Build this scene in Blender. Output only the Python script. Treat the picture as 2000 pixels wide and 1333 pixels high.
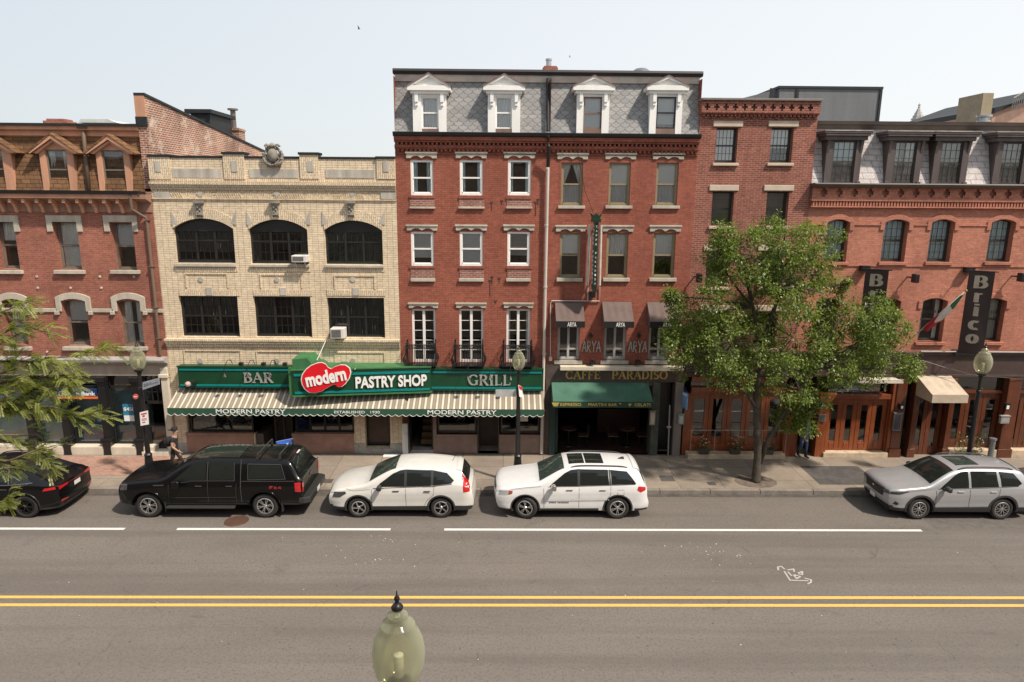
import bpy, math, random
from mathutils import Vector, Matrix, noise
random.seed(7)
S = bpy.context.scene
C = S.collection
rad = math.radians
for o in list(bpy.data.objects): bpy.data.objects.remove(o)
# ---------------- camera, sky, sun, exposure
H = 10.05; D = 25.3; FPX = 1333.3
cam = bpy.data.objects.new('camera', bpy.data.cameras.new('camera')); C.objects.link(cam)
CM = Matrix.Rotation(rad(-0.7), 3, 'Z') @ Matrix.Rotation(rad(78), 3, 'X') @ Matrix.Rotation(rad(.45), 3, 'Z')
cam.matrix_world = Matrix.Translation((0, 0, H)) @ CM.to_4x4()
cam.data.lens = 24; cam.data.sensor_width = 36; cam.data.clip_end = 2000; cam.data.clip_start = .1
S.camera = cam
SUN = Vector((1.35, -1, 2.3)).normalized()
w = bpy.data.worlds.new("World"); S.world = w; w.use_nodes = True
nt = w.node_tree; bg = nt.nodes['Background']
sky = nt.nodes.new('ShaderNodeTexSky'); sky.sky_type = 'NISHITA'; sky.sun_disc = False
sky.sun_elevation = math.asin(SUN.z); sky.sun_rotation = math.atan2(SUN.x, SUN.y)
sky.air_density = 1.4; sky.dust_density = 1.5; sky.ozone_density = 1.0; sky.altitude = 10
# thin smoke haze veils the blue: the sky texture is mixed with a pale, slightly uneven haze colour
tc = nt.nodes.new('ShaderNodeTexCoord'); dp = nt.nodes.new('ShaderNodeVectorMath'); dp.operation = 'DOT_PRODUCT'
dp.inputs[1].default_value = (.75, .25, .1); nt.links.new(tc.outputs['Generated'], dp.inputs[0])
cr_ = nt.nodes.new('ShaderNodeMapRange'); nt.links.new(dp.outputs['Value'], cr_.inputs[0])
for i_, v_ in enumerate((-.4, .7, 0, 1)): cr_.inputs[i_+1].default_value = v_
hz_ = nt.nodes.new('ShaderNodeMix'); hz_.data_type = 'RGBA'; nt.links.new(cr_.outputs[0], hz_.inputs[0])
hz_.inputs[6].default_value = (3.6, 3.9, 4.2, 1); hz_.inputs[7].default_value = (5.2, 5.3, 5.4, 1)
mx_ = nt.nodes.new('ShaderNodeMix'); mx_.data_type = 'RGBA'; mx_.inputs[0].default_value = .9
nt.links.new(sky.outputs[0], mx_.inputs[6]); nt.links.new(hz_.outputs[2], mx_.inputs[7])
nt.links.new(mx_.outputs[2], bg.inputs[0]); bg.inputs[1].default_value = .14
sl = bpy.data.lights.new('sun', 'SUN'); sl.energy = 4.2; sl.angle = rad(3); sl.color = (1, .89, .76)
so = bpy.data.objects.new('sun', sl); C.objects.link(so); so.rotation_euler = SUN.to_track_quat('Z', 'Y').to_euler()
S.view_settings.view_transform = 'Standard'; S.view_settings.look = 'None'
S.view_settings.exposure = .42; S.view_settings.gamma = 1
S.render.engine = 'CYCLES'
S.cycles.max_bounces = 6; S.cycles.transparent_max_bounces = 12

# ---------------- pixel helpers: a point of the photograph onto a real plane
def ray(px, py): return CM @ Vector(((px-1000)/FPX, -(py-666.5)/FPX, -1))
def onY(px, py, Y=D):
    d = ray(px, py); t = Y/d.y; return Vector((d.x*t, Y, H+d.z*t))
def onZ(px, py, Z=0):
    d = ray(px, py); t = (Z-H)/d.z; return Vector((d.x*t, d.y*t, Z))
def X(px, py, Y=D): return onY(px, py, Y).x
def Z(px, py, Y=D): return onY(px, py, Y).z

# ---------------- mesh helper
class MB:
    def __init__(s): s.v = []; s.f = []; s.m = []
    def face(s, pts, m=0):
        n = len(s.v); s.v += [tuple(p) for p in pts]; s.f.append(tuple(range(n, n+len(pts)))); s.m.append(m)
    def box(s, x0, x1, y0, y1, z0, z1, m=0):
        if x0 > x1: x0, x1 = x1, x0
        if y0 > y1: y0, y1 = y1, y0
        if z0 > z1: z0, z1 = z1, z0
        n = len(s.v)
        s.v += [(x, y, z) for z in (z0, z1) for y in (y0, y1) for x in (x0, x1)]
        for q in ((0,2,3,1), (4,5,7,6), (0,1,5,4), (2,6,7,3), (0,4,6,2), (1,3,7,5)):
            s.f.append(tuple(n+i for i in q)); s.m.append(m)
        return s
    def prism(s, pts, a, b, ax='y', m=0):
        # pts: 2d outline; ax: the axis it is extruded along
        def P(p, t):
            return (p[0], t, p[1]) if ax == 'y' else (t, p[0], p[1]) if ax == 'x' else (p[0], p[1], t)
        n = len(s.v); k = len(pts)
        s.v += [P(p, a) for p in pts] + [P(p, b) for p in pts]
        s.f.append(tuple(range(n, n+k))); s.m.append(m)
        s.f.append(tuple(range(n+2*k-1, n+k-1, -1))); s.m.append(m)
        for i in range(k):
            j = (i+1) % k
            s.f.append((n+i, n+k+i, n+k+j, n+j)); s.m.append(m)
        return s
    def tube(s, pts, r, n=8, m=0, cap=True):
        pts = [Vector(p) for p in pts]; R = r if isinstance(r, (list, tuple)) else [r]*len(pts)
        base = len(s.v); up = None
        for i, p in enumerate(pts):
            d = (pts[min(i+1, len(pts)-1)] - pts[max(i-1, 0)])
            if d.length < 1e-9: d = Vector((0, 0, 1))
            d.normalize()
            if up is None: up = Vector((0, 0, 1)) if abs(d.z) < .9 else Vector((1, 0, 0))
            a = d.cross(up)
            if a.length < 1e-6: a = d.cross(Vector((1, .3, 0)))
            a.normalize(); b = d.cross(a); up = -b if False else up
            for k in range(n):
                t = 2*math.pi*k/n
                s.v.append(tuple(p + (a*math.cos(t) + b*math.sin(t))*R[i]))
        for i in range(len(pts)-1):
            for k in range(n):
                j = (k+1) % n
                s.f.append((base+i*n+k, base+i*n+j, base+(i+1)*n+j, base+(i+1)*n+k)); s.m.append(m)
        if cap:
            s.f.append(tuple(base+k for k in range(n-1, -1, -1))); s.m.append(m)
            s.f.append(tuple(base+(len(pts)-1)*n+k for k in range(n))); s.m.append(m)
        return s
    def lathe(s, prof, c=(0, 0, 0), n=24, m=0, ax='z'):
        base = len(s.v)
        for (r, h) in prof:
            for k in range(n):
                t = 2*math.pi*k/n; a, b = r*math.cos(t), r*math.sin(t)
                s.v.append((c[0]+a, c[1]+b, c[2]+h) if ax == 'z' else (c[0]+a, c[1]+h, c[2]+b) if ax == 'y' else (c[0]+h, c[1]+a, c[2]+b))
        for i in range(len(prof)-1):
            for k in range(n):
                j = (k+1) % n
                q = (base+i*n+k, base+i*n+j, base+(i+1)*n+j, base+(i+1)*n+k)
                s.f.append(q if ax != 'y' else q[::-1]); s.m.append(m)
        return s
    def split(s, name, mats, parent, **k):
        # one object per piece: pieces whose boxes touch belong together
        par = list(range(len(s.v)))
        def find(a):
            while par[a] != a: par[a] = par[par[a]]; a = par[a]
            return a
        for f in s.f:
            for i in f[1:]: par[find(i)] = find(f[0])
        comps = {}
        for fi, f in enumerate(s.f): comps.setdefault(find(f[0]), []).append(fi)
        groups = []
        for fs in comps.values():
            vs = [s.v[i] for fi in fs for i in s.f[fi]]
            lo = [min(v[a] for v in vs)-.012 for a in range(3)]; hi = [max(v[a] for v in vs)+.012 for a in range(3)]
            hit = [g for g in groups if all(g[0][a] <= hi[a] and g[1][a] >= lo[a] for a in range(3))]
            ng = [lo, hi, list(fs)]
            for g in hit:
                ng[0] = [min(a, c) for a, c in zip(ng[0], g[0])]; ng[1] = [max(a, c) for a, c in zip(ng[1], g[1])]; ng[2] += g[2]; groups.remove(g)
            groups.append(ng)
        out = []
        for g in groups:
            q = MB(); mp = {}
            for fi in g[2]:
                ff = []
                for i in s.f[fi]:
                    if i not in mp: mp[i] = len(q.v); q.v.append(s.v[i])
                    ff.append(mp[i])
                q.f.append(tuple(ff)); q.m.append(s.m[fi])
            out.append(q.build_(name, mats, parent, **k))
        return out
    def build(s, name, mats, parent=None, smooth=False, bevel=0, local=False, origin=None):
        if name in SPLIT and parent is not None: return s.split(name, mats, parent, smooth=smooth, bevel=bevel, local=local)
        return s.build_(name, mats, parent, smooth, bevel, local, origin)
    def build_(s, name, mats, parent=None, smooth=False, bevel=0, local=False, origin=None):
        if not isinstance(mats, (list, tuple)): mats = [mats]
        if parent is not None: org = Vector(parent.get('_o', (0, 0, 0)))
        else: org = Vector(origin) if origin is not None else Vector((0, 0, 0))
        if local: org = Vector((0, 0, 0))
        me = bpy.data.meshes.new(name)
        me.from_pydata([(x-org.x, y-org.y, z-org.z) for x, y, z in s.v], [], s.f)
        for mt in mats: me.materials.append(mt)
        if len(mats) > 1: me.polygons.foreach_set('material_index', s.m)
        if smooth: me.polygons.foreach_set('use_smooth', [True]*len(s.f))
        me.update()
        o = bpy.data.objects.new(name, me); C.objects.link(o)
        if parent is not None:
            o.parent = parent
            if not local: o['_o'] = tuple(org)
        elif not local:
            o.location = org; o['_o'] = tuple(org)
        if bevel:
            b = o.modifiers.new('bevel', 'BEVEL'); b.width = bevel; b.segments = 2; b.limit_method = 'ANGLE'; b.angle_limit = rad(40)
        return o

SPLIT = {'iron_column', 'stone_panel', 'stall_riser', 'wooden_pillar', 'tie_plate', 'keystone', 'raised_panel', 'apron_panel', 'brick_apron', 'string_course', 'anchor_iron', 'soldier_course', 'cornice_bracket', 'mud_flap', 'stone_pillar', 'pilaster', 'granite_base', 'teal_band', 'door_post', 'shopfront_frame', 'running_board', 'roof_glass', 'sunroof', 'hood', 'window_trim', 'door_seam', 'side_tube', 'front_window', 'rear_side_window', 'quarter_window', 'canopy_window', 'wheel_arch_trim', 'edge_trim', 'reflector', 'wheel_arch_trim', 'side_panel', 'apron', 'support_rod', 'guy'}
def fixnormals(o):
    import bmesh
    if isinstance(o, list):
        for q in o: fixnormals(q)
        return
    bm = bmesh.new(); bm.from_mesh(o.data); bmesh.ops.remove_doubles(bm, verts=bm.verts, dist=1e-5)
    bmesh.ops.recalc_face_normals(bm, faces=bm.faces); bm.to_mesh(o.data); bm.free()

def thing(name, label, cat, loc=(0, 0, 0), rz=0, group=None):
    o = bpy.data.objects.new(name, None); C.objects.link(o); o.location = loc; o.rotation_euler.z = rz
    o.empty_display_size = .2
    o['_o'] = tuple(loc); tag(o, label, cat, group); return o
def tag(o, label=None, cat=None, group=None, kind=None):
    if label: o['label'] = label
    if cat: o['category'] = cat
    if group: o['group'] = group
    if kind: o['kind'] = kind
    return o
def copytree(o, parent=None):
    c = o.copy(); C.objects.link(c); c.parent = parent
    for ch in list(o.children): copytree(ch, c)
    return c

# ---------------- materials
MC = {}
def lin(c): return tuple((x/12.92 if x <= .04045 else ((x+.055)/1.055)**2.4) for x in c)
def new(name):
    m = bpy.data.materials.new(name); m.use_nodes = True; t = m.node_tree
    return m, t, t.nodes['Principled BSDF']
def N(t, ty, **k):
    n = t.nodes.new(ty)
    for a, b in k.items():
        if a.startswith('i_'):
            n.inputs[a[2:].replace('_', ' ')].default_value = b
        else: setattr(n, a, b)
    return n
def math_(t, op, a, b=None, c=None):
    n = t.nodes.new('ShaderNodeMath'); n.operation = op
    for i, x in enumerate((a, b, c)):
        if x is None: continue
        if isinstance(x, (int, float)): n.inputs[i].default_value = x
        else: t.links.new(x, n.inputs[i])
    return n.outputs[0]
def mixc(t, fac, a, b, mode='MIX'):
    n = t.nodes.new('ShaderNodeMix'); n.data_type = 'RGBA'; n.blend_type = mode
    for s_, x in ((n.inputs[0], fac), (n.inputs[6], a), (n.inputs[7], b)):
        if isinstance(x, (int, float)): s_.default_value = x
        elif isinstance(x, tuple): s_.default_value = (*x[:3], 1)
        else: t.links.new(x, s_)
    return n.outputs[2]
def wpos(t, obj=False):
    if obj: return t.nodes.new('ShaderNodeTexCoord').outputs['Object']
    return t.nodes.new('ShaderNodeNewGeometry').outputs['Position']
def noise_(t, vec, scale, detail=3, rough=.55, dist=0):
    n = N(t, 'ShaderNodeTexNoise'); n.inputs['Scale'].default_value = scale; n.inputs['Detail'].default_value = detail
    n.inputs['Roughness'].default_value = rough; n.inputs['Distortion'].default_value = dist
    t.links.new(vec, n.inputs['Vector']); return n.outputs[0]
def maprange(t, v, a, b, c, d):
    n = N(t, 'ShaderNodeMapRange'); t.links.new(v, n.inputs[0])
    for i, x in enumerate((a, b, c, d)): n.inputs[i+1].default_value = x
    return n.outputs[0]
def bump(t, b, h, strength=.3, dist=.02):
    n = N(t, 'ShaderNodeBump'); n.inputs['Strength'].default_value = strength; n.inputs['Distance'].default_value = dist
    t.links.new(h, n.inputs['Height']); t.links.new(n.outputs[0], b.inputs['Normal'])
def sc(c, k): return tuple(min(1, x*k) for x in c)
def mat(name, col, rough=.6, metal=0, var=.18, scale=2.5, bmp=0, bscale=60, spec=.5, coat=0, streak=False, obj=False, fine=.06):
    if name in MC: return MC[name]
    m, t, b = new(name); p = wpos(t, obj)
    if streak:
        mp = N(t, 'ShaderNodeMapping'); mp.inputs['Scale'].default_value = (1, 1, .15); t.links.new(p, mp.inputs[0]); p2 = mp.outputs[0]
    else: p2 = p
    n1 = noise_(t, p2, scale, 5, .6)
    n2 = noise_(t, p, scale*14, 3, .6)
    f = maprange(t, n1, .3, .7, 1-var, 1+var)
    f2 = maprange(t, n2, .3, .7, 1-fine, 1+fine)
    ff = math_(t, 'MULTIPLY', f, f2)
    vm = N(t, 'ShaderNodeVectorMath', operation='SCALE'); vm.inputs[0].default_value = col; t.links.new(ff, vm.inputs['Scale'])
    t.links.new(vm.outputs[0], b.inputs['Base Color'])
    b.inputs['Roughness'].default_value = rough; b.inputs['Metallic'].default_value = metal
    b.inputs['Specular IOR Level'].default_value = spec; b.inputs['Coat Weight'].default_value = coat
    if coat: b.inputs['Coat Roughness'].default_value = .04
    if bmp: bump(t, b, noise_(t, p, bscale, 3), bmp, .01)
    MC[name] = m; return m

def brick(name, c1, c2, mortar, bw=.215, bh=.072, ms=.011, blotch=.18, stain=.35, rough=.85, vertical=False, msm=.2, pale=None, offs=.5):
    if name in MC: return MC[name]
    m, t, b = new(name); p = wpos(t)
    s = N(t, 'ShaderNodeSeparateXYZ'); t.links.new(p, s.inputs[0])
    u = math_(t, 'ADD', s.outputs[0], s.outputs[1])
    cx = N(t, 'ShaderNodeCombineXYZ')
    if vertical: t.links.new(s.outputs[2], cx.inputs[0]); t.links.new(u, cx.inputs[1])
    else: t.links.new(u, cx.inputs[0]); t.links.new(s.outputs[2], cx.inputs[1])
    br = N(t, 'ShaderNodeTexBrick'); t.links.new(cx.outputs[0], br.inputs[0])
    br.offset = offs; br.inputs['Scale'].default_value = 1; br.inputs['Brick Width'].default_value = bw; br.inputs['Row Height'].default_value = bh
    br.inputs['Mortar Size'].default_value = ms; br.inputs['Mortar Smooth'].default_value = msm; br.inputs['Bias'].default_value = -.1
    br.inputs['Color1'].default_value = (*c1, 1); br.inputs['Color2'].default_value = (*c2, 1); br.inputs['Mortar'].default_value = (*mortar, 1)
    big = maprange(t, noise_(t, p, .55, 5, .62), .3, .7, 1-blotch, 1+blotch)
    fine = maprange(t, noise_(t, p, 9, 4, .7), .25, .75, .8, 1.2)
    f = math_(t, 'MULTIPLY', big, fine)
    vm = N(t, 'ShaderNodeVectorMath', operation='SCALE'); t.links.new(br.outputs[0], vm.inputs[0]); t.links.new(f, vm.inputs['Scale'])
    mpc = N(t, 'ShaderNodeMapping'); mpc.inputs['Scale'].default_value = (4, 4, 13) if not vertical else (13, 13, 4); t.links.new(p, mpc.inputs[0])
    cn = maprange(t, noise_(t, mpc.outputs[0], 1.0, 3, .7), .3, .7, .86, 1.14)
    vm2 = N(t, 'ShaderNodeVectorMath', operation='SCALE'); t.links.new(vm.outputs[0], vm2.inputs[0]); t.links.new(cn, vm2.inputs['Scale']); vm = vm2
    # soot runs and washed patches
    mp = N(t, 'ShaderNodeMapping'); mp.inputs['Scale'].default_value = (1, 1, .22); t.links.new(p, mp.inputs[0])
    st = maprange(t, noise_(t, mp.outputs[0], 1.6, 6, .7, .4), .52, .72, 0, stain)
    col = mixc(t, st, vm.outputs[0], sc(c1, .42))
    if pale:
        pf = maprange(t, noise_(t, p, 1.3, 8, .75, .3), .55, .66, 0, pale); col = mixc(t, pf, col, (.62, .52, .42))
    t.links.new(col, b.inputs['Base Color']); b.inputs['Roughness'].default_value = rough; b.inputs['Specular IOR Level'].default_value = .25
    inv = math_(t, 'SUBTRACT', 1.0, br.outputs['Fac'])
    bump(t, b, inv, .5, .008)
    MC[name] = m; return m

def slate_scallop():
    m, t, b = new('slate_scallop'); p = wpos(t); s = N(t, 'ShaderNodeSeparateXYZ'); t.links.new(p, s.inputs[0])
    Wd, Hh = .33, .14
    v = math_(t, 'DIVIDE', s.outputs[2], Hh); row = math_(t, 'FLOOR', v); fv = math_(t, 'SUBTRACT', v, row)
    odd = math_(t, 'MULTIPLY', math_(t, 'MODULO', row, 2.0), .5)
    u = math_(t, 'ADD', math_(t, 'DIVIDE', s.outputs[0], Wd), odd); fl = math_(t, 'FLOOR', u); fu = math_(t, 'SUBTRACT', math_(t, 'SUBTRACT', u, fl), .5)
    dx = math_(t, 'MULTIPLY', fu, Wd); dz = math_(t, 'MULTIPLY', math_(t, 'SUBTRACT', 1.0, fv), .165)
    d = math_(t, 'SQRT', math_(t, 'ADD', math_(t, 'MULTIPLY', dx, dx), math_(t, 'MULTIPLY', dz, dz)))
    ins = math_(t, 'LESS_THAN', d, .168)
    edge = math_(t, 'MULTIPLY', math_(t, 'GREATER_THAN', d, .152), math_(t, 'LESS_THAN', d, .182))
    cid = N(t, 'ShaderNodeCombineXYZ'); t.links.new(math_(t, 'ADD', fl, math_(t, 'MULTIPLY', ins, 31.0)), cid.inputs[0]); t.links.new(row, cid.inputs[1])
    wn = N(t, 'ShaderNodeTexWhiteNoise', noise_dimensions='2D'); t.links.new(cid.outputs[0], wn.inputs[0])
    col = mixc(t, wn.outputs[0], (.19, .185, .18), (.29, .28, .27))
    n = maprange(t, noise_(t, p, .9, 4), .35, .65, 0, 1); col = mixc(t, math_(t, 'MULTIPLY', n, .5), col, (.24, .255, .265))
    col = mixc(t, math_(t, 'MULTIPLY', edge, .75), col, (.09, .09, .09))
    t.links.new(col, b.inputs['Base Color']); b.inputs['Roughness'].default_value = .55
    bump(t, b, math_(t, 'MULTIPLY', ins, 1.0), .4, .01); return m

def glassmat(name, tint=(.75, .8, .8), base=.06, rough=.02, wav=.03):
    if name in MC: return MC[name]
    m, t, b = new(name); t.nodes.remove(b); out = t.nodes['Material Output']
    tr = N(t, 'ShaderNodeBsdfTransparent'); tr.inputs[0].default_value = (*tint, 1)
    gl = N(t, 'ShaderNodeBsdfGlossy'); gl.inputs['Roughness'].default_value = rough
    fr = N(t, 'ShaderNodeFresnel'); fr.inputs[0].default_value = 1.52
    f = math_(t, 'ADD', math_(t, 'MULTIPLY', fr.outputs[0], 1.2), base)
    mx = N(t, 'ShaderNodeMixShader'); t.links.new(f, mx.inputs[0]); t.links.new(tr.outputs[0], mx.inputs[1]); t.links.new(gl.outputs[0], mx.inputs[2])
    if wav:
        bu = N(t, 'ShaderNodeBump'); bu.inputs['Strength'].default_value = wav; bu.inputs['Distance'].default_value = .05
        t.links.new(noise_(t, wpos(t), 2.2, 1), bu.inputs['Height'])
        t.links.new(bu.outputs[0], gl.inputs['Normal']); t.links.new(bu.outputs[0], fr.inputs['Normal'])
    t.links.new(mx.outputs[0], out.inputs[0]); MC[name] = m; return m

def wood(name, c, k=.55, rough=.32):
    if name in MC: return MC[name]
    m, t, b = new(name); p = wpos(t)
    mp = N(t, 'ShaderNodeMapping'); mp.inputs['Scale'].default_value = (1, 1, .12); t.links.new(p, mp.inputs[0])
    n = noise_(t, mp.outputs[0], 9, 7, .7, 1.2); n2 = noise_(t, p, .8, 3)
    col = mixc(t, maprange(t, n, .3, .7, 0, 1), sc(c, k), sc(c, 1.25))
    col = mixc(t, maprange(t, n2, .4, .7, 0, .6), col, sc(c, .5))
    t.links.new(col, b.inputs['Base Color']); b.inputs['Roughness'].default_value = rough; b.inputs['Coat Weight'].default_value = .25
    bump(t, b, n, .1, .01); MC[name] = m; return m

def asphalt():
    m, t, b = new('asphalt'); p = wpos(t)
    mp = N(t, 'ShaderNodeMapping'); mp.inputs['Scale'].default_value = (.22, 1, 1); t.links.new(p, mp.inputs[0])
    lane = noise_(t, mp.outputs[0], .55, 5, .6); blot = noise_(t, p, .7, 6, .65, .3); fine = noise_(t, p, 38, 3, .8); mid = noise_(t, p, 9, 4, .7)
    col = mixc(t, maprange(t, lane, .35, .65, 0, 1), (.140, .122, .106), (.180, .158, .138))
    col = mixc(t, maprange(t, blot, .5, .75, 0, .4), col, (.105, .092, .081))
    col = mixc(t, maprange(t, fine, .33, .68, 0, .55), col, (.088, .080, .074))
    col = mixc(t, maprange(t, fine, .58, .8, 0, .5), col, (.34, .31, .285))
    col = mixc(t, maprange(t, mid, .3, .7, 0, .3), col, (.22, .195, .172))
    g2 = noise_(t, p, 18, 2, .5); col = mixc(t, maprange(t, g2, .48, .68, 0, .62), col, (.085, .077, .07))
    mp2 = N(t, 'ShaderNodeMapping'); mp2.inputs['Scale'].default_value = (.03, 1, 1); t.links.new(p, mp2.inputs[0])
    trk = noise_(t, mp2.outputs[0], 1.3, 3, .5); col = mixc(t, maprange(t, trk, .5, .62, 0, .35), col, (.09, .078, .070))
    b2n = noise_(t, p, 1.7, 4, .7, .6); col = mixc(t, maprange(t, b2n, .60, .72, 0, .4), col, (.085, .074, .066))
    vo2 = N(t, 'ShaderNodeTexVoronoi'); vo2.feature = 'DISTANCE_TO_EDGE'; vo2.inputs['Scale'].default_value = .16
    vd = N(t, 'ShaderNodeVectorMath', operation='ADD'); nz = N(t, 'ShaderNodeTexNoise'); nz.inputs['Scale'].default_value = .9; nz.inputs['Detail'].default_value = 6; t.links.new(p, nz.inputs['Vector']); t.links.new(p, vd.inputs[0]); t.links.new(nz.outputs['Color'], vd.inputs[1]); t.links.new(vd.outputs[0], vo2.inputs['Vector'])
    ck = math_(t, 'MULTIPLY', math_(t, 'LESS_THAN', vo2.outputs['Distance'], .0028), maprange(t, blot, .5, .6, 0, .3)); col = mixc(t, ck, col, (.05, .045, .04))
    # small oil drops
    vo = N(t, 'ShaderNodeTexVoronoi'); vo.inputs['Scale'].default_value = 2.3; vo.inputs['Randomness'].default_value = 1; t.links.new(p, vo.inputs['Vector'])
    sp = math_(t, 'LESS_THAN', vo.outputs['Distance'], .055); col = mixc(t, math_(t, 'MULTIPLY', sp, .65), col, (.04, .036, .034))
    t.links.new(col, b.inputs['Base Color']); b.inputs['Roughness'].default_value = .82; b.inputs['Specular IOR Level'].default_value = .3
    bump(t, b, fine, .35, .01); return m

def paving(name, c1, c2, w_, h_, ms, mortar, offs=0, big=.2):
    m, t, b = new(name); p = wpos(t)
    br = N(t, 'ShaderNodeTexBrick'); t.links.new(p, br.inputs[0]); br.offset = offs
    br.inputs['Scale'].default_value = 1; br.inputs['Brick Width'].default_value = w_; br.inputs['Row Height'].default_value = h_
    br.inputs['Mortar Size'].default_value = ms; br.inputs['Mortar Smooth'].default_value = .3
    br.inputs['Color1'].default_value = (*c1, 1); br.inputs['Color2'].default_value = (*c2, 1); br.inputs['Mortar'].default_value = (*mortar, 1)
    f = math_(t, 'MULTIPLY', maprange(t, noise_(t, p, .8, 6, .65, .3), .3, .7, 1-big, 1+big), maprange(t, noise_(t, p, 22, 4, .7), .3, .7, .86, 1.14))
    vm = N(t, 'ShaderNodeVectorMath', operation='SCALE'); t.links.new(br.outputs[0], vm.inputs[0]); t.links.new(f, vm.inputs['Scale'])
    vo = N(t, 'ShaderNodeTexVoronoi'); vo.inputs['Scale'].default_value = 1.7; t.links.new(p, vo.inputs['Vector'])
    sp = math_(t, 'LESS_THAN', vo.outputs['Distance'], .06); col = mixc(t, math_(t, 'MULTIPLY', sp, .5), vm.outputs[0], (.06, .055, .05))
    t.links.new(col, b.inputs['Base Color']); b.inputs['Roughness'].default_value = .85
    bump(t, b, math_(t, 'SUBTRACT', 1.0, br.outputs['Fac']), .3, .006); return m

def worn_paint(name, col, under=(.15, .14, .13), amt=.6):
    m, t, b = new(name); p = wpos(t)
    n = noise_(t, p, 16, 6, .8); n2 = noise_(t, p, 2.0, 3, .6)
    f = math_(t, 'MULTIPLY', maprange(t, n, .52, .68, 0, 1), maprange(t, n2, .35, .65, .2, 1))
    t.links.new(mixc(t, math_(t, 'MULTIPLY', f, amt), col, under), b.inputs['Base Color']); b.inputs['Roughness'].default_value = .7; return m

ASPH = asphalt()
CONC = paving('sidewalk_concrete', (.25, .206, .163), (.21, .175, .14), 1.55, 1.2, .012, (.10, .09, .08))
PAVB = paving('paving_brick', (.26, .12, .085), (.36, .19, .14), .21, .105, .012, (.30, .25, .2), .5)
GRAN = mat('granite', (.33, .31, .285), .75, var=.2, fine=.2, bmp=.2)
KERB = mat('kerb_granite', (.20, .175, .15), .8, var=.25, fine=.25)
LIME = mat('limestone', (.43, .39, .32), .8, var=.22, scale=3, fine=.15, bmp=.15, streak=True)
LIMEW = mat('limestone_cream', (.56, .50, .40), .8, var=.15, fine=.1, streak=True)
BROWNST = mat('brownstone', (.20, .13, .105), .8, var=.25, bmp=.2, streak=True)
DARKST = mat('dark_stone', (.115, .10, .085), .75, var=.3, bmp=.1, streak=True)
WHITE = mat('white_paint', (.80, .79, .76), .45, var=.06, streak=True)
OFFW = mat('offwhite_frame', (.66, .65, .62), .5, var=.1)
BROWNF = mat('brown_frame', (.20, .165, .115), .5, var=.15)
DKBROWN = mat('dark_brown_paint', (.075, .058, .05), .5, var=.2)
BLACKF = mat('black_frame', (.018, .018, .018), .4, var=.2)
BLACKM = mat('black_metal', (.012, .012, .013), .38, var=.25, fine=.2)
GUTTER = mat('gutter_dark', (.012, .012, .013), .6, var=.3)
GREYP = mat('grey_paint', (.30, .29, .28), .5, var=.15)
TRIMOR = mat('salmon_trim', (.52, .27, .17), .65, var=.18, streak=True, fine=.12)
TRIMDK = mat('weathered_trim', (.30, .17, .12), .7, var=.3, streak=True)
CONDUIT = mat('pale_pipe', (.52, .47, .42), .5, var=.18, streak=True)
PIPEBR = mat('brown_pipe', (.15, .105, .075), .5, var=.2, streak=True)
COPPERTOP = mat('roof_felt', (.11, .11, .115), .85, var=.3, bmp=.2)
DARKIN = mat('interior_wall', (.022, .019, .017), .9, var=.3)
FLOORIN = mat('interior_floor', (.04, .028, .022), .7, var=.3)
CURT = mat('curtain_fabric', (.80, .79, .75), .9, var=.1)
CURTB = mat('curtain_blue', (.60, .74, .76), .9, var=.1)
CURTG = mat('curtain_green', (.42, .50, .38), .9, var=.1)
BLIND = mat('blind_grey', (.62, .63, .62), .8, var=.06)
BLINDW = mat('blind_white', (.87, .86, .83), .8, var=.05)
GLASS = glassmat('window_glass', (.97, .99, .99), .11)
GLASSD = glassmat('dark_screen_glass', (.35, .37, .38), .03)
SHOPG = glassmat('shop_glass', (.72, .78, .8), .10)
GREEN = mat('sign_green', (.006, .052, .022), .38, var=.18, scale=1.5)
GREENL = mat('sign_green_side', (.045, .16, .06), .5, var=.2)
TEAL = mat('sign_teal', (.0, .20, .20), .3, var=.1)
RED = mat('sign_red', (.62, .008, .018), .35, var=.08)
SIGNW = mat('sign_white', (.78, .78, .76), .4, var=.05)
SILVER = mat('silver_letter', (.40, .41, .38), .4, .3, var=.12)
GOLD = mat('gold_letter', (.44, .32, .09), .4, .2, var=.2)
B_RED1 = brick('brick_red_left', (.34, .108, .072), (.262, .082, .056), (.27, .17, .13), blotch=.2)
B_RED3 = brick('brick_red_middle', (.315, .100, .064), (.26, .083, .054), (.15, .068, .052), ms=.007, blotch=.14, stain=.3)
B_RED4 = brick('brick_red_cafe', (.315, .098, .064), (.262, .080, .053), (.20, .09, .07), ms=.007, blotch=.17, stain=.4)
B_RED5 = brick('brick_plum', (.285, .085, .056), (.19, .056, .04), (.30, .20, .16), ms=.011, blotch=.18)
B_RED6 = brick('brick_red_right', (.47, .182, .122), (.395, .15, .10), (.30, .17, .125), ms=.008, blotch=.14)
B_SOLD = brick('brick_soldier', (.30, .09, .058), (.24, .068, .045), (.17, .08, .06), bw=.215, bh=.07, vertical=True)
B_OLD = brick('brick_party_wall', (.30, .09, .052), (.20, .075, .05), (.46, .37, .29), bw=.22, bh=.08, ms=.018, blotch=.4, stain=.25, pale=.85)
B_CREAM = brick('brick_cream', (.70, .575, .415), (.64, .525, .375), (.36, .29, .205), bw=.21, bh=.082, ms=.008, blotch=.08, stain=.15, offs=0)
B_CREAMV = brick('brick_cream_soldier', (.71, .585, .42), (.645, .53, .38), (.34, .275, .195), bw=.21, bh=.07, ms=.009, blotch=.1, stain=.3, vertical=True)
SHING = brick('shingle_brown', (.215, .115, .055), (.145, .078, .042), (.045, .028, .018), bw=.32, bh=.15, ms=.01, blotch=.25)
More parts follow.
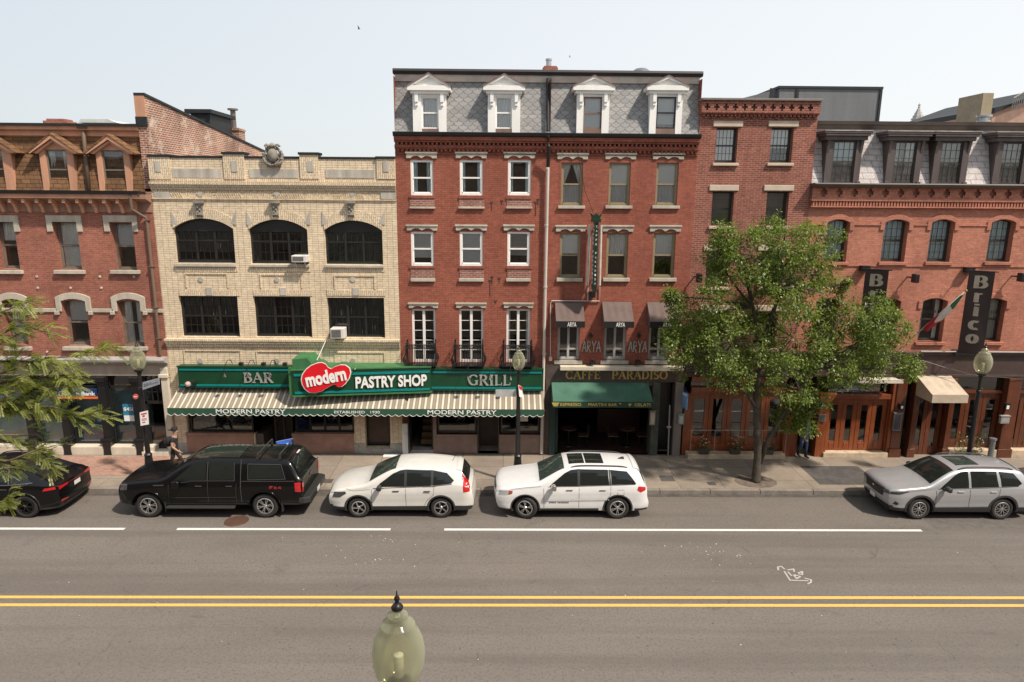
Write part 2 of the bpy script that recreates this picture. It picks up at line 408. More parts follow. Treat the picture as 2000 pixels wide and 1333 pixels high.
SLATE6 = brick('slate_rect', (.55, .505, .49), (.46, .42, .41), (.22, .20, .195), bw=.46, bh=.215, ms=.012, blotch=.16, stain=.25, rough=.6)
SCAL = slate_scallop()
TARP = mat('grey_membrane', (.135, .14, .145), .55, var=.18, scale=1.2, bmp=.3, bscale=6, streak=True)
WOODO = wood('varnished_wood', (.25, .066, .022)); WOODD = wood('varnished_wood_dark', (.13, .038, .017))
PANEL = mat('brown_stone_panel', (.30, .165, .125), .55, var=.2)

# ---------------- ground
def sheet(name, x0, x1, y0, y1, z, m, kind='structure'):
    b = MB(); b.face([(x0, y0, z), (x1, y0, z), (x1, y1, z), (x0, y1, z)])
    return tag(b.build(name, m), kind=kind)
KY = 21.93; KZ = .15
sheet('ground', -700, 700, -300, 900, -.03, mat('earth', (.16, .15, .14), .9))
sheet('road', -120, 120, 7.2, 23, 0, ASPH)
b = MB(); b.face([(-120, KY+.16, KZ), (120, KY+.16, KZ), (120, 62, KZ), (-120, 62, KZ)])
tag(b.build('pavement', CONC), kind='structure')
b = MB()
x = -60.
while x < 60:
    L = random.uniform(1.7, 2.4); b.box(x, x+L-.012, KY, KY+.16, -.1, KZ+.004); x += L
tag(b.build('kerb', KERB, bevel=.015), kind='structure')
sheet('brick_paving', -30, -12.25, 23.05, D-.42, KZ+.005, PAVB)
b = MB(); b.box(-60, 60, -.5, 7.1, -.1, .15); b.box(-60, 60, 7.1, 7.26, -.1, .16)
tag(b.build('near_pavement', CONC), kind='structure')
# gutter tar line and road markings
sheet('gutter_strip', -60, 60, KY-.22, KY-.003, .004, mat('gutter_dirt', (.075, .068, .06), .9, var=.4, fine=.4))
WPAINT = worn_paint('white_road_paint', (.66, .64, .60), amt=.75); YPAINT = worn_paint('yellow_road_paint', (.70, .40, .09), amt=.95)
for a, c in ((-40, -11.56), (-9.97, -3.45), (-1.8, 12.98)):
    tag(sheet('parking_lane_line', a, c, 19.28, 19.405, .005, WPAINT), kind='structure')
for y in (15.32, 15.66):
    tag(sheet('centre_line', -60, 60, y, y+.115, .005, YPAINT), kind='structure')
# tar patches
random.seed(3)
# sprayed utility mark and specks on the road
b = MB()
def stroke(b, pts, wd, z=.006):
    pts = [onZ(*p) for p in pts]
    for p, q in zip(pts, pts[1:]):
        d = (q-p); d.normalize(); n = Vector((-d.y, d.x, 0))*wd/2; e = d*wd*.3
        b.face([(p-e-n).xy[:]+(z,), (q+e-n).xy[:]+(z,), (q+e+n).xy[:]+(z,), (p-e+n).xy[:]+(z,)]); z += .0004
for pts in ([(1520, 1114), (1519, 1108), (1526, 1107), (1532, 1112)], [(1532, 1117), (1543, 1134), (1578, 1135)], [(1572, 1130), (1584, 1133), (1584, 1138), (1578, 1141)],
            [(1539, 1114), (1550, 1112), (1551, 1117)], [(1539, 1118), (1546, 1125)], [(1550, 1124), (1556, 1131), (1563, 1127), (1555, 1124), (1550, 1124)], [(1559, 1120), (1567, 1117), (1567, 1123), (1560, 1122)]):
    stroke(b, pts, .045)
tag(b.build('sprayed_road_mark', worn_paint('spray_paint', (.40, .38, .35), amt=1)), 'faded white utility scribble sprayed on the asphalt near the double yellow line', 'road marking')
b = MB()
for i in range(90):
    px, py = random.choice([(random.gauss(1400, 60), random.uniform(1060, 1110)), (random.uniform(100, 1900), random.uniform(1045, 1320)), (random.gauss(730, 60), random.uniform(1045, 1110))])
    p = onZ(px, py); r = random.uniform(.008, .022); k = random.randint(4, 7); a0 = random.random()*6
    b.face([(p.x+r*math.cos(a0+6.283*j/k)*random.uniform(.6, 1.2), p.y+r*math.sin(a0+6.283*j/k), .0065+i*.00002) for j in range(k)])
tag(b.build('litter_specks', mat('speck', (.6, .58, .54), .8)), 'pale grit and chewing gum specks scattered over the asphalt', 'litter', kind='stuff')
# manhole
t_ = thing('manhole_cover', 'rusty brown round manhole cover in the parking lane beside the black pickup', 'manhole cover', onZ(462, 1018))
b = MB(); p = onZ(462, 1018); r = .36
b.lathe([(0, .010), (r-.05, .010), (r-.045, .006), (r-.03, .006), (r-.025, .011), (r, .011), (r+.01, 0)], (p.x, p.y, 0), 36)
b.build('cover', mat('rusty_iron', (.10, .052, .035), .7, .3, var=.35, scale=9, bmp=.6, bscale=40), t_)
b = MB()
for i in range(-5, 6):
    hh = math.sqrt(max(0, (r-.06)**2-(i*.052)**2)); b.box(p.x-hh, p.x+hh, p.y+i*.052-.009, p.y+i*.052+.009, .0105, .0165)
b.build('ribs', mat('rusty_rib', (.14, .08, .055), .6, .3), t_)
# ---------------- facade helpers
def onX(px, py, X0):
    d = ray(px, py); t = X0/d.x; return Vector((X0, d.y*t, H+d.z*t))
def arcpts(x0, x1, zs, rise, n=12):
    out = []; w_ = (x1-x0)/2; R_ = (w_*w_+rise*rise)/(2*rise); cx = (x0+x1)/2; cz = zs+rise-R_; a = math.asin(min(1, w_/R_))
    for i in range(n+1):
        t = -a+2*a*i/n; out.append((cx+R_*math.sin(t), cz+R_*math.cos(t)))
    return out
def wallmesh(mb, x0, x1, z0, z1, ops, Y=D, dep=.3, m=0, mr=0, reveal=True):
    xs = {x0, x1}; zs = {z0, z1}
    for o in ops:
        xs |= {min(max(o[0], x0), x1), min(max(o[1], x0), x1)}; zs |= {min(max(o[2], z0), z1), min(max(o[3], z0), z1)}
    xs = sorted(xs); zs = sorted(zs)
    for i in range(len(xs)-1):
        for j in range(len(zs)-1):
            cx = (xs[i]+xs[i+1])/2; cz = (zs[j]+zs[j+1])/2
            if any(o[0] < cx < o[1] and o[2] < cz < o[3] for o in ops): continue
            mb.face([(xs[i], Y, zs[j]), (xs[i+1], Y, zs[j]), (xs[i+1], Y, zs[j+1]), (xs[i], Y, zs[j+1])], m)
    for o in ops:
        a, b_, c, d = o[:4]; rise = o[4] if len(o) > 4 else 0
        zt = d-rise
        if reveal:
            mb.face([(a, Y, c), (a, Y, zt), (a, Y+dep, zt), (a, Y+dep, c)], mr)
            mb.face([(b_, Y, zt), (b_, Y, c), (b_, Y+dep, c), (b_, Y+dep, zt)], mr)
            mb.face([(a, Y, c), (a, Y+dep, c), (b_, Y+dep, c), (b_, Y, c)], mr)
            if not rise: mb.face([(a, Y, d), (b_, Y, d), (b_, Y+dep, d), (a, Y+dep, d)], mr)
        if rise:
            P = arcpts(a, b_, zt, rise)
            for p, q in zip(P, P[1:]):
                mb.face([(p[0], Y, p[1]), (q[0], Y, q[1]), (q[0], Y, d), (p[0], Y, d)], m)
                mb.face([(p[0], Y, p[1]), (p[0], Y+dep, p[1]), (q[0], Y+dep, q[1]), (q[0], Y, q[1])], mr)

def drape(mb, x0, x1, z0, z1, y, folds=None, amp=.025, tied=0, m=0):
    n = max(8, int((x1-x0)/.03)); ph = random.random()*6; k = folds or random.uniform(38, 60)
    rows = 8
    P = []
    for j in range(rows+1):
        t = j/rows; z = z1+(z0-z1)*t; r = []
        for i in range(n+1):
            u = i/n; xx = x0+(x1-x0)*u
            if tied > 0: xx = x0+(x1-x0)*u*(1-.75*t)
            if tied < 0: xx = x1-(x1-x0)*(1-u)*(1-.75*t)
            r.append((xx, y+amp*math.sin(k*u*(x1-x0)*1.3+ph)+.006*math.sin(9*t+u*5), z))
        P.append(r)
    for j in range(rows):
        for i in range(n): mb.face([P[j][i], P[j+1][i], P[j+1][i+1], P[j][i+1]], m)

def curtains(fr, cur, x0, x1, z0, z1, y):
    if not cur: return
    kind = cur[0]; m = cur[1]; mb = MB(); nm = 'curtain'
    if kind == 'blind':
        f = cur[2]; zz = z1-(z1-z0)*f; mb.box(x0, x1, y, y+.01, zz, z1); mb.box(x0, x1, y-.012, y+.02, zz-.02, zz+.01); nm = 'blind'
    elif kind == 'slat':
        f = cur[2]; z = z1; zz = z1-(z1-z0)*f; nm = 'blind'
        while z > zz:
            mb.face([(x0, y, z), (x1, y, z), (x1, y+.03, z-.045), (x0, y+.03, z-.045)]); z -= .05
    elif kind == 'full': drape(mb, x0, x1, z0, z1, y)
    elif kind == 'half': drape(mb, x0, x1, z1-(z1-z0)*cur[2], z1, y)
    elif kind == 'sides':
        wd = (x1-x0)*cur[2]; drape(mb, x0, x0+wd, z0, z1, y); drape(mb, x1-wd, x1, z0, z1, y)
    elif kind == 'tied':
        zz = z1-(z1-z0)*cur[2]; c = (x0+x1)/2
        drape(mb, x0, c, zz, z1, y, tied=1); drape(mb, c, x1, zz, z1, y, tied=-1)
    mb.build(nm, m, fr, smooth=kind not in ('blind', 'slat'))

def window(root, ops, x0, x1, z0, z1, fm=None, fw=.055, rec=.13, mun=None, cur=None, lint=None, sill=None, arch=0, glass=None,
           Y=D, rail=.5, cols=1, lm=None, name='window', cmat=None, mw=.009):
    fm = fm or OFFW; glass = glass or GLASS; lm = lm or LIME
    if ops is not None: ops.append((x0, x1, z0, z1, arch))
    ya = Y+rec; b = MB(); zs = z1-arch
    b.box(x0, x0+fw, ya, ya+.07, z0, zs); b.box(x1-fw, x1, ya, ya+.07, z0, zs); b.box(x0+fw, x1-fw, ya-.01, ya+.07, z0, z0+fw*1.1)
    if arch:
        P = arcpts(x0, x1, zs, arch); Q = arcpts(x0+fw, x1-fw, zs, arch-fw*.9)
        for i in range(len(P)-1): b.prism([P[i], P[i+1], Q[i+1], Q[i]], ya, ya+.07)
    else: b.box(x0+fw, x1-fw, ya, ya+.07, z1-fw, z1)
    cw = (x1-x0-2*fw)/cols
    for c in range(cols):
        a = x0+fw+cw*c; e = a+cw
        if c: b.box(a-fw*.6, a+fw*.6, ya-.005, ya+.065, z0+fw, zs if arch else z1-fw)
        s = .028
        zt = (zs+arch*.5) if arch else z1-fw; zr = z0+(z1-z0)*rail
        if rail:
            b.box(a, e, ya+.015, ya+.06, zr-.028, zr+.028)
            b.box(a, a+s, ya+.01, ya+.055, zr, zt); b.box(e-s, e, ya+.01, ya+.055, zr, zt)
            b.box(a, a+s, ya+.035, ya+.08, z0+fw, zr); b.box(e-s, e, ya+.035, ya+.08, z0+fw, zr); b.box(a, e, ya+.035, ya+.08, z0+fw, z0+fw+.045)
        if mun:
            nx, nz = mun
            for i in range(1, nx): xx = a+cw*i/nx; b.box(xx-mw, xx+mw, ya+.03, ya+.05, z0+fw, zt)
            for i in range(1, nz):
                zz = z0+fw+(zt-z0-fw)*i/nz; b.box(a, e, ya+.031, ya+.049, zz-mw, zz+mw)
    fr = b.build(name, fm, root, bevel=0)
    g = MB(); yg = ya+.042
    if arch:
        P = arcpts(x0+.01, x1-.01, zs, arch-.01); g.face([(x0+.01, yg, z0+.01), (x1-.01, yg, z0+.01)]+[(p[0], yg, p[1]) for p in P[::-1]])
    else: g.face([(x0+.01, yg, z0+.01), (x1-.01, yg, z0+.01), (x1-.01, yg, z1-.01), (x0+.01, yg, z1-.01)])
    g.build('pane', glass, fr)
    curtains(fr, cur, x0+fw*.6, x1-fw*.6, z0+.02, z1-.03, ya+.07)
    if lint:
        kind, la, lb, ov = lint; l = MB(); a, e = x0-ov, x1+ov; pr = .05
        if kind == 'flat': l.box(a, e, Y-pr, Y+.1, la, lb)
        elif kind == 'scroll':
            h = lb-la; c = (a+e)/2; k = h*.38
            l.prism([(a, la), (a+.16, la), (a+.20, la+k*.6), (a+.30, la+k), (c-.14, la+k), (c-.05, la+k*.35), (c, la), (c+.05, la+k*.35), (c+.14, la+k), (e-.30, la+k), (e-.20, la+k*.6), (e-.16, la), (e, la), (e, lb), (a, lb)], Y-pr, Y+.1)
            l.box(a-.03, e+.03, Y-pr-.035, Y-pr+.02, lb-.05, lb+.015)
        elif kind == 'ears':
            l.prism([(a, la-.35), (x0-.003, la-.35), (x0-.003, la), (x1+.003, la), (x1+.003, la-.35), (e, la-.35), (e, lb), (a, lb)], Y-pr, Y+.1)
        elif kind == 'earsarch':
            P = arcpts(x0-.003, x1+.003, la, .09, 8); Q = arcpts(a, e, lb-.15, .17, 8)
            l.prism([(x0-.003, la-.38)]+P+[(x1+.003, la-.38), (e, la-.38)]+Q[::-1]+[(a, la-.38)], Y-pr, Y+.1)
            l.box(a-.05, a+.1, Y-pr-.05, Y, la-.5, la-.36); l.box(e-.1, e+.05, Y-pr-.05, Y, la-.5, la-.36)
        elif kind == 'brickarch':
            P = arcpts(x0, x1, z1-arch, arch, 14); Q = arcpts(x0-ov, x1+ov, z1-arch+.02, arch+.16, 14)
            l.prism([(x0-ov, z1-arch-.28), (x0-.002, z1-arch-.28)]+P+[(x1+.002, z1-arch-.28), (x1+ov, z1-arch-.28)]+Q[::-1], Y-.045, Y+.02)
        l.build('lintel', lm, fr, bevel=.012)
    if sill:
        sa, sb, ov, pr = sill; l = MB(); l.box(x0-ov, x1+ov, Y-pr, Y+.13, sa, sb); l.build('sill', lm, fr, bevel=.012)
    return fr

def wpx(root, ops, px0, px1, py0, py1, lpx=None, spx=None, lk='flat', ov=.12, sov=.08, spr=.09, **k):
    ym = (py0+py1)/2; xm = (px0+px1)/2
    a, e = X(px0, ym), X(px1, ym); z1, z0 = Z(xm, py0), Z(xm, py1)
    lint = (lk, Z(xm, lpx[1]), Z(xm, lpx[0]), ov) if lpx else None
    sill = (Z(xm, spx[1]), Z(xm, spx[0]), sov, spr) if spx else None
    return window(root, ops, a, e, z0, z1, lint=lint, sill=sill, **k)

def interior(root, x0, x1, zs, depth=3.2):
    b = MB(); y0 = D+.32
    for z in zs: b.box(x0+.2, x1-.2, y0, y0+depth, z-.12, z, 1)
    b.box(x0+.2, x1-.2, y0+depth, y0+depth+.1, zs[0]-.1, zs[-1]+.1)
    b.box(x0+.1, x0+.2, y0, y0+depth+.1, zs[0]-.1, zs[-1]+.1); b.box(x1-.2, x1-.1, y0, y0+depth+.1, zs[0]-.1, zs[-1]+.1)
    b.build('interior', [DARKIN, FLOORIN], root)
def body(root, x0, x1, z1, m, y1=D+12, y0=D):
    b = MB()
    b.face([(x0, y0, 0), (x0, y0, z1), (x0, y1, z1), (x0, y1, 0)]); b.face([(x1, y0, 0), (x1, y1, 0), (x1, y1, z1), (x1, y0, z1)])
    b.face([(x0, y1, 0), (x0, y1, z1), (x1, y1, z1), (x1, y1, 0)])
    b.build('side_wall', m, root)
def mansard(root, x0, x1, zb, zt, sb, m, y=D):
    b = MB(); b.face([(x0, y, zb), (x1, y, zb), (x1, y+sb, zt), (x0, y+sb, zt)])
    b.face([(x0, y, zb), (x0, y+sb, zt), (x0, y+12, zt), (x0, y+12, zb)]); b.face([(x1, y, zb), (x1, y+12, zb), (x1, y+12, zt), (x1, y+sb, zt)])
    b.build('mansard_roof', m, root)
    b = MB(); b.box(x0+.01, x1-.01, y+sb, y+12, zt-.05, zt+.02); b.build('flat_roof', COPPERTOP, root)
def run(root, name, x0, x1, prof, m, **k):
    # moulding: profile in (y, z), extruded along x
    b = MB(); b.prism([(p[0], p[1]) for p in prof], x0, x1, 'x'); o = b.build(name, m, root, **k); fixnormals(o); return o

def dormer(root, x0, x1, zb, zt, px_win, style, tm, rm, fm, cur=None, yf=D+.02, back=1.3, mun=None, rail=.5, ztop=None, glass=None):
    wx0, wx1, wz0, wz1 = px_win
    b = MB(); yb = yf+back
    # front posts
    b.box(x0, wx0, yf, yf+.10, zb, zt); b.box(wx1, x1, yf, yf+.10, zb, zt); b.box(wx0, wx1, yf+.02, yf+.10, wz1, zt)
    if wz0 > zb+.01: b.box(wx0, wx1, yf+.02, yf+.10, zb, wz0, 1)
    # cheeks
    b.box(x0+.012, x0+.06, yf+.10, yb, zb, zt, 2); b.box(x1-.06, x1-.012, yf+.10, yb, zb, zt, 2)
    # back panel
    b.box(wx0-.02, wx1+.02, yf+.55, yf+.6, zb, zt, 3)
    d = b.build('dormer', [tm, BROWNST if style == 'pediment' else tm, tm if style != 'flat' else DKBROWN, DARKIN], root)
    c = (x0+x1)/2
    if style == 'pediment':
        ov = .16; hz = ztop-zt
        e = MB(); e.box(x0-ov*.4, x1+ov*.4, yf-.08, yb, zt, zt+.10); e.box(x0-ov, x1+ov, yf-.16, yb, zt+.10, zt+.26)
        e.box(x0-ov+.05, x1+ov-.05, yf-.06, yf, zt+.26, zt+.27)
        w_ = (x1-x0)/2+ov
        e.prism([(c-w_+.1, zt+.26), (c+w_-.1, zt+.26), (c, ztop-.08)], yf-.05, yb)
        # raking mouldings
        for s in (-1, 1):
            e.prism([(c+s*w_, zt+.26), (c, ztop), (c, ztop-.09), (c+s*(w_-.16), zt+.26)], yf-.16, yf-.03)
        # brackets
        for xx in (x0+.08, x1-.20): e.box(xx, xx+.12, yf-.09, yf, zt-.28, zt); e.box(xx+.01, xx+.11, yf-.06, yf, zt-.40, zt-.28)
        e.build('pediment', tm, d, bevel=.008)
        r = MB()
        for s in (-1, 1):
            A = (c+s*(w_+.03), zt+.25); B = (c, ztop+.03)
            r.prism([A, B, (B[0], B[1]-.028), (A[0]-s*.03, A[1]-.02)] if s < 0 else [B, A, (A[0]-s*.03, A[1]-.02), (B[0], B[1]-.028)], yf-.19, yb)
        o = r.build('dormer_roof', rm, d); fixnormals(o)
    elif style == 'gable':
        w_ = (x1-x0)/2+.32; e = MB(); zl = zt-.12
        e.prism([(x0+.02, zt), (x1-.02, zt), (c, ztop-.16)], yf+.02, yf+.08)
        for s in (-1, 1):
            e.prism([(c+s*w_, zl), (c, ztop), (c, ztop-.16), (c+s*(w_-.12), zl-.05)], yf-.2, yf-.14)
            e.prism([(c+s*(w_-.18), zl-.02), (c, ztop-.17), (c, ztop-.26), (c+s*(w_-.30), zl-.05)], yf-.12, yf+.02)
        o = e.build('bargeboard', tm, d); fixnormals(o)
        r = MB()
        for s in (-1, 1): r.prism([(c+s*(w_+.03), zl-.02), (c, ztop+.03), (c, ztop-.03), (c+s*w_, zl-.07)], yf-.22, yb+.1)
        o = r.build('dormer_roof', rm, d); fixnormals(o)
    else:
        e = MB(); ov = .22
        e.box(x0-ov*.5, x1+ov*.5, yf-.12, yb, zt, zt+.14); e.box(x0-ov*.75, x1+ov*.75, yf-.2, yb, zt+.14, zt+.22); e.box(x0-ov, x1+ov, yf-.22, yb, zt+.22, zt+.30)
        for xx in (x0-.03, x1-.11): e.box(xx, xx+.14, yf-.06, yf, zb, zb+.07); e.prism([(yf-.10, zt), (yf, zt), (yf, zt-.45)], xx+.02, xx+.12, 'x')
        e.build('hood', tm, d, bevel=.01)
        r = MB(); r.box(x0-ov-.01, x1+ov+.01, yf-.24, yb, zt+.30, zt+.33); r.build('dormer_roof', rm, d)
    f = MB(); y = yf+.06; fw = .05
    f.box(wx0, wx0+fw, y, y+.06, wz0, wz1); f.box(wx1-fw, wx1, y, y+.06, wz0, wz1); f.box(wx0+fw, wx1-fw, y, y+.06, wz0, wz0+fw); f.box(wx0+fw, wx1-fw, y, y+.06, wz1-fw, wz1)
    zr = wz0+(wz1-wz0)*rail; f.box(wx0+fw, wx1-fw, y+.01, y+.05, zr-.025, zr+.025)
    if mun:
        for i in range(1, mun[0]): xx = wx0+(wx1-wx0)*i/mun[0]; f.box(xx-.009, xx+.009, y+.02, y+.045, wz0, wz1)
        for i in range(1, mun[1]): zz = wz0+(wz1-wz0)*i/mun[1]; f.box(wx0, wx1, y+.021, y+.044, zz-.009, zz+.009)
    f.build('sash', fm, d)
    g = MB(); g.face([(wx0, y+.03, wz0), (wx1, y+.03, wz0), (wx1, y+.03, wz1), (wx0, y+.03, wz1)]); g.build('pane', glass or GLASS, d)
    if cur: curtains(d, cur, wx0+.03, wx1-.03, wz0+.02, wz1-.02, y+.12)
    return d

def dentils(root, x0, x1, z0, z1, step, wd, pr, m, y=D):
    b = MB(); x = x0+step/2
    while x < x1-wd: b.box(x, x+wd, y-pr, y+.02, z0, z1); x += step
    b.build('dentil_course', m, root)

# ---------------- lettering
def txt(s, parent, org, xdir, width, height, m, ext=.012, bold=0, name='lettering', slant=0, updir=Vector((0, 0, 1))):
    cu = bpy.data.curves.new('t', 'FONT'); cu.body = s; cu.extrude = .5; cu.offset = bold; cu.resolution_u = 3
    o = bpy.data.objects.new('t', cu); C.objects.link(o); dg = bpy.context.evaluated_depsgraph_get(); dg.update()
    me = bpy.data.meshes.new_from_object(o.evaluated_get(dg)); bpy.data.objects.remove(o)
    xs = [v.co.x for v in me.vertices]; ys = [v.co.y for v in me.vertices]
    ax, bx, ay, by = min(xs), max(xs), min(ys), max(ys)
    xdir = Vector(xdir).normalized(); up = updir; nn = xdir.cross(up)   # towards the reader
    po = Vector(parent.get('_o', (0, 0, 0))); org = Vector(org)
    for v in me.vertices:
        u = (v.co.x-ax)/(bx-ax)*width; h = (v.co.y-ay)/(by-ay)*height; z = v.co.z*2*ext/2
        v.co = org+xdir*(u+slant*h)+up*h+nn*(z+ext/2)-po
    me.materials.append(m); q = bpy.data.objects.new(name, me); C.objects.link(q); q.parent = parent; return q
def arc_(cx, cy, rx, ry, a0, a1, n=10): return [(cx+rx*math.cos(rad(a0+(a1-a0)*i/n)), cy+ry*math.sin(rad(a0+(a1-a0)*i/n))) for i in range(n+1)]
LET = {  # width, strokes, serifs (x, y, half length)
 'A': (.78, [[(.39, 1), (.05, 0)], [(.36, 1), (.72, 0)], [(.17, .35), (.58, .35)]], [(.06, 0, .13), (.70, 0, .15)], [1]),
 'B': (.66, [[(.14, 0), (.14, 1)], [(.14, .97)]+arc_(.32, .75, .22, .22, 90, -90)+[(.14, .53)], [(.14, .53)]+arc_(.34, .28, .26, .25, 90, -90)+[(.14, .03)]], [(.13, 0, .12), (.13, 1, .12)], [0]),
 'R': (.74, [[(.14, 0), (.14, 1)], [(.14, .97)]+arc_(.34, .73, .22, .24, 90, -90)+[(.14, .49)], [(.34, .49), (.66, 0)]], [(.14, 0, .13), (.13, 1, .12), (.68, 0, .1)], [0, 2]),
 'G': (.8, [arc_(.42, .5, .36, .48, 40, 320, 18), [(.68, .05), (.68, .42)]], [(.68, .42, .13), (.69, .8, .03)], [0, 1]),
 'I': (.34, [[(.17, 0), (.17, 1)]], [(.17, 0, .15), (.17, 1, .15)], [0]),
 'L': (.6, [[(.14, 0), (.14, 1)], [(.14, .03), (.56, .03), (.58, .22)]], [(.12, 1, .12), (.1, 0, .1)], [0]),
 'C': (.76, [arc_(.42, .5, .36, .48, 42, 318, 18), [(.69, .72), (.69, .95)]], [], [0]),
 'F': (.6, [[(.14, 0), (.14, 1)], [(.14, .97), (.56, .97), (.58, .78)], [(.14, .52), (.42, .52)], [(.42, .42), (.42, .62)]], [(.14, 0, .14), (.12, 1, .1)], [0]),
 'E': (.64, [[(.14, 0), (.14, 1)], [(.14, .97), (.56, .97), (.58, .78)], [(.14, .52), (.42, .52)], [(.42, .42), (.42, .62)], [(.14, .03), (.58, .03), (.61, .24)]], [(.12, 0, .1), (.12, 1, .1)], [0]),
 'P': (.66, [[(.14, 0), (.14, 1)], [(.14, .97)]+arc_(.34, .71, .25, .26, 90, -90)+[(.14, .45)]], [(.14, 0, .14), (.12, 1, .12)], [0]),
 'D': (.78, [[(.14, 0), (.14, 1)], [(.14, .97)]+arc_(.34, .5, .36, .47, 90, -90, 14)+[(.14, .03)]], [(.12, 0, .11), (.12, 1, .11)], [0]),
 'S': (.58, [arc_(.29, .74, .21, .24, 30, 225, 10)+[(.3, .5)]+arc_(.29, .26, .22, .25, 60, -150, 12)], [], [0]),
 'O': (.86, [arc_(.43, .5, .37, .48, 0, 360, 24)], [], [0]),
 'r': (.46, [[(.14, 0), (.14, .7)], [(.14, .5), (.28, .68), (.4, .66)]], [(.14, 0, .13), (.1, .7, .08)], [0]),
 'i': (.3, [[(.14, 0), (.14, .7)], [(.14, .86), (.14, .98)]], [(.14, 0, .13), (.1, .7, .08)], [0, 1]),
 'c': (.5, [arc_(.27, .34, .21, .34, 50, 310, 12)], [], [0]),
 'o': (.54, [arc_(.27, .34, .21, .34, 0, 360, 16)], [], [0]),
}
def serif(s, parent, org, xdir, width, height, m, thick=.17, thin=.075, gap=.1, ext=.02, name='lettering', vertical=False, up=Vector((0, 0, 1))):
    tot = 0
    for ch in s: tot += (LET[ch][0] if ch in LET else .45)+gap
    tot -= gap; kx = width/tot if not vertical else width; ky = height if not vertical else height/len(s)*.86
    xdir = Vector(xdir).normalized(); nn = xdir.cross(up); b = MB(); org = Vector(org); cx = 0; seg = 0
    for idx, ch in enumerate(s):
        if ch not in LET: cx += .45+gap; continue
        wd, strokes, serifs, thk = LET[ch]
        def P(x, y, t):
            if vertical: return org+xdir*((x-wd/2)*kx)+up*(height-(idx+1)*height/len(s)+y*ky)+nn*t
            return org+xdir*((cx+x)*kx)+up*(y*ky)+nn*t
        for i, st in enumerate(strokes):
            for (xa, ya), (xb, yb) in zip(st, st[1:]):
                L = math.hypot(xb-xa, yb-ya); 
                if L < 1e-6: continue
                v = abs(yb-ya)/L; T = (thin+(thick-thin)*(v if i in thk or len(st) > 3 else 0))/2
                if len(st) == 2 and i not in thk: T = thin/2
                nx, ny = -(yb-ya)/L*T, (xb-xa)/L*T; ex, ey = (xb-xa)/L*.01, (yb-ya)/L*.01; seg += 1; t = ext+(seg % 3)*.0006
                A = [(xa-ex+nx, ya-ey+ny), (xb+ex+nx, yb+ey+ny), (xb+ex-nx, yb+ey-ny), (xa-ex-nx, ya-ey-ny)]
                f = [P(x, y, t) for x, y in A]; k = [P(x, y, 0) for x, y in A]
                b.face(f[::-1])
                for q in range(4): b.face([f[q], f[(q+1) % 4], k[(q+1) % 4], k[q]])
        for (x, y, h) in serifs:
            yy = min(max(y, thin/2), 1-thin/2 if y > .9 else y) if y in (0, 1) else y
            A = [(x-h, yy-thin/2), (x+h, yy-thin/2), (x+h, yy+thin/2), (x-h, yy+thin/2)]
            f = [P(a_, c_, ext+.002) for a_, c_ in A]; k = [P(a_, c_, 0) for a_, c_ in A]; b.face(f)
            for q in range(4): b.face([f[q], f[(q+1) % 4], k[(q+1) % 4], k[q]])
        cx += wd+gap
    return b.build(name, m, parent)
# ================= BUILDING 1: left brick building over the bank
XL, XA, XB, XC, XD, XE, XF = -24.0, -12.72, -3.92, 1.62, 6.93, 11.13, 24.0
b1 = thing('brick_building', 'red brick building with brown shingled mansard, orange dormers and a bank on the ground floor', 'building', (-18, D, 0))
ops = []
zc1 = Z(150, 413)
for (p0, p1, y0, y1, cu) in ((-98, -60, 430, 524, ('full', CURT)), (-6, 33, 433, 526, ('half', CURT, .4)), (108, 155, 434, 527, ('full', CURT)), (219, 263, 436, 528, ('blind', BLIND, .5))):
    wpx(b1, ops, p0, p1, y0, y1, lpx=(421, 434), spx=(528, 535), lk='ears', ov=.2, sov=.12, fm=mat('taupe_frame', (.17, .14, .11), .5), cur=cu, rec=.26, spr=.12)
for (p0, p1, y0, y1, cu) in ((-85, -40, 585, 672, ('full', CURT)), (10, 50, 586, 674, ('full', CURT)), (125, 172, 587, 676, ('blind', BLIND, .45)), (233, 278, 588, 677, ('sides', CURT, .4))):
    wpx(b1, ops, p0, p1, y0, y1, lpx=(573, 589), spx=(677, 684), lk='earsarch', ov=.2, sov=.12, fm=MC['taupe_frame'], cur=cu, rec=.26, spr=.12, arch=.08)
zf1 = Z(150, 697)
b = MB(); wallmesh(b, XL, XA, zf1, zc1, ops, dep=.28); b.build('wall', B_RED1, b1)
b = MB()
for (q0, q1) in ((-40, 113), (178, 222), (284, 322)):
    b.box(X(q0, 604), X(q1, 604) if q1 < 320 else XA, D-.05, D+.05, Z(150, 610), Z(150, 603))
b.build('string_course', LIME, b1, bevel=.01)
b = MB()
for (qx, qy) in ((72, 541), (195, 541), (74, 563), (138, 563), (198, 563), (262, 541), (92, 688)): b.lathe([(0, -.03), (.035, -.03), (.05, -.015), (.05, 0)], (X(qx, qy), D, Z(qx, qy)), 12, ax='y')
b.build('tie_plate', LIME, b1)
b = MB(); x = XL+.3
while x < XA-.3: b.box(x, x+.045, D-.03, D, Z(150, 704)+.12, Z(150, 698)); x += 2.7
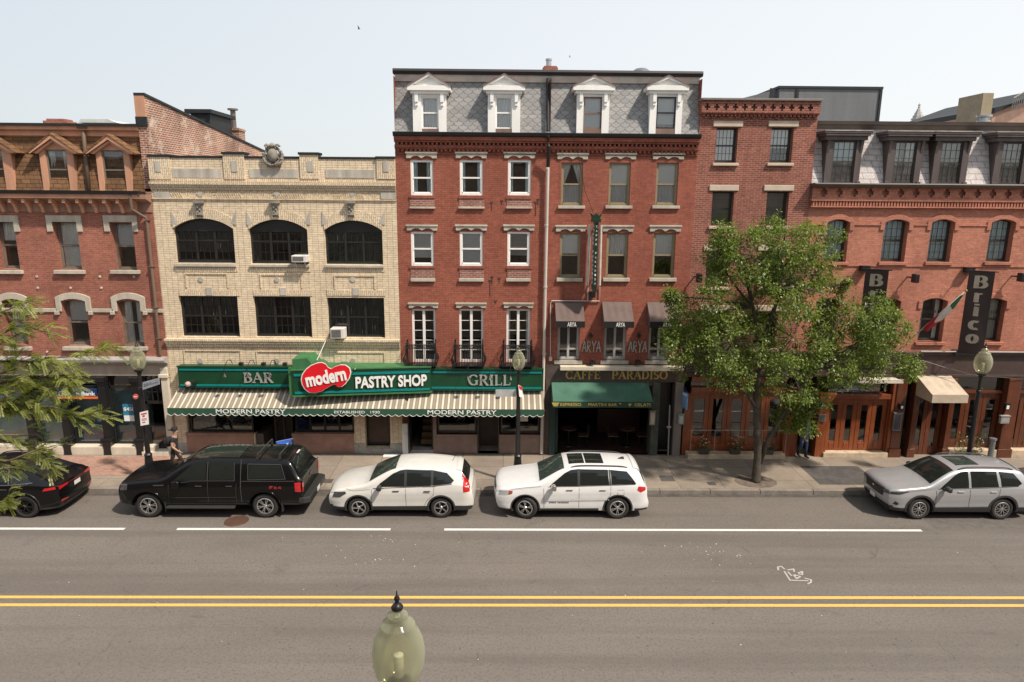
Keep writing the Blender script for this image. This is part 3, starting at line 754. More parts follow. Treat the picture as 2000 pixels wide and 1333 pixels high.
# cornice
zg = Z(150, 378); zt1 = Z(150, 245, D+.45)
run(b1, 'cornice', XL, XA-.02, [(D+.05, zc1-.02), (D-.03, zc1-.02), (D-.03, zg-.32), (D-.42, zg-.18), (D-.42, zg-.03), (D+.05, zg-.03)], TRIMDK)
run(b1, 'cornice_fascia', XL, XA-.28, [(D-.42, zg-.17), (D-.46, zg-.17), (D-.46, zg-.02), (D-.42, zg-.02)], TRIMOR)
run(b1, 'gutter', XL, XA-.2, [(D-.34, zg-.02), (D-.52, zg-.02), (D-.55, zg+.10), (D-.50, zg+.10), (D-.02, zg+.06), (D-.02, zg-.02)], GUTTER)
b = MB(); x = XL+.2
while x < XA-.3:
    b.prism([(D-.38, zg-.2), (D-.40, zg-.33), (D-.26, zg-.36), (D-.14, zg-.52), (D-.10, zg-.68), (D-.03, zg-.70), (D-.03, zg-.2)], x, x+.11, 'x'); x += .475
o = b.build('cornice_bracket', TRIMOR, b1); fixnormals(o)
mansard(b1, XL, XA-.31, zg+.08, zt1, .45, SHING)
run(b1, 'roof_trim', XL, XA-.31, [(D+.36, zt1-.42), (D+.28, zt1-.38), (D+.30, zt1-.22), (D+.14, zt1-.18), (D+.14, zt1-.05), (D+.5, zt1-.05)], TRIMOR)
run(b1, 'roof_edge', XL, XA-.31, [(D+.05, zt1-.05), (D+.05, zt1+.03), (D+1.2, zt1+.10), (D+1.2, zt1-.05)], GUTTER)
for (a, e, wa, we, t, cu) in ((-128, -48, -112, -68, 262, None), (-53, 25, -38, 8, 262, None), (78, 146, 92, 133, 263, ('sides', CURT, .3)), (188, 255, 201, 244, 264, None)):
    x0, x1 = X(a+2, 330), X(e, 330)
    dormer(b1, x0, x1, zg+.10, Z(150, 292), (X(wa, 335), X(we, 335), zg+.14, Z(150, 293)), 'gable', TRIMOR, SHING, MC['taupe_frame'], cur=cu, ztop=Z(150, t), yf=D+.0, back=1.2)
# downpipes
PIPE1 = PIPEBR
b = MB(); xx = X(167, 310); b.tube([(xx-.1, D+.28, zt1-.1), (xx-.08, D+.2, zt1-.3), (xx+.02, D-.06, zg+.12)], .07, 8, 0); b.box(xx-.25, xx+.1, D+.1, D+.35, zt1-.14, zt1+.02)
b.build('downpipe', PIPE1, b1, smooth=True)
xd = XA-.22
b = MB(); b.tube([(xd-.32, D-.45, zg-.02), (xd-.32, D-.43, zg-.55), (xd-.02, D-.1, zg-.85), (xd, D-.09, zg-1.1), (xd, D-.09, Z(318, 692))], .055, 8)
for q in (430, 520, 600, 660): b.box(xd-.08, xd+.08, D-.16, D, Z(300, q)-.02, Z(300, q)+.02)
b.build('downpipe', PIPE1, b1, smooth=False)
# party wall above the neighbour
pA = onX(302, 197, XA); pB = onX(517, 298, XA)
k = (pB.z-pA.z)/(pB.y-pA.y); ya = D+.15
def pz(y): return pA.z+k*(y-pA.y)
b = MB(); b.prism([(ya, 10.2), (pB.y+2, 10.2), (pB.y+2, pz(pB.y+2)), (ya, pz(ya))], XA-.30, XA, 'x'); o = b.build('party_wall', B_OLD, b1); fixnormals(o)
b = MB(); b.prism([(ya-.06, pz(ya)+.005), (pB.y+2, pz(pB.y+2)+.005), (pB.y+2, pz(pB.y+2)+.09), (ya-.06, pz(ya)+.09)], XA-.34, XA+.05, 'x'); o = b.build('coping', GUTTER, b1); fixnormals(o)
b = MB(); b.box(XA-.34, XA+.01, ya-.05, ya, Z(290, 240), pz(ya)); b.box(XA-.36, XA+.03, ya-.06, ya+.02, zt1-.05, zt1+.28, 1); b.build('party_wall_end', [TRIMOR, GUTTER], b1)
b = MB(); b.face([(XA, D, 0), (XA, D+14, 0), (XA, D+14, 10.19), (XA, D, 10.19)]); b.face([(XL, D+14, 0), (XL, D+14, zt1), (XA, D+14, zt1), (XA, D+14, 0)]); b.build('side_wall', B_OLD, b1)
# chimney on party wall, roof hatch, small stack
cy = onX(468, 265, XA-.1).y
b = MB(); b.box(XA-.62, XA-.02, cy-.3, cy+.5, pz(cy)-.6, pz(cy)+.62); b.box(XA-.66, XA+.02, cy-.34, cy+.54, pz(cy)+.5, pz(cy)+.57); c1 = b.build('chimney', B_OLD, b1)
b = MB(); b.lathe([(.12, 0), (.12, .85), (.24, .86), (.24, .93), (0, .95)], (XA-.36, cy+.05, pz(cy)+.6), 14); b.build('flue', mat('flue_metal', (.22, .17, .15), .5, .6), c1, smooth=False)
hy = 31.5
b = MB(); hx0, hx1 = X(374, 240, hy), X(411, 240, hy); b.box(hx0, hx1, hy, hy+2.4, 11.8, Z(400, 222, hy)); b.box(hx0-.18, hx1+.14, hy-.2, hy+2.6, Z(400, 222, hy), Z(400, 222, hy)+.16)
b.box(hx0+.15, hx1-.2, hy-.02, hy, Z(400, 250, hy), Z(400, 232, hy), 1); rh = b.build('roof_hatch', [GUTTER, mat('hatch_glass', (.03, .035, .04), .15)], b1)
b = MB(); sx = X(107, 237, 30); b.box(sx-.5, sx+.5, 30, 30.7, 11.5, Z(107, 236, 30)); b.box(sx-.38, sx+.36, 30.05, 30.65, 11.5, Z(107, 232, 30)); b.build('chimney', B_RED1, b1)
b = MB(); sx = X(188, 237, 28); b.prism([(sx-.7, Z(188, 240, 28)), (sx-.6, Z(188, 233, 28)), (sx+.45, Z(188, 233, 28)), (sx+.8, Z(188, 240, 28))], 28, 29.6); o = b.build('skylight', mat('skylight_frame', (.5, .52, .5), .5), b1); fixnormals(o)
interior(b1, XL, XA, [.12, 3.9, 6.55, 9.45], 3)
# bank shopfront
zs0 = Z(150, 733); yb = D+.05
run(b1, 'shop_cornice', XL, XA, [(D+.1, zf1+.02), (D-.28, zf1+.02), (D-.32, zf1-.06), (D-.3, zf1-.14), (D-.12, zf1-.20), (D-.06, zf1-.30), (D+.1, zf1-.30)], GRAN)
b = MB(); b.box(XL, XA, D-.06, D+.3, zs0, zf1-.31); b.build('stone_fascia', mat('sandstone', (.36, .30, .24), .8, var=.2, streak=True), b1)
b = MB(); zb_ = Z(150, 868)
b.box(XL, XA-.72, D-.28, D+.1, .14, zb_); b.build('plinth', LIMEW, b1, bevel=.02)
cols = [X(q, 800) for q in (-150, -60, 62, 131, 209, 273)]
b = MB()
for c in cols:
    b.box(c-.13, c+.13, D-.22, D+.05, zb_-.1, zs0-.2); b.box(c-.17, c+.17, D-.30, D+.05, zs0-.2, zs0-.02); b.box(c-.15, c+.15, D-.26, D, zs0-.3, zs0-.22)
    b.box(c-.2, c+.2, D-.34, D, zb_+.25, zb_+.32)
    b.prism([(c-.18, zb_+.25), (c+.18, zb_+.25), (c+.13, zb_-.1), (c+.15, .14), (c-.15, .14), (c-.13, zb_-.1)], D-.31, D-.18)
o = b.build('iron_column', BLACKM, b1, bevel=.012)
sh = MB(); gl = MB(); zt_ = Z(150, 757)
edges = [XL]+cols
for i in range(len(cols)):
    x0 = (cols[i-1]+.13) if i else XL; x1 = cols[i]-.13
    sh.box(x0, x1, yb+.02, yb+.1, zt_-.05, zt_+.05); sh.box(x0, x1, yb+.02, yb+.1, zb_, zb_+.06); sh.box(x0, x0+.05, yb+.02, yb+.1, zb_, zs0); sh.box(x1-.05, x1, yb+.02, yb+.1, zb_, zs0)
    gl.face([(x0, yb+.07, zb_), (x1, yb+.07, zb_), (x1, yb+.07, zs0), (x0, yb+.07, zs0)])
# door with tall transom
dx0, dx1 = cols[-1]+.13, X(326, 800)
sh.box(dx1, dx1+.12, D-.1, D+.1, .14, zs0, 0)
sh.build('shopfront_frame', BLACKF, b1); gl.build('shop_pane', glassmat('shop_glass_clear', (.8, .88, .9), .09), b1)
d_ = MB(); d_.box(dx0, dx0+.16, yb, yb+.08, .2, zs0); d_.box(dx1-.12, dx1, yb, yb+.08, .2, zs0); zd = Z(300, 790)
d_.box(dx0, dx1, yb, yb+.08, zd, zd+.1); d_.box(dx0+.16, dx1-.12, yb, yb+.08, .2, .45)
for i in (1, 2): xx = dx0+.16+(dx1-dx0-.28)*i/3; d_.box(xx-.015, xx+.015, yb+.02, yb+.06, zd+.1, zs0)
d_.box(dx0+.16, dx1-.12, yb+.02, yb+.06, zd+.45, zd+.48)
dd = d_.build('door', BLACKF, b1); g = MB(); g.face([(dx0, yb+.06, .2), (dx1, yb+.06, .2), (dx1, yb+.06, zs0), (dx0, yb+.06, zs0)]); g.build('pane', MC['shop_glass_clear'], dd)
h = MB(); h.box(dx0+.2, dx1-.16, yb-.04, yb-.02, 1.18, 1.22); h.build('handle', GUTTER, dd)
b = MB(); b.box(dx0-.05, dx1+.05, D-.35, D+.1, .14, .3); b.build('doorstep', LIMEW, b1, bevel=.01)
b = MB(); b.box(XA-.3, XA-.02, D-.12, D+.1, .14, Z(320, 700)-.35); b.box(XA-.36, XA+.0, D-.18, D+.1, Z(330, 737), Z(330, 730)); b.build('pilaster', LIMEW, b1, bevel=.02)
# wall behind the bank glass, its pale teal painted in for reflections
b = MB(); b.box(XL+.3, XA-1.2, D+.75, D+.8, .3, 2.6); b.build('reflection_wall', mat('bank_reflection_tone', (.42, .58, .60), .7, var=.35, scale=1.2), b1)
for i_, (a_, c_, z1_, col_) in enumerate(((-60, 62, 2.5, (.42, .60, .58)), (62, 131, 2.3, (.40, .58, .58)), (131, 209, 1.35, (.10, .26, .42)), (209, 273, 1.2, (.22, .30, .32)))):
    b = MB(); b.box(X(a_, 800)+.2, X(c_, 800)-.2, yb+.09, yb+.1, zb_+.06, z1_); b.build('window_film', mat('film_%d' % i_, col_, .5, var=.25, scale=1.5), b1)
# bank signs
s = thing('bank_sign', 'navy sign with white lettering and an orange underline above the bank windows', 'sign', (X(160, 765), D-.3, Z(160, 765)))
x0, x1 = X(118, 765), X(196, 765); b = MB(); b.box(x0, x1, D-.26, D-.2, Z(160, 771), Z(160, 756)); b.build('board', mat('navy', (.010, .03, .12), .35), s)
b = MB(); b.box(x0, x1, D-.265, D-.2, Z(160, 775.5), Z(160, 771.1)); b.build('orange_stripe', mat('orange', (.75, .16, .03), .4), s)
txt('Eastern Bank', s, (x0+.1, D-.262, Z(160, 769.3)), (1, 0, 0), x1-x0-.14, .155, SIGNW, bold=.02)
s = thing('window_poster', 'blue poster with a white dollar figure inside the bank window', 'poster', (X(252, 806), D+.03, Z(252, 806)))
x0, x1 = X(240, 806), X(265, 806); b = MB(); b.box(x0, x1, D+.015, D+.03, Z(252, 824), Z(252, 790)); b.build('sheet', [mat('poster_blue', (.03, .20, .32), .5)], s)
txt('$450', s, (x0+.04, D+.012, Z(252, 804)), (1, 0, 0), .42, .16, SIGNW, bold=.02)
b = MB(); b.box(x0+.02, x1-.02, D+.01, D+.014, Z(252, 823), Z(252, 812)); b.build('white_panel', SIGNW, s)
s = MB(); s.box(X(226, 845), X(246, 845), D+.2, D+.22, Z(236, 857), Z(236, 836)); tag(s.build('red_banner', mat('banner_red', (.5, .06, .03), .6)), 'red banner low inside the bank window right of the iron column', 'banner')

# ================= BUILDING 2: cream brick
b2 = thing('cream_brick_building', 'cream brick building with three wide arched windows and a carved cartouche on its parapet', 'building', ((XA+XB)/2, D, 0))
ops = []; XA2 = XA+.0
def tri(px0, px1, py0, py1, arch, curs, **k):
    return wpx(b2, ops, px0, px1, py0, py1, arch=arch, fm=BLACKF, fw=.07, cols=3, mun=(3, 4), rec=.16, glass=GLASSD, cur=curs, **k)
DARKC = mat('dim_curtain', (.42, .43, .39), .9)
w1 = tri(340, 457, 427, 514, .36, ('half', DARKC, .75), spx=(515, 521), sov=.03); w2 = tri(487, 601, 429, 516, .36, ('sides', DARKC, .15), spx=(517, 522), sov=.03)
w3 = tri(634, 747, 431, 517, .36, ('full', CURTG), spx=(518, 523), sov=.03)
w4 = tri(352, 466, 579, 658, 0, ('half', DARKC, .5)); w5 = tri(497, 608, 580, 659, 0, ('sides', DARKC, .36)); w6 = tri(640, 751, 582, 660, 0, ('full', DARKC))
for w_, (a, e) in ((w1, (340, 457)), (w2, (487, 601)), (w3, (634, 747))):
    # solid black tympanum in the arch head
    m_ = MB(); x0, x1 = X(a, 470), X(e, 470); zt = Z((a+e)/2, 428+ (a-340)*.007); P = arcpts(x0+.05, x1-.05, zt-.36, .31)
    m_.prism(P+[(x1-.05, zt-.45), (x0+.05, zt-.45)], D+.15, D+.19); o = m_.build('transom_panel', BLACKF, w_); fixnormals(o)
ztop2 = Z(535, 309); zlow = Z(535, 335)
pier = [(297, 333, 305), (437, 478, 300), (586, 622, 301), (736, 773, 309)]
zp = .15
ops2 = [(X(366, 840), X(497, 840), .95, Z(430, 800)), (X(497, 840)+.0, X(572, 840), .15, Z(430, 800)), (X(572, 840), X(692, 840), .95, Z(600, 800)), (X(713, 840), X(762, 840), .35, Z(700, 800))]
b = MB(); wallmesh(b, XA, XB, zp, ztop2-.1, ops+ops2, dep=.3); b.build('wall', B_CREAM, b2)
b = MB(); b.box(XA, XB, D+.004, D+.35, ztop2-.1, ztop2-.02)
for (a, e, t) in pier:
    xa_ = X(a, 320) if a > 300 else XA; xe_ = X(e, 320) if e < 770 else XB; b.box(xa_, xe_, D-.05, D+.40, Z((a+e)/2, 350), Z((a+e)/2, t+2))
b.build('parapet', B_CREAMV, b2)
b = MB(); b.box(XA, XB, D-.03, D+.38, ztop2-.019, ztop2+.06)
for (a, e, t) in pier:
    xa_ = X(a, 320)-.04 if a > 300 else XA; xe_ = X(e, 320)+.04 if e < 770 else XB; b.box(xa_, xe_, D-.09, D+.44, Z((a+e)/2, t+2)+.003, Z((a+e)/2, t-3))
b.build('coping', GUTTER, b2, bevel=.01)
b = MB()
for (a, e) in ((337, 432), (487, 582), (636, 731)): b.box(X(a, 338), X(e, 338), D-.025, D+.02, Z((a+e)/2, 348), Z((a+e)/2, 330+ (a-337)*.006))
for a in (309, 458, 606, 754): b.box(X(a-5, 328), X(a+6, 328), D-.072, D-.02, Z(a, 336), Z(a, 315))
for a in (302, 744): b.box(X(a, 380), X(a+30, 380), D-.035, D+.02, Z(a, 389), Z(a, 375))
for a in (391, 540, 688):
    for q in (546, 705): b.prism([(X(a+1, q)+.10*math.cos(t), Z(a+1, q)+.10*math.sin(t)) for t in [i*math.pi/4 for i in range(8)]], D-.03, D+.02)
    b.prism([(X(a, 379)+.12*math.cos(t), Z(a, 379)+.12*math.sin(t)) for t in [i*math.pi/2 for i in range(4)]], D-.03, D+.02)
for a, e in ((340, 457), (487, 601), (634, 747)):
    for q, s_ in ((a, 1), (e, -1)): b.prism([(X(q-s_*5, 440), Z(q, 440)), (X(q+s_*6, 440), Z(q, 437)), (X(q+s_*2, 425), Z(q, 425)), (X(q-s_*5, 416), Z(q, 412))][::s_], D-.03, D+.02)
for a in (409, 553, 695): b.box(X(a-6, 570), X(a+6, 570), D-.04, D+.02, Z(a, 577), Z(a, 562))
o = b.build('stone_panel', mat('cast_stone', (.40, .37, .32), .8, var=.3, fine=.15, streak=True), b2); fixnormals(o)
# soldier courses, arches, belt courses
b = MB()
b.box(XA, XB, D-.02, D+.01, Z(535, 356), Z(535, 350))
for (a, e) in ((352, 466), (497, 608), (640, 751)): b.box(X(a-2, 572), X(e+2, 572), D-.02, D+.01, Z((a+e)/2, 578), Z((a+e)/2, 567))
for (a, e, t) in ((340, 457, 427), (487, 601, 429), (634, 747, 431)):
    x0, x1 = X(a, 470), X(e, 470); zt = Z((a+e)/2, t); P = arcpts(x0, x1, zt-.36, .36); Q = arcpts(x0+.0, x1-.0, zt-.0, .36)
    for i in range(12): b.prism([P[i], P[i+1], Q[i+1], Q[i]], D-.025, D+.01)
    b.box(x0-.05, x1+.05, D-.02, D+.01, Z((a+e)/2, 531), Z((a+e)/2, 523))
o = b.build('soldier_course', B_CREAMV, b2); fixnormals(o)
z_ = Z(535, 358)
for i, (t, bt, pr) in enumerate(((357, 362, .14), (363, 367, .10), (368, 372, .06))):
    b = MB(); b.box(XA, XB, D-pr, D+.02, Z(535, bt), Z(535, t)); b.build('belt_course', B_CREAMV, b2)
    dentils(b2, XA, XB, Z(535, bt)-.045, Z(535, bt)-.002, .11, .055, pr-.02, B_CREAM)
run(b2, 'belt_course', XA, XB, [(D, Z(535, 389)), (D-.05, Z(535, 389)), (D-.05, Z(535, 391)), (D, Z(535, 392))], B_CREAM)
for i, (t, bt, pr) in enumerate(((662, 666, .16), (667, 671, .12), (672, 677, .07))):
    b = MB(); b.box(XA, XB, D-pr, D+.02, Z(535, bt), Z(535, t)); b.build('belt_course', B_CREAM if i % 2 else B_CREAMV, b2)
    dentils(b2, XA, XB, Z(535, bt)-.045, Z(535, bt)-.002, .11, .055, pr-.02, B_CREAM)
b = MB()   # raised panels outlines
for (a, e, t, u) in ((361, 445, 534, 562), (507, 590, 536, 563), (652, 733, 538, 565), (358, 471, 684, 715), (500, 612, 686, 716), (653, 752, 688, 718)):
    x0, x1, zt, zb2 = X(a, t), X(e, t), Z((a+e)/2, t), Z((a+e)/2, u); b.box(x0, x1, D-.035, D+.01, zt-.04, zt); b.box(x0, x0+.05, D-.03, D+.01, zb2, zt-.04); b.box(x1-.05, x1, D-.03, D+.01, zb2, zt-.04)
b.build('raised_panel', B_CREAMV, b2)
b = MB(); x = XA+.75; i = 0
while x < XB-.75:
    s_ = 1 if int((x-XA)/1.1) % 2 else -1
    z0, z1 = Z(535, 388), Z(535, 376); b.prism([(x, z0), (x+.035, z0), (x+.035+s_*.1, z1), (x+s_*.1, z1)], D-.022, D+.005); x += .085
o = b.build('herringbone_frieze', B_CREAMV, b2); fixnormals(o)
b = MB()
for a in (391, 539, 686):
    x = X(a, 408); zt, zb2 = Z(a, 393), Z(a, 424)
    b.box(x-.17, x+.17, D-.22, D, zt-.08, zt+.02); b.prism([(D-.18, zt-.08), (D-.10, zb2+.25), (D-.14, zb2+.08), (D-.05, zb2), (D, zb2), (D, zt-.08)], x-.11, x+.11, 'x')
    for j in range(5): zz = zt-.13-j*.09; b.lathe([(0, -.03), (.045, 0), (0, .03)], (x-.04 if j % 2 else x+.04, D-.17+j*.013, zz), 8, ax='y')
o = b.build('keystone', mat('cast_stone_dark', (.22, .20, .17), .85, var=.35, fine=.2, bmp=.4), b2)
# cartouche
random.seed(5)
cx_, cz_ = X(535, 305), Z(535, 304); b = MB()
def blob(c, r, sy=1, n=12):
    pr = [(r[0]*math.sin(math.pi*i/8), -r[2]*math.cos(math.pi*i/8)) for i in range(9)]; s0 = len(b.v); b.lathe(pr, (0, 0, 0), n)
    for i in range(s0, len(b.v)): v = b.v[i]; b.v[i] = (c[0]+v[0], c[1]+v[1]*r[1]/r[0], c[2]+v[2])
blob((cx_, D-.12, cz_), (.24, .16, .30))
b.tube([(cx_+.34*math.cos(t), D-.08, cz_+.36*math.sin(t)) for t in [i*math.pi/12 for i in range(25)]], .065, 8)
for s_ in (-1, 1):
    b.tube([(cx_+s_*(.30+.13*math.cos(t)*(1-t/9)), D-.1, cz_-.02+.14*math.sin(t)*(1-t/9)-.02*t) for t in [i*.45 for i in range(16)]], [.07-.003*i for i in range(16)], 7)
    b.tube([(cx_+s_*(.22+.1*math.cos(t)), D-.12, cz_+.36+.1*math.sin(t)) for t in [i*.5 for i in range(12)]], .05, 7)
    b.tube([(cx_+s_*.42, D-.1, cz_-.1), (cx_+s_*.34, D-.14, cz_-.32), (cx_+s_*.1, D-.14, cz_-.44), (cx_, D-.14, cz_-.4)], [.06, .07, .07, .05], 7)
for i in range(26):
    t = random.uniform(0, 6.28); blob((cx_+.42*math.cos(t), D-.12-random.random()*.05, cz_+.42*math.sin(t)), (random.uniform(.035, .07),)*3, n=6)
blob((cx_, D-.12, cz_+.42), (.12, .1, .12)); b.box(cx_-.3, cx_+.3, D-.12, D+.2, cz_-.5, cz_-.38)
b.v = [(cx_+(v[0]-cx_)*.80, v[1], cz_+(v[2]-cz_)*.80) for v in b.v]
b.build('cartouche', MC['cast_stone_dark'], b2, smooth=True)
body(b2, XA+.02, XB-.01, ztop2-.5, B_OLD); b = MB(); b.box(XA+.02, XB, D+.35, D+12, 10.35, 10.4); b.build('flat_roof', COPPERTOP, b2)
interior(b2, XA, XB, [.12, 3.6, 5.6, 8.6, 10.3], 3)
# ground floor joinery
def shopwin(root, px0, px1, z0, z1, m, rec=.12, cols=1, panel=None, glass=None, Y=D, name='shop_window'):
    x0, x1 = X(px0, 835), X(px1, 835); b = MB(); y = Y+rec; fw = .06
    b.box(x0, x1, y, y+.08, z0, z0+fw); b.box(x0, x1, y, y+.08, z1-fw, z1); b.box(x0, x0+fw, y, y+.08, z0+fw, z1-fw); b.box(x1-fw, x1, y, y+.08, z0+fw, z1-fw)
    for i in range(1, cols): xx = x0+(x1-x0)*i/cols; b.box(xx-.03, xx+.03, y, y+.07, z0+fw, z1-fw)
    f = b.build(name, m, root); g = MB(); g.face([(x0, y+.05, z0), (x1, y+.05, z0), (x1, y+.05, z1), (x0, y+.05, z1)]); g.build('pane', glass or SHOPG, f); return f
zh = Z(430, 800)
shopwin(b2, 370, 493, .97, zh, BLACKF); shopwin(b2, 576, 690, .97, zh, BLACKF, cols=4)
b = MB()
for (a, e) in ((366, 497), (572, 692)):
    b.box(X(a, 870), X(e, 870), D-.03, D+.1, .17, .88); b.box(X(a, 870), X(e, 870), D-.08, D+.12, .88, .97)
b.box(X(416, 870)+.6, X(416, 870)+1.2, D-.036, D, .5, .72)
b.build('stall_riser', PANEL, b2, bevel=.01)
# recessed entrance of the pastry shop
b = MB(); x0, x1 = X(497, 840), X(572, 840); b.box(x0+.3, x1-.3, D+1.3, D+1.38, .15, zh); b.face([(x0, D+.05, .155), (x1, D+.05, .155), (x1-.3, D+1.3, .16), (x0+.3, D+1.3, .16)])
b.box(x0, x0+.3, D+.1, D+1.3, .15, .9); b.build('recessed_entrance', DKBROWN, b2)
f = MB(); f.box(x0+.35, x0+.42, D+1.22, D+1.3, .2, zh); f.box(x1-.42, x1-.35, D+1.22, D+1.3, .2, zh); f.box((x0+x1)/2-.03, (x0+x1)/2+.03, D+1.22, D+1.3, .2, zh); f.build('door', BROWNF, b2)
b = MB(); x0, x1 = X(713, 840), X(762, 840); b.box(x0, x1, D+.35, D+.4, .35, zh); b.box(x0+.1, x1-.1, D+.33, D+.36, .5, 2.3, 1); b.build('door', [BLACKF, mat('door_brown', (.055, .028, .02), .4)], b2)
b = MB(); b.box(x0-.1, x1+.1, D-.05, D+.35, .14, .34); b.build('doorstep', GRAN, b2, bevel=.01)
b = MB()
for (a, e) in ((326, 366), (692, 713), (762, 790)): b.box(X(a, 870), X(e, 870), D-.03, D+.02, .15, .55)
b.build('granite_base', GRAN, b2, bevel=.01)
# pastry display behind the glass
random.seed(11)
b = MB(); cmats = [mat('box_red', (.38, .10, .07)), mat('box_white', (.55, .52, .45)), mat('box_teal', (.16, .30, .28)), mat('box_tan', (.42, .26, .14)), mat('box_dark', (.07, .05, .05))]
for i in range(95):
    x = random.uniform(X(372, 835)+.15, X(490, 835)-.1); lv = random.choice([0, 0, 0, .3, .65, .95]); z = 1.02+lv; s_ = random.uniform(.04, .11); y = D+random.uniform(.35, .8)
    if random.random() < .5: b.box(x-s_, x+s_, y, y+s_, z, z+random.uniform(.05, .16), random.randrange(5))
    else: b.lathe([(0, 0), (s_, .01), (s_*.9, s_), (s_*.3, s_*1.5), (0, s_*1.5)], (x, y, z), 7, m=random.randrange(5))
b.box(X(372, 835), X(490, 835), D+.25, D+.95, .98, 1.0, 4)
for z in (1.32, 1.66, 1.96): b.box(X(372, 835), X(490, 835), D+.55, D+.95, z-.02, z, 4)
tag(b.build('pastry_display', cmats), 'jumble of pastries, boxes and trinkets behind the shop window under the striped awning', 'display', kind='stuff')
b = MB()
for i in range(26): t = i/25; b.lathe([(0, -.012), (.014, 0), (0, .012)], (X(497, 835)+.15+.5*math.sin(2.4*t), D+.3+t*.5, 2.4-1.35*t+.05*math.sin(i*2)), 6)
tag(b.build('string_lights', mat('bulb', (.7, .66, .55), .3)), 'string of little white bulbs hanging beside the pastry shop entrance', 'string lights')
# ================= BUILDING 3: brick row house, white windows
GREYTRIM = mat('grey_eave', (.52, .50, .46), .6)
b3 = thing('brick_building', 'red brick row house with white sashes and three iron balconies above the GRILL sign', 'building', ((XB+XC)/2, D, 0))
b4 = thing('brick_building', 'red brick row house with tan framed windows above the CAFFE PARADISO lettering', 'building', ((XC+XD)/2, D, 0))
zg3 = Z(1060, 264); ze3 = Z(1060, 150, D+.55)
def rowhouse_top(root, x0, x1, last):
    for (t, bt, pr) in ((270, 277, .26), (277, 281, .20), (286, 291, .14), (291, 294, .10), (301, 303, .05)):
        b = MB(); b.box(x0, x1-.003, D-pr, D+.02, Z(1060, bt), Z(1060, t)); b.build('corbel_course', B_RED3, root)
    dentils(root, x0, x1, Z(1060, 286), Z(1060, 281), .155, .075, .17, B_RED3)
    dentils(root, x0, x1, Z(1060, 298.5), Z(1060, 294), .155, .085, .09, B_RED3)
    run(root, 'gutter', x0-(.02 if not last else 0), x1-.002, [(D+.1, zg3-.11), (D-.26, zg3-.11), (D-.34, zg3-.06), (D-.37, zg3+.03), (D-.33, zg3+.05), (D+.1, zg3+.03)], GUTTER)
    mansard(root, x0, x1, zg3+.03, ze3, .55, SCAL)
    run(root, 'eave_fascia', x0, x1-.002, [(D+.5, ze3-.22), (D+.42, ze3-.22), (D+.34, ze3-.05), (D+.34, ze3), (D+.6, ze3)], GREYTRIM)
    run(root, 'roof_edge', x0-.05*(not last), x1+(.08 if last else -.002), [(D+.6, ze3+.003), (D+.24, ze3+.003), (D+.20, ze3+.10), (D+.24, ze3+.18), (D+.8, ze3+.2)], GUTTER)
rowhouse_top(b3, XB, XC, False); rowhouse_top(b4, XC, XD, True)
for root, a, e, wa, we, fm, cu, t in ((b3, 807, 872, 824, 857, WHITE, ('full', CURT), 146), (b3, 953, 1016, 968, 1000, WHITE, ('full', CURT), 148), (b4, 1126, 1189, 1139, 1175, BROWNST, ('blind', BLIND, 1), 151), (b4, 1268, 1331, 1281, 1319, BLACKF, ('blind', BLIND, .85), 151)):
    x0, x1 = X(a, 215), X(e, 215); ym = t+35
    dormer(root, x0, x1, zg3+.03, Z(a+30, 182)-.05, (X(wa, 215), X(we, 215), Z(a, 252), Z(a+30, 190)), 'pediment', WHITE, BROWNST, fm, cur=cu, ztop=Z(a+30, t), yf=D-.12, back=1.2)
ops = []
z3a = Z(920, 303); zg3b = 3.55
for (a, e, cu) in ((802, 846, ('sides', CURTB, .27)), (898, 943, ('sides', CURTB, .2)), (992, 1037, ('sides', CURTB, .2))):
    wpx(b3, ops, a, e, 313, 382, lpx=(298, 310), spx=(404, 408), lk='scroll', ov=.14, sov=.06, fm=WHITE, fw=.075, cur=cu, rec=.04)
for (a, e, cu) in ((803, 847, ('blind', BLIND, .75)), (898, 943, ('blind', BLIND, .9)), (991, 1035, ('slat', BLIND, .7))):
    wpx(b3, ops, a, e, 453, 520, lpx=(440, 451), spx=(544, 550), lk='scroll', ov=.14, sov=.04, fm=WHITE, fw=.075, cur=cu, rec=.04)
for (a, e, cu) in ((805, 851, None), (897, 944, None), (989, 1035, ('sides', CURT, .12))):
    wpx(b3, ops, a, e, 604, 708, lpx=(592, 602), lk='scroll', ov=.1, fm=WHITE, fw=.08, cols=2, mun=(1, 5), rail=0, cur=cu, rec=.1, name='french_window')
ops3 = [(X(798, 840), X(846, 840), .15, 2.75), (X(852, 840), X(932, 840), .95, 2.75), (X(932, 840), X(975, 840), .15, 2.75), (X(975, 840), X(1056, 840), .95, 2.75)]
b = MB(); wallmesh(b, XB, XC, .14, Z(920, 270), ops+ops3, dep=.3); b.build('wall', B_RED3, b3)
b = MB()
for (a, e, t, u) in ((799, 849, 384, 388), (896, 946, 384, 388), (989, 1039, 384, 388), (800, 850, 521, 525), (896, 946, 521, 525), (989, 1039, 521, 525)):
    x0, x1 = X(a, t), X(e, t); b.box(x0, x1, D-.05, D+.02, Z(920, u), Z(920, t)); 
b.build('brick_apron', B_RED3, b3)
b = MB()
for (a, e, t, u) in ((800, 849, 388.5, 404), (897, 946, 388.5, 404), (990, 1039, 388.5, 404), (802, 849, 525.5, 544), (898, 945, 525.5, 544), (991, 1038, 525.5, 544)):
    b.box(X(a, t), X(e, t), D-.02, D+.02, Z(920, u), Z(920, t))
b.build('apron_panel', brick('brick_apron_mix', (.30, .12, .09), (.22, .075, .06), (.34, .25, .21), ms=.014), b3)
random.seed(4); b = MB()
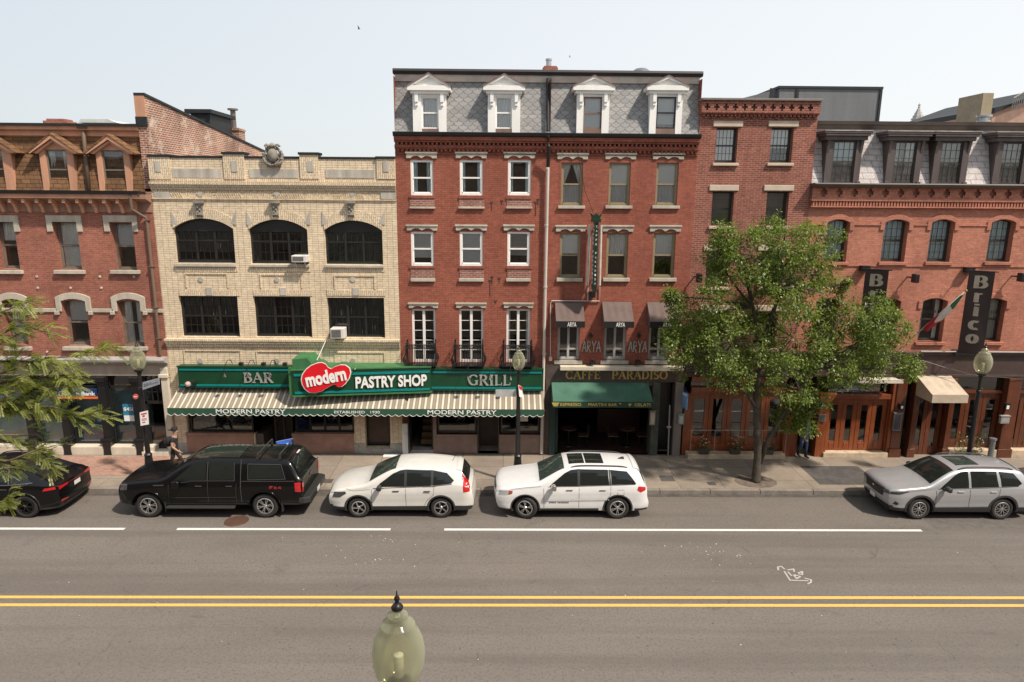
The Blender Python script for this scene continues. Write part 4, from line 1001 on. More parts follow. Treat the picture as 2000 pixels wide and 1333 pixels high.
for (qx, qy, h) in ((1046, 408, .5), (1051, 395, .25), (960, 403, .3), (957, 563, .6), (961, 548, .3), (975, 548, .2), (980, 395, .15), (968, 590, .12)):
    x, z = X(qx, qy), Z(qx, qy); b.box(x-.015, x+.015, D-.012, D, z-h/2, z+h/2); b.box(x-.05, x+.05, D-.014, D, z+h/2-.06, z+h/2)
b.build('anchor_iron', mat('rust_iron_dark', (.06, .03, .025), .8), b3)
# shared downpipe: belongs to this building
xp = X(1067, 400)
b = MB(); b.tube([(xp, D+.3, ze3-.1), (xp, D+.22, ze3-.5), (xp, D-.14, zg3+.12)], .06, 8, 0); b.tube([(xp, D-.14, zg3-.02), (xp, D-.36, zg3-.1), (xp+.03, D-.36, zg3-.4), (xp+.03, D-.14, zg3-1.1)], .065, 8, 0)
b.tube([(xp+.03, D-.14, zg3-1.1), (xp+.0, D-.12, 3.6)], .055, 8, 1); b.tube([(xp, D-.12, 3.6), (xp-.03, D-.12, .2)], .06, 8, 1)
for q in (330, 440, 560, 690, 800): b.lathe([(.07, -.04), (.075, 0), (.07, .04)], (xp+.01, D-.13, Z(1067, q)), 8, m=1)
b.build('downpipe', [GUTTER, CONDUIT], b3, smooth=False)
# iron balconies
def balcony(a, e):
    x0, x1 = X(a, 690), X(e, 690); z0, z1 = Z(920, 710), Z(920, 669); b = MB(); pr = .62; r = .012
    for z in (z1, z1-.13): b.tube([(x0+.12, D, z), (x0+.12, D-pr+.12, z), (x1-.12, D-pr+.12, z), (x1-.12, D, z)], .017, 6)
    b.box(x0+.05, x1-.05, D-pr+.1, D, z0-.02, z0+.02)
    n = 17
    for i in range(n+1):
        x = x0+.12+(x1-x0-.24)*i/n; b.tube([(x, D-pr+.12, z1), (x, D-pr+.10, z1-.35), (x, D-pr, z0+.22), (x, D-pr+.08, z0+.06), (x, D-pr+.14, z0)], r, 4)
        if i % 2: b.tube([(x+.04*math.cos(t), D-pr+.12, z1-.065+.05*math.sin(t)) for t in [k*.9 for k in range(8)]], .008, 4)
    for xs, s_ in ((x0+.12, -1), (x1-.12, 1)):
        for j in range(5):
            y = D-.05-j*.12; b.tube([(xs, y, z1), (xs+s_*.03, y, z1-.35), (xs+s_*.14, y, z0+.25), (xs+s_*.06, y, z0+.06), (xs, y, z0)], r, 4)
        b.tube([(xs, D-.02, z1+.12), (xs, D-.04, z0-.3)], .02, 5)
        b.tube([(xs, D-.03, z0-.25), (xs, D-.2, z0-.2), (xs, D-.35, z0-.03)], .014, 4)
        b.lathe([(0, .08), (.025, .05), (0, 0)], (xs, D-pr+.12, z1), 6)
    return b.build('balcony', BLACKM, b3)
balcony(791, 857); balcony(884, 949); balcony(978, 1044)
# shop front under awning
shopwin(b3, 854, 930, .97, 2.72, DKBROWN); shopwin(b3, 978, 1054, .97, 2.72, DKBROWN)
b = MB()
for (a, e) in ((852, 932), (975, 1056)): b.box(X(a, 870), X(e, 870), D-.03, D+.1, .17, .86); b.box(X(a, 870), X(e, 870), D-.07, D+.12, .86, .95)
b.build('stall_riser', mat('brown_stone_panel_dull', (.215, .145, .12), .6, var=.2), b3, bevel=.01)
b = MB(); x0, x1 = X(932, 840), X(975, 840); b.box(x0, x1, D+.9, D+.97, .15, 2.75); b.box(x0-.0, x0+.05, D+.05, D+.9, .15, 2.75); b.box(x1-.05, x1, D+.05, D+.9, .15, 2.75); b.box(x0+.12, x1-.12, D+.87, D+.9, 1.9, 2.6, 1)
b.build('recessed_entrance', [DKBROWN, mat('transom_grey', (.25, .24, .23), .5)], b3)
x0, x1 = X(798, 840), X(846, 840)
b = MB(); b.box(x0, x0+.07, D+.08, D+.15, .2, 2.75); b.box(x1-.07, x1, D+.08, D+.15, .2, 2.75); b.box(x0, x1, D-.05, D+.35, .14, .3, 1)
for i in range(6): b.box(x0+.4, x1-.06, D+.6+i*.27, D+.87+i*.27, .3+i*.2, .5+i*.2, 2)
b.build('stair_doorway', [BLACKF, GRAN, mat('stair_tan', (.20, .13, .07), .7)], b3)
b = MB(); a_ = .75; p = Vector((x0+.08, D+.1, .32)); q = p+Vector((.0, .9, 0)); b.box(p.x-.02, p.x+.03, p.y-.75, p.y, .32, 2.7); b.build('open_door', BLACKF, b3)
b = MB(); b.box(X(787, 870)-.0, X(799, 870), D-.14, D-.02, .15, Z(790, 826)); b.box(X(791, 870), X(801, 870)+.05, D-.2, D-.14, .15, Z(790, 845)); 
b.build('white_door_casing', WHITE, b3, bevel=.01)
b = MB(); b.box(X(752, 889), X(785, 889), D-.45, D-.2, .16, .2); tag(b.build('white_board', WHITE), 'white board lying flat on the pavement by the doorway left of the white casing', 'board')
b = MB(); b.box(X(1056, 860), XC-.02, D-.06, D+.05, .14, 2.7); b.box(X(846, 860), X(853, 860), D-.05, D+.05, .14, 2.7); b.build('pilaster', MC['brown_stone_panel_dull'], b3, bevel=.01)
b = MB(); b.box(X(1021, 832)-.2, X(1021, 832)+.2, D+.09, D+.1, 1.45, 2.0); b.build('window_notice', OFFW, b3)
interior(b3, XB, XC, [.12, 3.6, 6.4, 9.1, 11.4], 3)
body(b3, XB+.005, XC, ze3-.1, B_RED3, y0=D+.001)
# roof chimney
b = MB(); cx = X(1075, 140, 27); zz = Z(1075, 148, 27); b.box(cx-.24, cx+.24, 27, 27.6, 13.8, zz+.34); b.box(cx-.28, cx+.28, 26.97, 27.63, zz+.2, zz+.29); c_ = b.build('chimney', B_RED1, b3)
b = MB(); b.lathe([(.10, 0), (.10, .24), (.12, .24), (.12, .3), (0, .3)], (cx-.05, 27.3, zz+.34), 12); b.build('flue', mat('galvanised', (.45, .45, .45), .35, .8), c_)
# ================= BUILDING 4
ops = []
TAN = mat('tan_frame', (.27, .215, .13), .5, var=.12)
for (a, e, cu) in ((1096, 1138, ('tied', CURT, .5)), (1189, 1231, ('blind', BLINDW, .52)), (1281, 1324, ('blind', BLINDW, .5))):
    f = wpx(b4, ops, a, e, 318, 402, lpx=(300, 312), spx=(402, 408), lk='scroll', ov=.16, sov=.1, fm=TAN, fw=.07, cur=cu, rec=.09)
    sh_ = MB(); xa_, xe_ = X(a, 360)+.06, X(e, 360)-.06; drape(sh_, xa_, xe_, Z((a+e)/2, 400), Z((a+e)/2, 358), D+.2, amp=.012); sh_.build('reflection_drape', BLIND, f, smooth=True)  # grey drape standing in for the greyish reflection in the lower panes
for (a, e, cu) in ((1093, 1134, ('blind', BLINDW, .45)), (1184, 1226, ('half', CURT, .5)), (1275, 1318, ('blind', BLINDW, .48))):
    wpx(b4, ops, a, e, 455, 543, lpx=(441, 453), spx=(543, 550), lk='scroll', ov=.16, sov=.1, fm=TAN, fw=.07, cur=cu, rec=.09)
for (a, e) in ((1089, 1132), (1180, 1223), (1267, 1309)):
    wpx(b4, ops, a, e, 622, 704, spx=(704, 711), sov=.12, fm=mat('grey_frame', (.42, .41, .39), .5), fw=.07, cols=2, rail=.26, rec=.1)
zfa = Z(1200, 712)
ops4 = [(X(1083, 840), X(1268, 840), .15, 2.95), (X(1283, 840), X(1312, 840), .15, 3.1)]
b = MB(); wallmesh(b, XC, XD, zfa, Z(1200, 270), ops, dep=.3); b.build('wall', B_RED4, b4)
b = MB(); wallmesh(b, XC, XD+.0, .14, zfa, ops4, dep=.4, Y=D-.06); b.face([(XC, D-.06, zfa), (XD, D-.06, zfa), (XD, D+.1, zfa), (XC, D+.1, zfa)]); b.build('shopfront_wall', mat('brown_fascia_stone', (.078, .058, .050), .7, var=.3, bmp=.2), b4)
b = MB(); b.box(X(1093, 712), XD-.1, D-.32, D-.0, Z(1200, 721), Z(1200, 713)); b.build('stone_ledge', LIMEW, b4, bevel=.02)
b = MB(); x0, x1 = X(1072, 860), X(1083, 860); b.box(x0, x1, D-.14, D+.1, .14, 2.95); b.box(x1+.02, x1+.12, D+.02, D+.12, .15, 2.9, 1); b.build('door_post', [mat('dark_green_post', (.015, .045, .04), .4), MC['dark_green_post']], b4)
b = MB(); b.box(X(1268, 860), X(1283, 860), D-.16, D+.1, .14, 3.1, 0); b.box(X(1312, 860), XD-.02, D-.16, D+.1, .14, 3.1, 1)
b.build('stone_pillar', [mat('dark_green_stone', (.05, .06, .05), .6, var=.4), mat('taupe_stone', (.19, .165, .145), .7, var=.25, streak=True)], b4, bevel=.015)
b = MB(); b.box(X(1283, 840), X(1312, 840), D+.5, D+.56, .15, 3.1); b.build('side_door', BLACKF, b4)
b = MB(); b.tube([(X(1304, 880), D-.1, .15), (X(1307, 790), D-.1, Z(1307, 790))], .03, 6); b.tube([(X(1301, 833), D-.1, Z(1305, 833)), (X(1309, 833), D-.1, Z(1305, 833))], .05, 6); b.build('standpipe', GREYP, b4)
# cafe interior: floor, counter, tables seen in the dark
b = MB(); b.box(XC+.3, XD-1.1, D+.1, D+4.4, .13, .16, 1); b.box(XC+2.4, XC+4.2, D+2.5, D+3.0, .16, 1.2); b.build('cafe_counter', [mat('counter', (.05, .02, .015), .4), mat('cafe_floor', (.045, .018, .015), .6)], b4)
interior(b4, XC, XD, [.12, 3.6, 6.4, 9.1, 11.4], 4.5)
body(b4, XC, XD, ze3-.1, B_RED3, y0=D+.001)
b = MB(); xx = X(1252, 145, 27); b.lathe([(.42, 0), (.42, .3), (.36, .45), (.2, .56), (0, .6)], (xx, 27, Z(1252, 152, 27)-.25), 20); b.build('roof_vent', mat('roof_dome', (.12, .13, .15), .4), b4, smooth=True)
# conduits on the wall
b = MB(); zq = Z(1150, 588); b.tube([(X(1171, 560), D-.05, Z(1171, 560)), (X(1171, 586), D-.05, zq), (X(1077, 588), D-.05, zq), (X(1075, 592), D-.05, zq-.1), (X(1075, 695), D-.05, Z(1075, 697))], .02, 6)
b.tube([(X(1148, 560), D-.05, Z(1148, 560)), (X(1148, 586), D-.05, zq)], .02, 6); b.box(X(1072, 700), X(1078, 700), D-.1, D, Z(1075, 704), Z(1075, 697)); b.build('conduit', CONDUIT, b4)
b = MB()
b.tube([onY(1120, 258, D-.35), onY(1143, 375, D-.6), onY(1161, 422, D-.75)], .009, 4); tag(b.build('guy_wire', BLACKM), 'thin black wire running from the roof gutter down to the green projecting sign', 'wire')
# ================= BUILDING 5: tall plum brick with perforated cornice
b5 = thing('brick_building', 'tall narrow plum brick building with a row of cross shaped holes, behind the tree', 'building', ((XD+XE)/2, D, 0))
ops = []; STO5 = mat('tan_lintel', (.50, .42, .33), .8, var=.1, fine=.12)
for (a, e, t, u, cu) in ((1398, 1440, 250, 318, ('blind', BLINDW, 1)), (1505, 1548, 250, 318, ('blind', BLINDW, .55)), (1390, 1432, 375, 441, ('slat', GREYP, 1)), (1496, 1539, 375, 441, ('slat', GREYP, 1)), (1379, 1422, 492, 560, ('slat', BLIND, 1)), (1484, 1528, 492, 560, ('slat', BLIND, 1)), (1372, 1415, 610, 680, None), (1474, 1518, 610, 680, None)):
    cx = (a+e)/2
    wpx(b5, ops, a, e, t, u, lpx=(t-13, t-2), spx=(u+1, u+6.5), lk='flat', ov=.14, sov=.08, lm=STO5, fm=mat('green_black_frame', (.03, .035, .03), .4), fw=.05, mun=(5, 4) if t < 300 else None, cur=cu, rec=.22, mw=.006)
zc5 = Z(1480, 217)
b = MB(); wallmesh(b, XD, XE, 3.3, zc5, ops, dep=.3); b.build('wall', B_RED5, b5)
zt5 = Z(1480, 195)
cr = []; n = 12; x0c, x1c = X(1379, 213), X(1579, 213)
for i in range(n):
    cx = x0c+(x1c-x0c)*i/(n-1); cz = Z(1480, 212.5)+.02; cr += [(cx-.035, cx+.035, cz-.11, cz+.11), (cx-.10, cx+.10, cz-.035, cz+.035)]
b = MB(); wallmesh(b, XD, XE, Z(1480, 220), zt5-.06, cr, Y=D-.16, reveal=False); b.face([(XD, D-.16, Z(1480, 220)), (XE, D-.16, Z(1480, 220)), (XE, D, Z(1480, 220)), (XD, D, Z(1480, 220))])
b.face([(XD, D-.16, Z(1480, 220)), (XD, D, Z(1480, 220)), (XD, D, zt5), (XD, D-.16, zt5)]); b.face([(XE, D-.16, Z(1480, 220)), (XE, D, Z(1480, 220)), (XE, D, zt5), (XE, D-.16, zt5)]); b.face([(XD+.01, D-.03, Z(1480, 219)), (XE-.01, D-.03, Z(1480, 219)), (XE-.01, D-.03, zt5), (XD+.01, D-.03, zt5)])
b.build('perforated_frieze', B_RED5, b5)
for t, u, pr in ((220, 222.5, .2), (222.5, 225, .12)):
    b = MB(); b.box(XD, XE, D-pr, D+.02, Z(1480, u), Z(1480, t)); b.build('corbel_course', B_RED5, b5)
dentils(b5, XD, XE, Z(1480, 229), Z(1480, 225), .14, .08, .11, B_RED5); dentils(b5, XD, XE, Z(1480, 232), Z(1480, 229), .28, .12, .06, B_RED5)
b = MB(); b.box(XD-.03, XE+.03, D-.24, D+.4, zt5-.06, zt5+.02); b.build('coping', mat('coping_grey', (.17, .155, .14), .7), b5, bevel=.015)
body(b5, XD+.002, XE-.002, zt5-.02, B_RED5, y0=D); b = MB(); b.box(XD+.05, XE-.05, D+.3, D+12, zt5-.25, zt5-.2); b.build('flat_roof', COPPERTOP, b5)
interior(b5, XD, XE, [.12, 3.6, 6.4, 8.8, 11.1, zt5-.3], 3)
# ================= BUILDING 6: salmon brick, pinkish slate mansard
b6 = thing('brick_building', 'salmon brick building with brown hooded dormers and arched windows behind the brown banners', 'building', (17, D, 0))
ops = []; DF = mat('bronze_frame', (.045, .04, .032), .4)
for (a, e, cu) in ((1612, 1656, ('full', CURTB)), (1724, 1771, ('full', CURTB)), (1815, 1860, ('full', CURTB)), (1931, 1978, ('full', CURTB)), (2045, 2092, ('full', CURT)), (2160, 2205, None)):
    wpx(b6, ops, a, e, 429, 512, spx=(512, 518), lk='brickarch', lpx=(416, 428), lm=B_RED6, ov=.16, sov=.08, fm=DF, fw=.055, mun=(4, 5), cur=cu, rec=.24, arch=.12, mw=.005)
for (a, e, cu) in ((1590, 1636, None), (1706, 1754, None), (1797, 1845, ('sides', CURT, .25)), (1908, 1960, ('full', DARKC)), (2030, 2080, None)):
    wpx(b6, ops, a, e, 583, 668, spx=(668, 674), lk='brickarch', lpx=(566, 582), lm=B_RED6, ov=.16, sov=.1, fm=DF, fw=.055, cur=cu, rec=.24, arch=.12)
zg6 = Z(1790, 366); zt6 = Z(1790, 243, D+.6)
b = MB(); wallmesh(b, XE, XF, 3.35, Z(1790, 400), ops, dep=.3); b.build('wall', B_RED6, b6)
cr = []; x = XE+.42; cz = Z(1790, 378)
while x < XF-.3: cr += [(x-.05, x+.05, cz-.15, cz+.15), (x-.12, x+.12, cz-.07, cz+.07)]; x += .56
b = MB(); zf6 = Z(1790, 389); wallmesh(b, XE, XF, zf6, zg6, cr, Y=D-.15, reveal=False); b.face([(XE, D-.15, zf6), (XF, D-.15, zf6), (XF, D, zf6), (XE, D, zf6)]); b.face([(XE, D-.02, zf6), (XF, D-.02, zf6), (XF, D-.02, zg6), (XE, D-.02, zg6)])
b.build('perforated_frieze', B_RED6, b6)
b = MB(); b.box(XE, XF, D-.12, D+.01, Z(1790, 404), Z(1790, 394)); b.build('soldier_course', B_SOLD, b6)
dentils(b6, XE, XF, Z(1790, 404), Z(1790, 394), .11, .06, .15, B_RED6)
for t, u, pr in ((389, 394, .18), (404, 406.5, .15), (518.5, 521, .035)):
    b = MB(); b.box(XE, XF, D-pr, D+.01, Z(1790, u), Z(1790, t)); b.build('belt_course', B_RED6, b6)
b = MB(); xl_ = XE
for a_, e_ in ((1612, 1656), (1724, 1771), (1815, 1860), (1931, 1978), (2045, 2092), (2160, 2205)): b.box(xl_, X(a_, 470)-.165, D-.035, D+.01, Z(1790, 441), Z(1790, 438)); xl_ = X(e_, 470)+.165
b.build('belt_course', B_RED6, b6)
b = MB()
x = XE+.6
while x < XF: x += 1
mansard(b6, XE, XF, zg6+.05, zt6, .6, SLATE6)
run(b6, 'gutter', XE-.04, XF, [(D+.1, zg6-.02), (D-.36, zg6-.02), (D-.42, zg6+.08), (D-.38, zg6+.12), (D+.1, zg6+.1)], DKBROWN)
run(b6, 'roof_edge', XE, XF, [(D+.65, zt6-.22), (D+.48, zt6-.2), (D+.42, zt6-.08), (D+.34, zt6-.05), (D+.31, zt6+.06), (D+.8, zt6+.1)], DKBROWN)
random.seed(8)
HOOD = mat('purple_brown_trim', (.085, .066, .062), .55, var=.25, streak=True, fine=.15)
for (a, e, wa, we, cu) in ((1611, 1680, 1624, 1668, ('blind', CURTB, .45)), (1731, 1798, 1744, 1786, ('sides', CURT, .35)), (1822, 1889, 1834, 1876, ('full', DARKC)), (1941, 2008, 1953, 1995, ('full', DARKC)), (2050, 2117, 2063, 2105, None)):
    dormer(b6, X(a, 310), X(e, 310), zg6+.12, Z(1790, 276), (X(wa, 315), X(we, 315), zg6+.14, Z(1790, 277)), 'flat', HOOD, mat('hood_top', (.34, .31, .28), .5, var=.4), DF, cur=cu, mun=(4, 5), yf=D-.08, back=1.0)
body(b6, XE+.005, XF, zt6-.05, B_RED6, y0=D+.61)
interior(b6, XE, XF, [.12, 3.6, 5.9, 8.6, 10.9], 3)
# brown fascia of the restaurant
b = MB(); b.box(XD+.02, XF, D-.10, D+.2, Z(1790, 730), Z(1790, 692)); b.box(XD+.02, XF, D-.2, D+.2, Z(1790, 692), Z(1790, 687)); b.box(XD+.02, XF, D-.16, D+.2, Z(1790, 735), Z(1790, 730)); b.build('brown_fascia', mat('fascia_brown', (.065, .04, .036), .55, var=.2), b6, bevel=.01)
zs6 = Z(1790, 736)
WD, WO = WOODD, WOODO
def leaf_doors(x0, x1, z0, z1, n, y, post=.17, kick=.45, m=WO):
    b = MB(); wd = (x1-x0)/n
    b.box(x0, x1, y, y+.09, z1-.14, z1)
    for i in range(n):
        a, e = x0+wd*i, x0+wd*(i+1); b.box(a+.008, a+post, y, y+.07, z0, z1-.14); b.box(e-post, e-.008, y, y+.07, z0, z1-.14); b.box(a+post, e-post, y+.01, y+.06, z0, z0+kick); b.box(a+post, e-post, y+.01, y+.06, z1-.28, z1-.14)
        b.box(a+post+.03, e-post-.03, y-.005, y+.02, z0+.08, z0+kick-.08)
    o = b.build('folding_door', m, b6, bevel=.006); g = MB(); g.face([(x0, y+.035, z0), (x1, y+.035, z0), (x1, y+.035, z1-.1), (x0, y+.035, z1-.1)]); g.build('pane', SHOPG, o); return o
yw = D+.02
zr = Z(1440, 766)
# left bay (behind the flower boxes)
bx0, bx1 = X(1345, 830), X(1528, 830)
b = MB(); b.box(XD+.05, bx0, D-.12, D+.1, .15, Z(1340, 768)); b.box(bx0, bx1, D-.1, D+.1, zr-.0, zr+.2); b.box(bx0, bx1, D-.08, D+.1, Z(1440, 746), Z(1440, 735)); b.box(bx0+(bx1-bx0)*.53, bx0+(bx1-bx0)*.53+.14, D-.06, D+.1, zr+.2, Z(1440, 746)); b.box(bx1, bx1+.55, D-.2, D+.1, .15, 2.9)
b.box(bx0, bx1, D-.05, D+.05, .32, .55)
b.build('shopfront_frame', WO, b6, bevel=.012)
g = MB(); g.face([(bx0, D+.05, zr+.2), (bx1, D+.05, zr+.2), (bx1, D+.05, 3.3), (bx0, D+.05, 3.3)]); g.build('transom_pane', SHOPG, b6)
leaf_doors(bx0, bx1, .55, zr, 5, D-.02, kick=.35)
b = MB(); b.box(bx0-.1, bx1+.02, D-.5, D-.1, .14, .34); b.build('plinth', mat('cream_stone', (.48, .38, .27), .8, var=.3), b6, bevel=.015)
# doorway with recess
rx0, rx1 = X(1553, 860), X(1588, 860)
b = MB(); b.box(rx0, rx1, D+1.0, D+1.06, .15, 3.3); b.box(rx0-.05, rx0, D+.1, D+1.0, .15, 3.3); b.box(rx1, rx1+.05, D+.1, D+1.0, .15, 3.3); b.build('recessed_entrance', DKBROWN, b6)
# main doors bay
mx0, mx1 = X(1612, 830), X(1728, 830); zdr = Z(1670, 778)
b = MB(); b.box(rx1, mx0, D-.22, D+.1, .15, Z(1600, 768)); b.box(mx0-.02, mx1+.35, D-.16, D+.1, zdr, zdr+.2); b.box(mx1, mx1+.05, D-.12, D+.1, .15, zdr); b.box(mx1+.05, mx1+.5, D-.2, D+.1, .15, zs6-.01)
b.box(mx0, mx1, D-.08, D+.1, Z(1670, 744), Z(1670, 738)); b.build('shopfront_frame', WO, b6, bevel=.012)
g = MB(); g.face([(mx0, D+.05, zdr+.2), (mx1, D+.05, zdr+.2), (mx1, D+.05, 3.3), (mx0, D+.05, 3.3)]); g.build('transom_pane', SHOPG, b6)
leaf_doors(mx0, mx1, .34, zdr, 4, D-.02, kick=.4)
b = MB(); b.box(mx0-.1, mx1+.1, D-.3, D+.1, .14, .34); b.build('doorstep', MC['cream_stone'], b6, bevel=.015)
b = MB(); b.box(X(1655, 738), X(1742, 738), D-.75, D-.05, Z(1700, 742, D-.4), Z(1700, 742, D-.4)+.03); b.box(X(1655, 738), X(1742, 738), D-.78, D-.72, Z(1700, 748, D-.7), Z(1700, 741, D-.7)); b.build('retracted_awning', mat('cream_canvas', (.55, .50, .42), .8), b6)
# pillars to the right
px = [(1733, 1752), (1768, 1779), (1836, 1846), (1944, 1968), (2040, 2064)]
b = MB()
for a, e in px:
    b.box(X(a, 860), X(e, 860), D-.24, D+.12, .5, zs6-.01); b.box(X(a, 860)-.04, X(e, 860)+.04, D-.28, D+.12, .15, .5)
b.build('wooden_pillar', WD, b6, bevel=.015)
for a, e, n, kz in ((1779, 1836, 2, .15), (1846, 1944, 3, .45), (1968, 2040, 3, .45)):
    x0, x1 = X(a, 850), X(e, 850); leaf_doors(x0, x1, kz, 2.7, n, D+.06, m=WD, kick=.35)
    b = MB(); b.box(x0, x1, D-.02, D+.12, 2.7, 2.82); b.build('transom_bar', WD, b6); g = MB(); g.face([(x0, D+.1, 2.82), (x1, D+.1, 2.82), (x1, D+.1, zs6), (x0, D+.1, zs6)]); g.build('transom_pane', SHOPG, b6)
    if kz > .2: b = MB(); b.box(x0, x1, D-.25, D+.1, .14, .45); b.build('plinth', MC['cream_stone'], b6, bevel=.015)
b = MB(); b.tube([onY(1800, 704, D-.25), onY(1845, 718, D-.4), onY(1900, 733, D-.45), onY(2010, 742, D-.25)], .012, 5); tag(b.build('cable', BLACKM), 'thin cable sagging across the brown fascia at the right, above the beige awning', 'cable')
b = MB(); b.tube([(X(1790, 690), D-.24, Z(1790, 684)), (X(2040, 690), D-.24, Z(1790, 685))], .03, 6); b.build('conduit', GREYP, b6)
# ---- things behind the roofs
t = thing('rooftop_structure', 'boxy rooftop addition wrapped in dark grey membrane behind the tall plum brick building', 'rooftop addition', (X(1650, 205, 32), 32, 12))
yb_ = 31.0; x0, x1 = X(1536, 205, yb_), X(1716, 205, yb_); zt = Z(1620, 174, yb_); b = MB(); b.box(x0-.35, x1, yb_, yb_+4, 11.5, zt)
xx = x0
b.build('membrane_wall', TARP, t)
b = MB(); b.box(x0-.42, x1+.1, yb_-.06, yb_+4.1, zt, zt+.1); b.box(x1-.02, x1+.08, yb_-.06, yb_, 11.5, zt)
for q in (1505, 1556): b.box(X(q, 190, yb_)-.06, X(q, 190, yb_)+.06, yb_-.05, yb_, 12, zt)
b.build('edge_trim', GUTTER, t)
b = MB(); b.prism([(x0-2.2, 11.5), (x0-.35, 11.5), (x0-.35, zt), (x0-2.2, Z(1478, 190, yb_)-.1)], yb_+.3, yb_+3.5); o = b.build('side_wall', TARP, t); fixnormals(o)
t = thing('church_spire', 'pale stone church spire with a pointed finial far behind the slate roof', 'spire', (X(1792, 235, 140), 140, 0))
sx = X(1792, 235, 140); zt = Z(1792, 205, 140); b = MB(); b.lathe([(3.2, zt-12), (2.2, zt-5), (1.25, zt-3.6), (.9, zt-2.2), (.35, zt-.9), (.12, zt-.5)], (sx, 140, 0), 8); b.box(sx-3.6, sx+3.6, 137, 143, 0, zt-11)
for i in range(8):
    for j in range(9): tt = j/9; r = 2.5*(1-tt)+.3; b.lathe([(0, -.16), (.13, 0), (0, .16)], (sx+r*math.cos(i*.785), 140+r*math.sin(i*.785), zt-6+tt*5), 5)
b.build('tower', mat('spire_stone', (.36, .35, .33), .9, var=.2), t)
b = MB(); b.lathe([(.1, -.5), (.28, -.3), (.1, -.1), (.3, .1), (.05, .3), (0, .6)], (sx, 140, zt-.1), 8); b.build('finial', MC['spire_stone'], t)
t = thing('brick_building', 'plain tan and grey stair tower rising above the slate roof at the right', 'building', (X(1905, 230, 38), 38, 0))
y_ = 38; x0, x1 = X(1916, 215, y_), X(1937, 215, y_); zt = Z(1925, 182, y_); b = MB(); b.box(x0, x1, y_, y_+2, 0, zt); y2 = (zt-H)/(Z(1874, 198, 1)-H); xl = X(1874, 198, y2)
b.face([(x0-.01, y_, 5), (xl, y2, 5), (xl, y2, zt), (x0-.01, y_, zt)], 1)
b.build('wall', [mat('tan_render', (.30, .25, .17), .9, var=.15), mat('grey_render', (.105, .095, .088), .9, var=.2)], t)
t = thing('apartment_building', 'salmon stucco apartment block with a railed roof deck at the far right edge', 'building', (X(1990, 230, 44), 44, 0))
y_ = 40; b = MB(); x0, x1 = X(1937, 230, y_), X(2060, 230, y_); zt = Z(1940, 222, y_); zt2 = Z(2050, 182, y_)-2.4
b.prism([(x0, 0), (x1, 0), (x1, zt2+2.4), (X(1972, 205, y_), Z(1972, 208, y_)), (x0, zt)], y_, y_+10); o = b.build('wall', mat('salmon_stucco', (.40, .26, .20), .85), t); fixnormals(o)
b = MB(); b.prism([(x0, zt), (X(1972, 205, y_), Z(1972, 208, y_)), (x1, zt2+2.4), (x1, zt2+2.8), (X(1972, 205, y_), Z(1972, 203, y_)), (x0, zt+.3)], y_-.15, y_+10.1); o = b.build('roof_edge', GUTTER, t); fixnormals(o)
b = MB(); xa_, xe_ = X(1978, 205, y_-.4), X(2030, 205, y_-.4); b.tube([(xa_, y_-.4, Z(1978, 194, y_)), (xe_, y_-.4, Z(1978, 194, y_)+.9)], .04, 5)
for i in range(14): xx = xa_+(xe_-xa_)*i/13; b.tube([(xx, y_-.4, Z(1978, 220, y_)+.9*i/13), (xx, y_-.4, Z(1978, 194, y_)+.9*i/13)], .025, 4)
b.build('railing', GREYP, t)
b = MB(); xx, zz = X(1921, 235, 30), Z(1921, 240, 30); b.lathe([(.10, -.5), (.10, .0), (.26, .02), (.26, .08), (.14, .1), (.14, .2), (.3, .22), (.3, .3), (0, .34)], (xx, 30, zz), 16); tag(b.build('roof_ventilator', MC['galvanised'], smooth=False), 'shiny metal turbine vent on the slate roof below the tan stair tower', 'vent')
# ================= SIGNS AND AWNINGS
def signboard(name, label, px0, px1, py0, py1, s, tx0, tx1, ty0, ty1, pr=.35):
    x0, x1 = X(px0, (py0+py1)/2, D-pr), X(px1, (py0+py1)/2, D-pr); xm = (px0+px1)/2; z1, z0 = Z(xm, py0, D-pr), Z(xm, py1, D-pr); yf = D-pr
    t = thing(name, label, 'sign', ((x0+x1)/2, yf, z0))
    b = MB(); b.box(x0, x1, yf, D-.003, z0, z1); b.build('board', GREEN, t, bevel=.01)
    b = MB()
    for z in (z1-.13, z0+.08): b.box(x0+.06, x1-.06, yf-.03, yf, z-.035, z+.035); 
    b.build('teal_band', TEAL, t)
    b = MB(); b.box(x0-.01, x1+.01, yf-.04, yf+.02, z1-.05, z1+.02); b.box(x0-.01, x1+.01, yf-.04, yf+.02, z0-.02, z0+.03); b.build('board_edge', GREEN, t)
    serif(s, t, (X(tx0, ty1, yf), yf-.015, Z(tx0, ty1, yf)), (1, 0, 0), X(tx1, ty0, yf)-X(tx0, ty0, yf), Z(xm, ty0, yf)-Z(xm, ty1, yf), SILVER, ext=.03)
    return t
signboard('shop_sign', 'long dark green signboard with teal bands and silver BAR lettering left of the red heart', 348, 600, 716, 757, 'BAR', 477, 534, 728, 747)
signboard('shop_sign', 'dark green signboard with teal bands and silver GRILL lettering under the iron balconies', 838, 1061, 721, 762, 'GRILL', 915, 997, 732, 752)
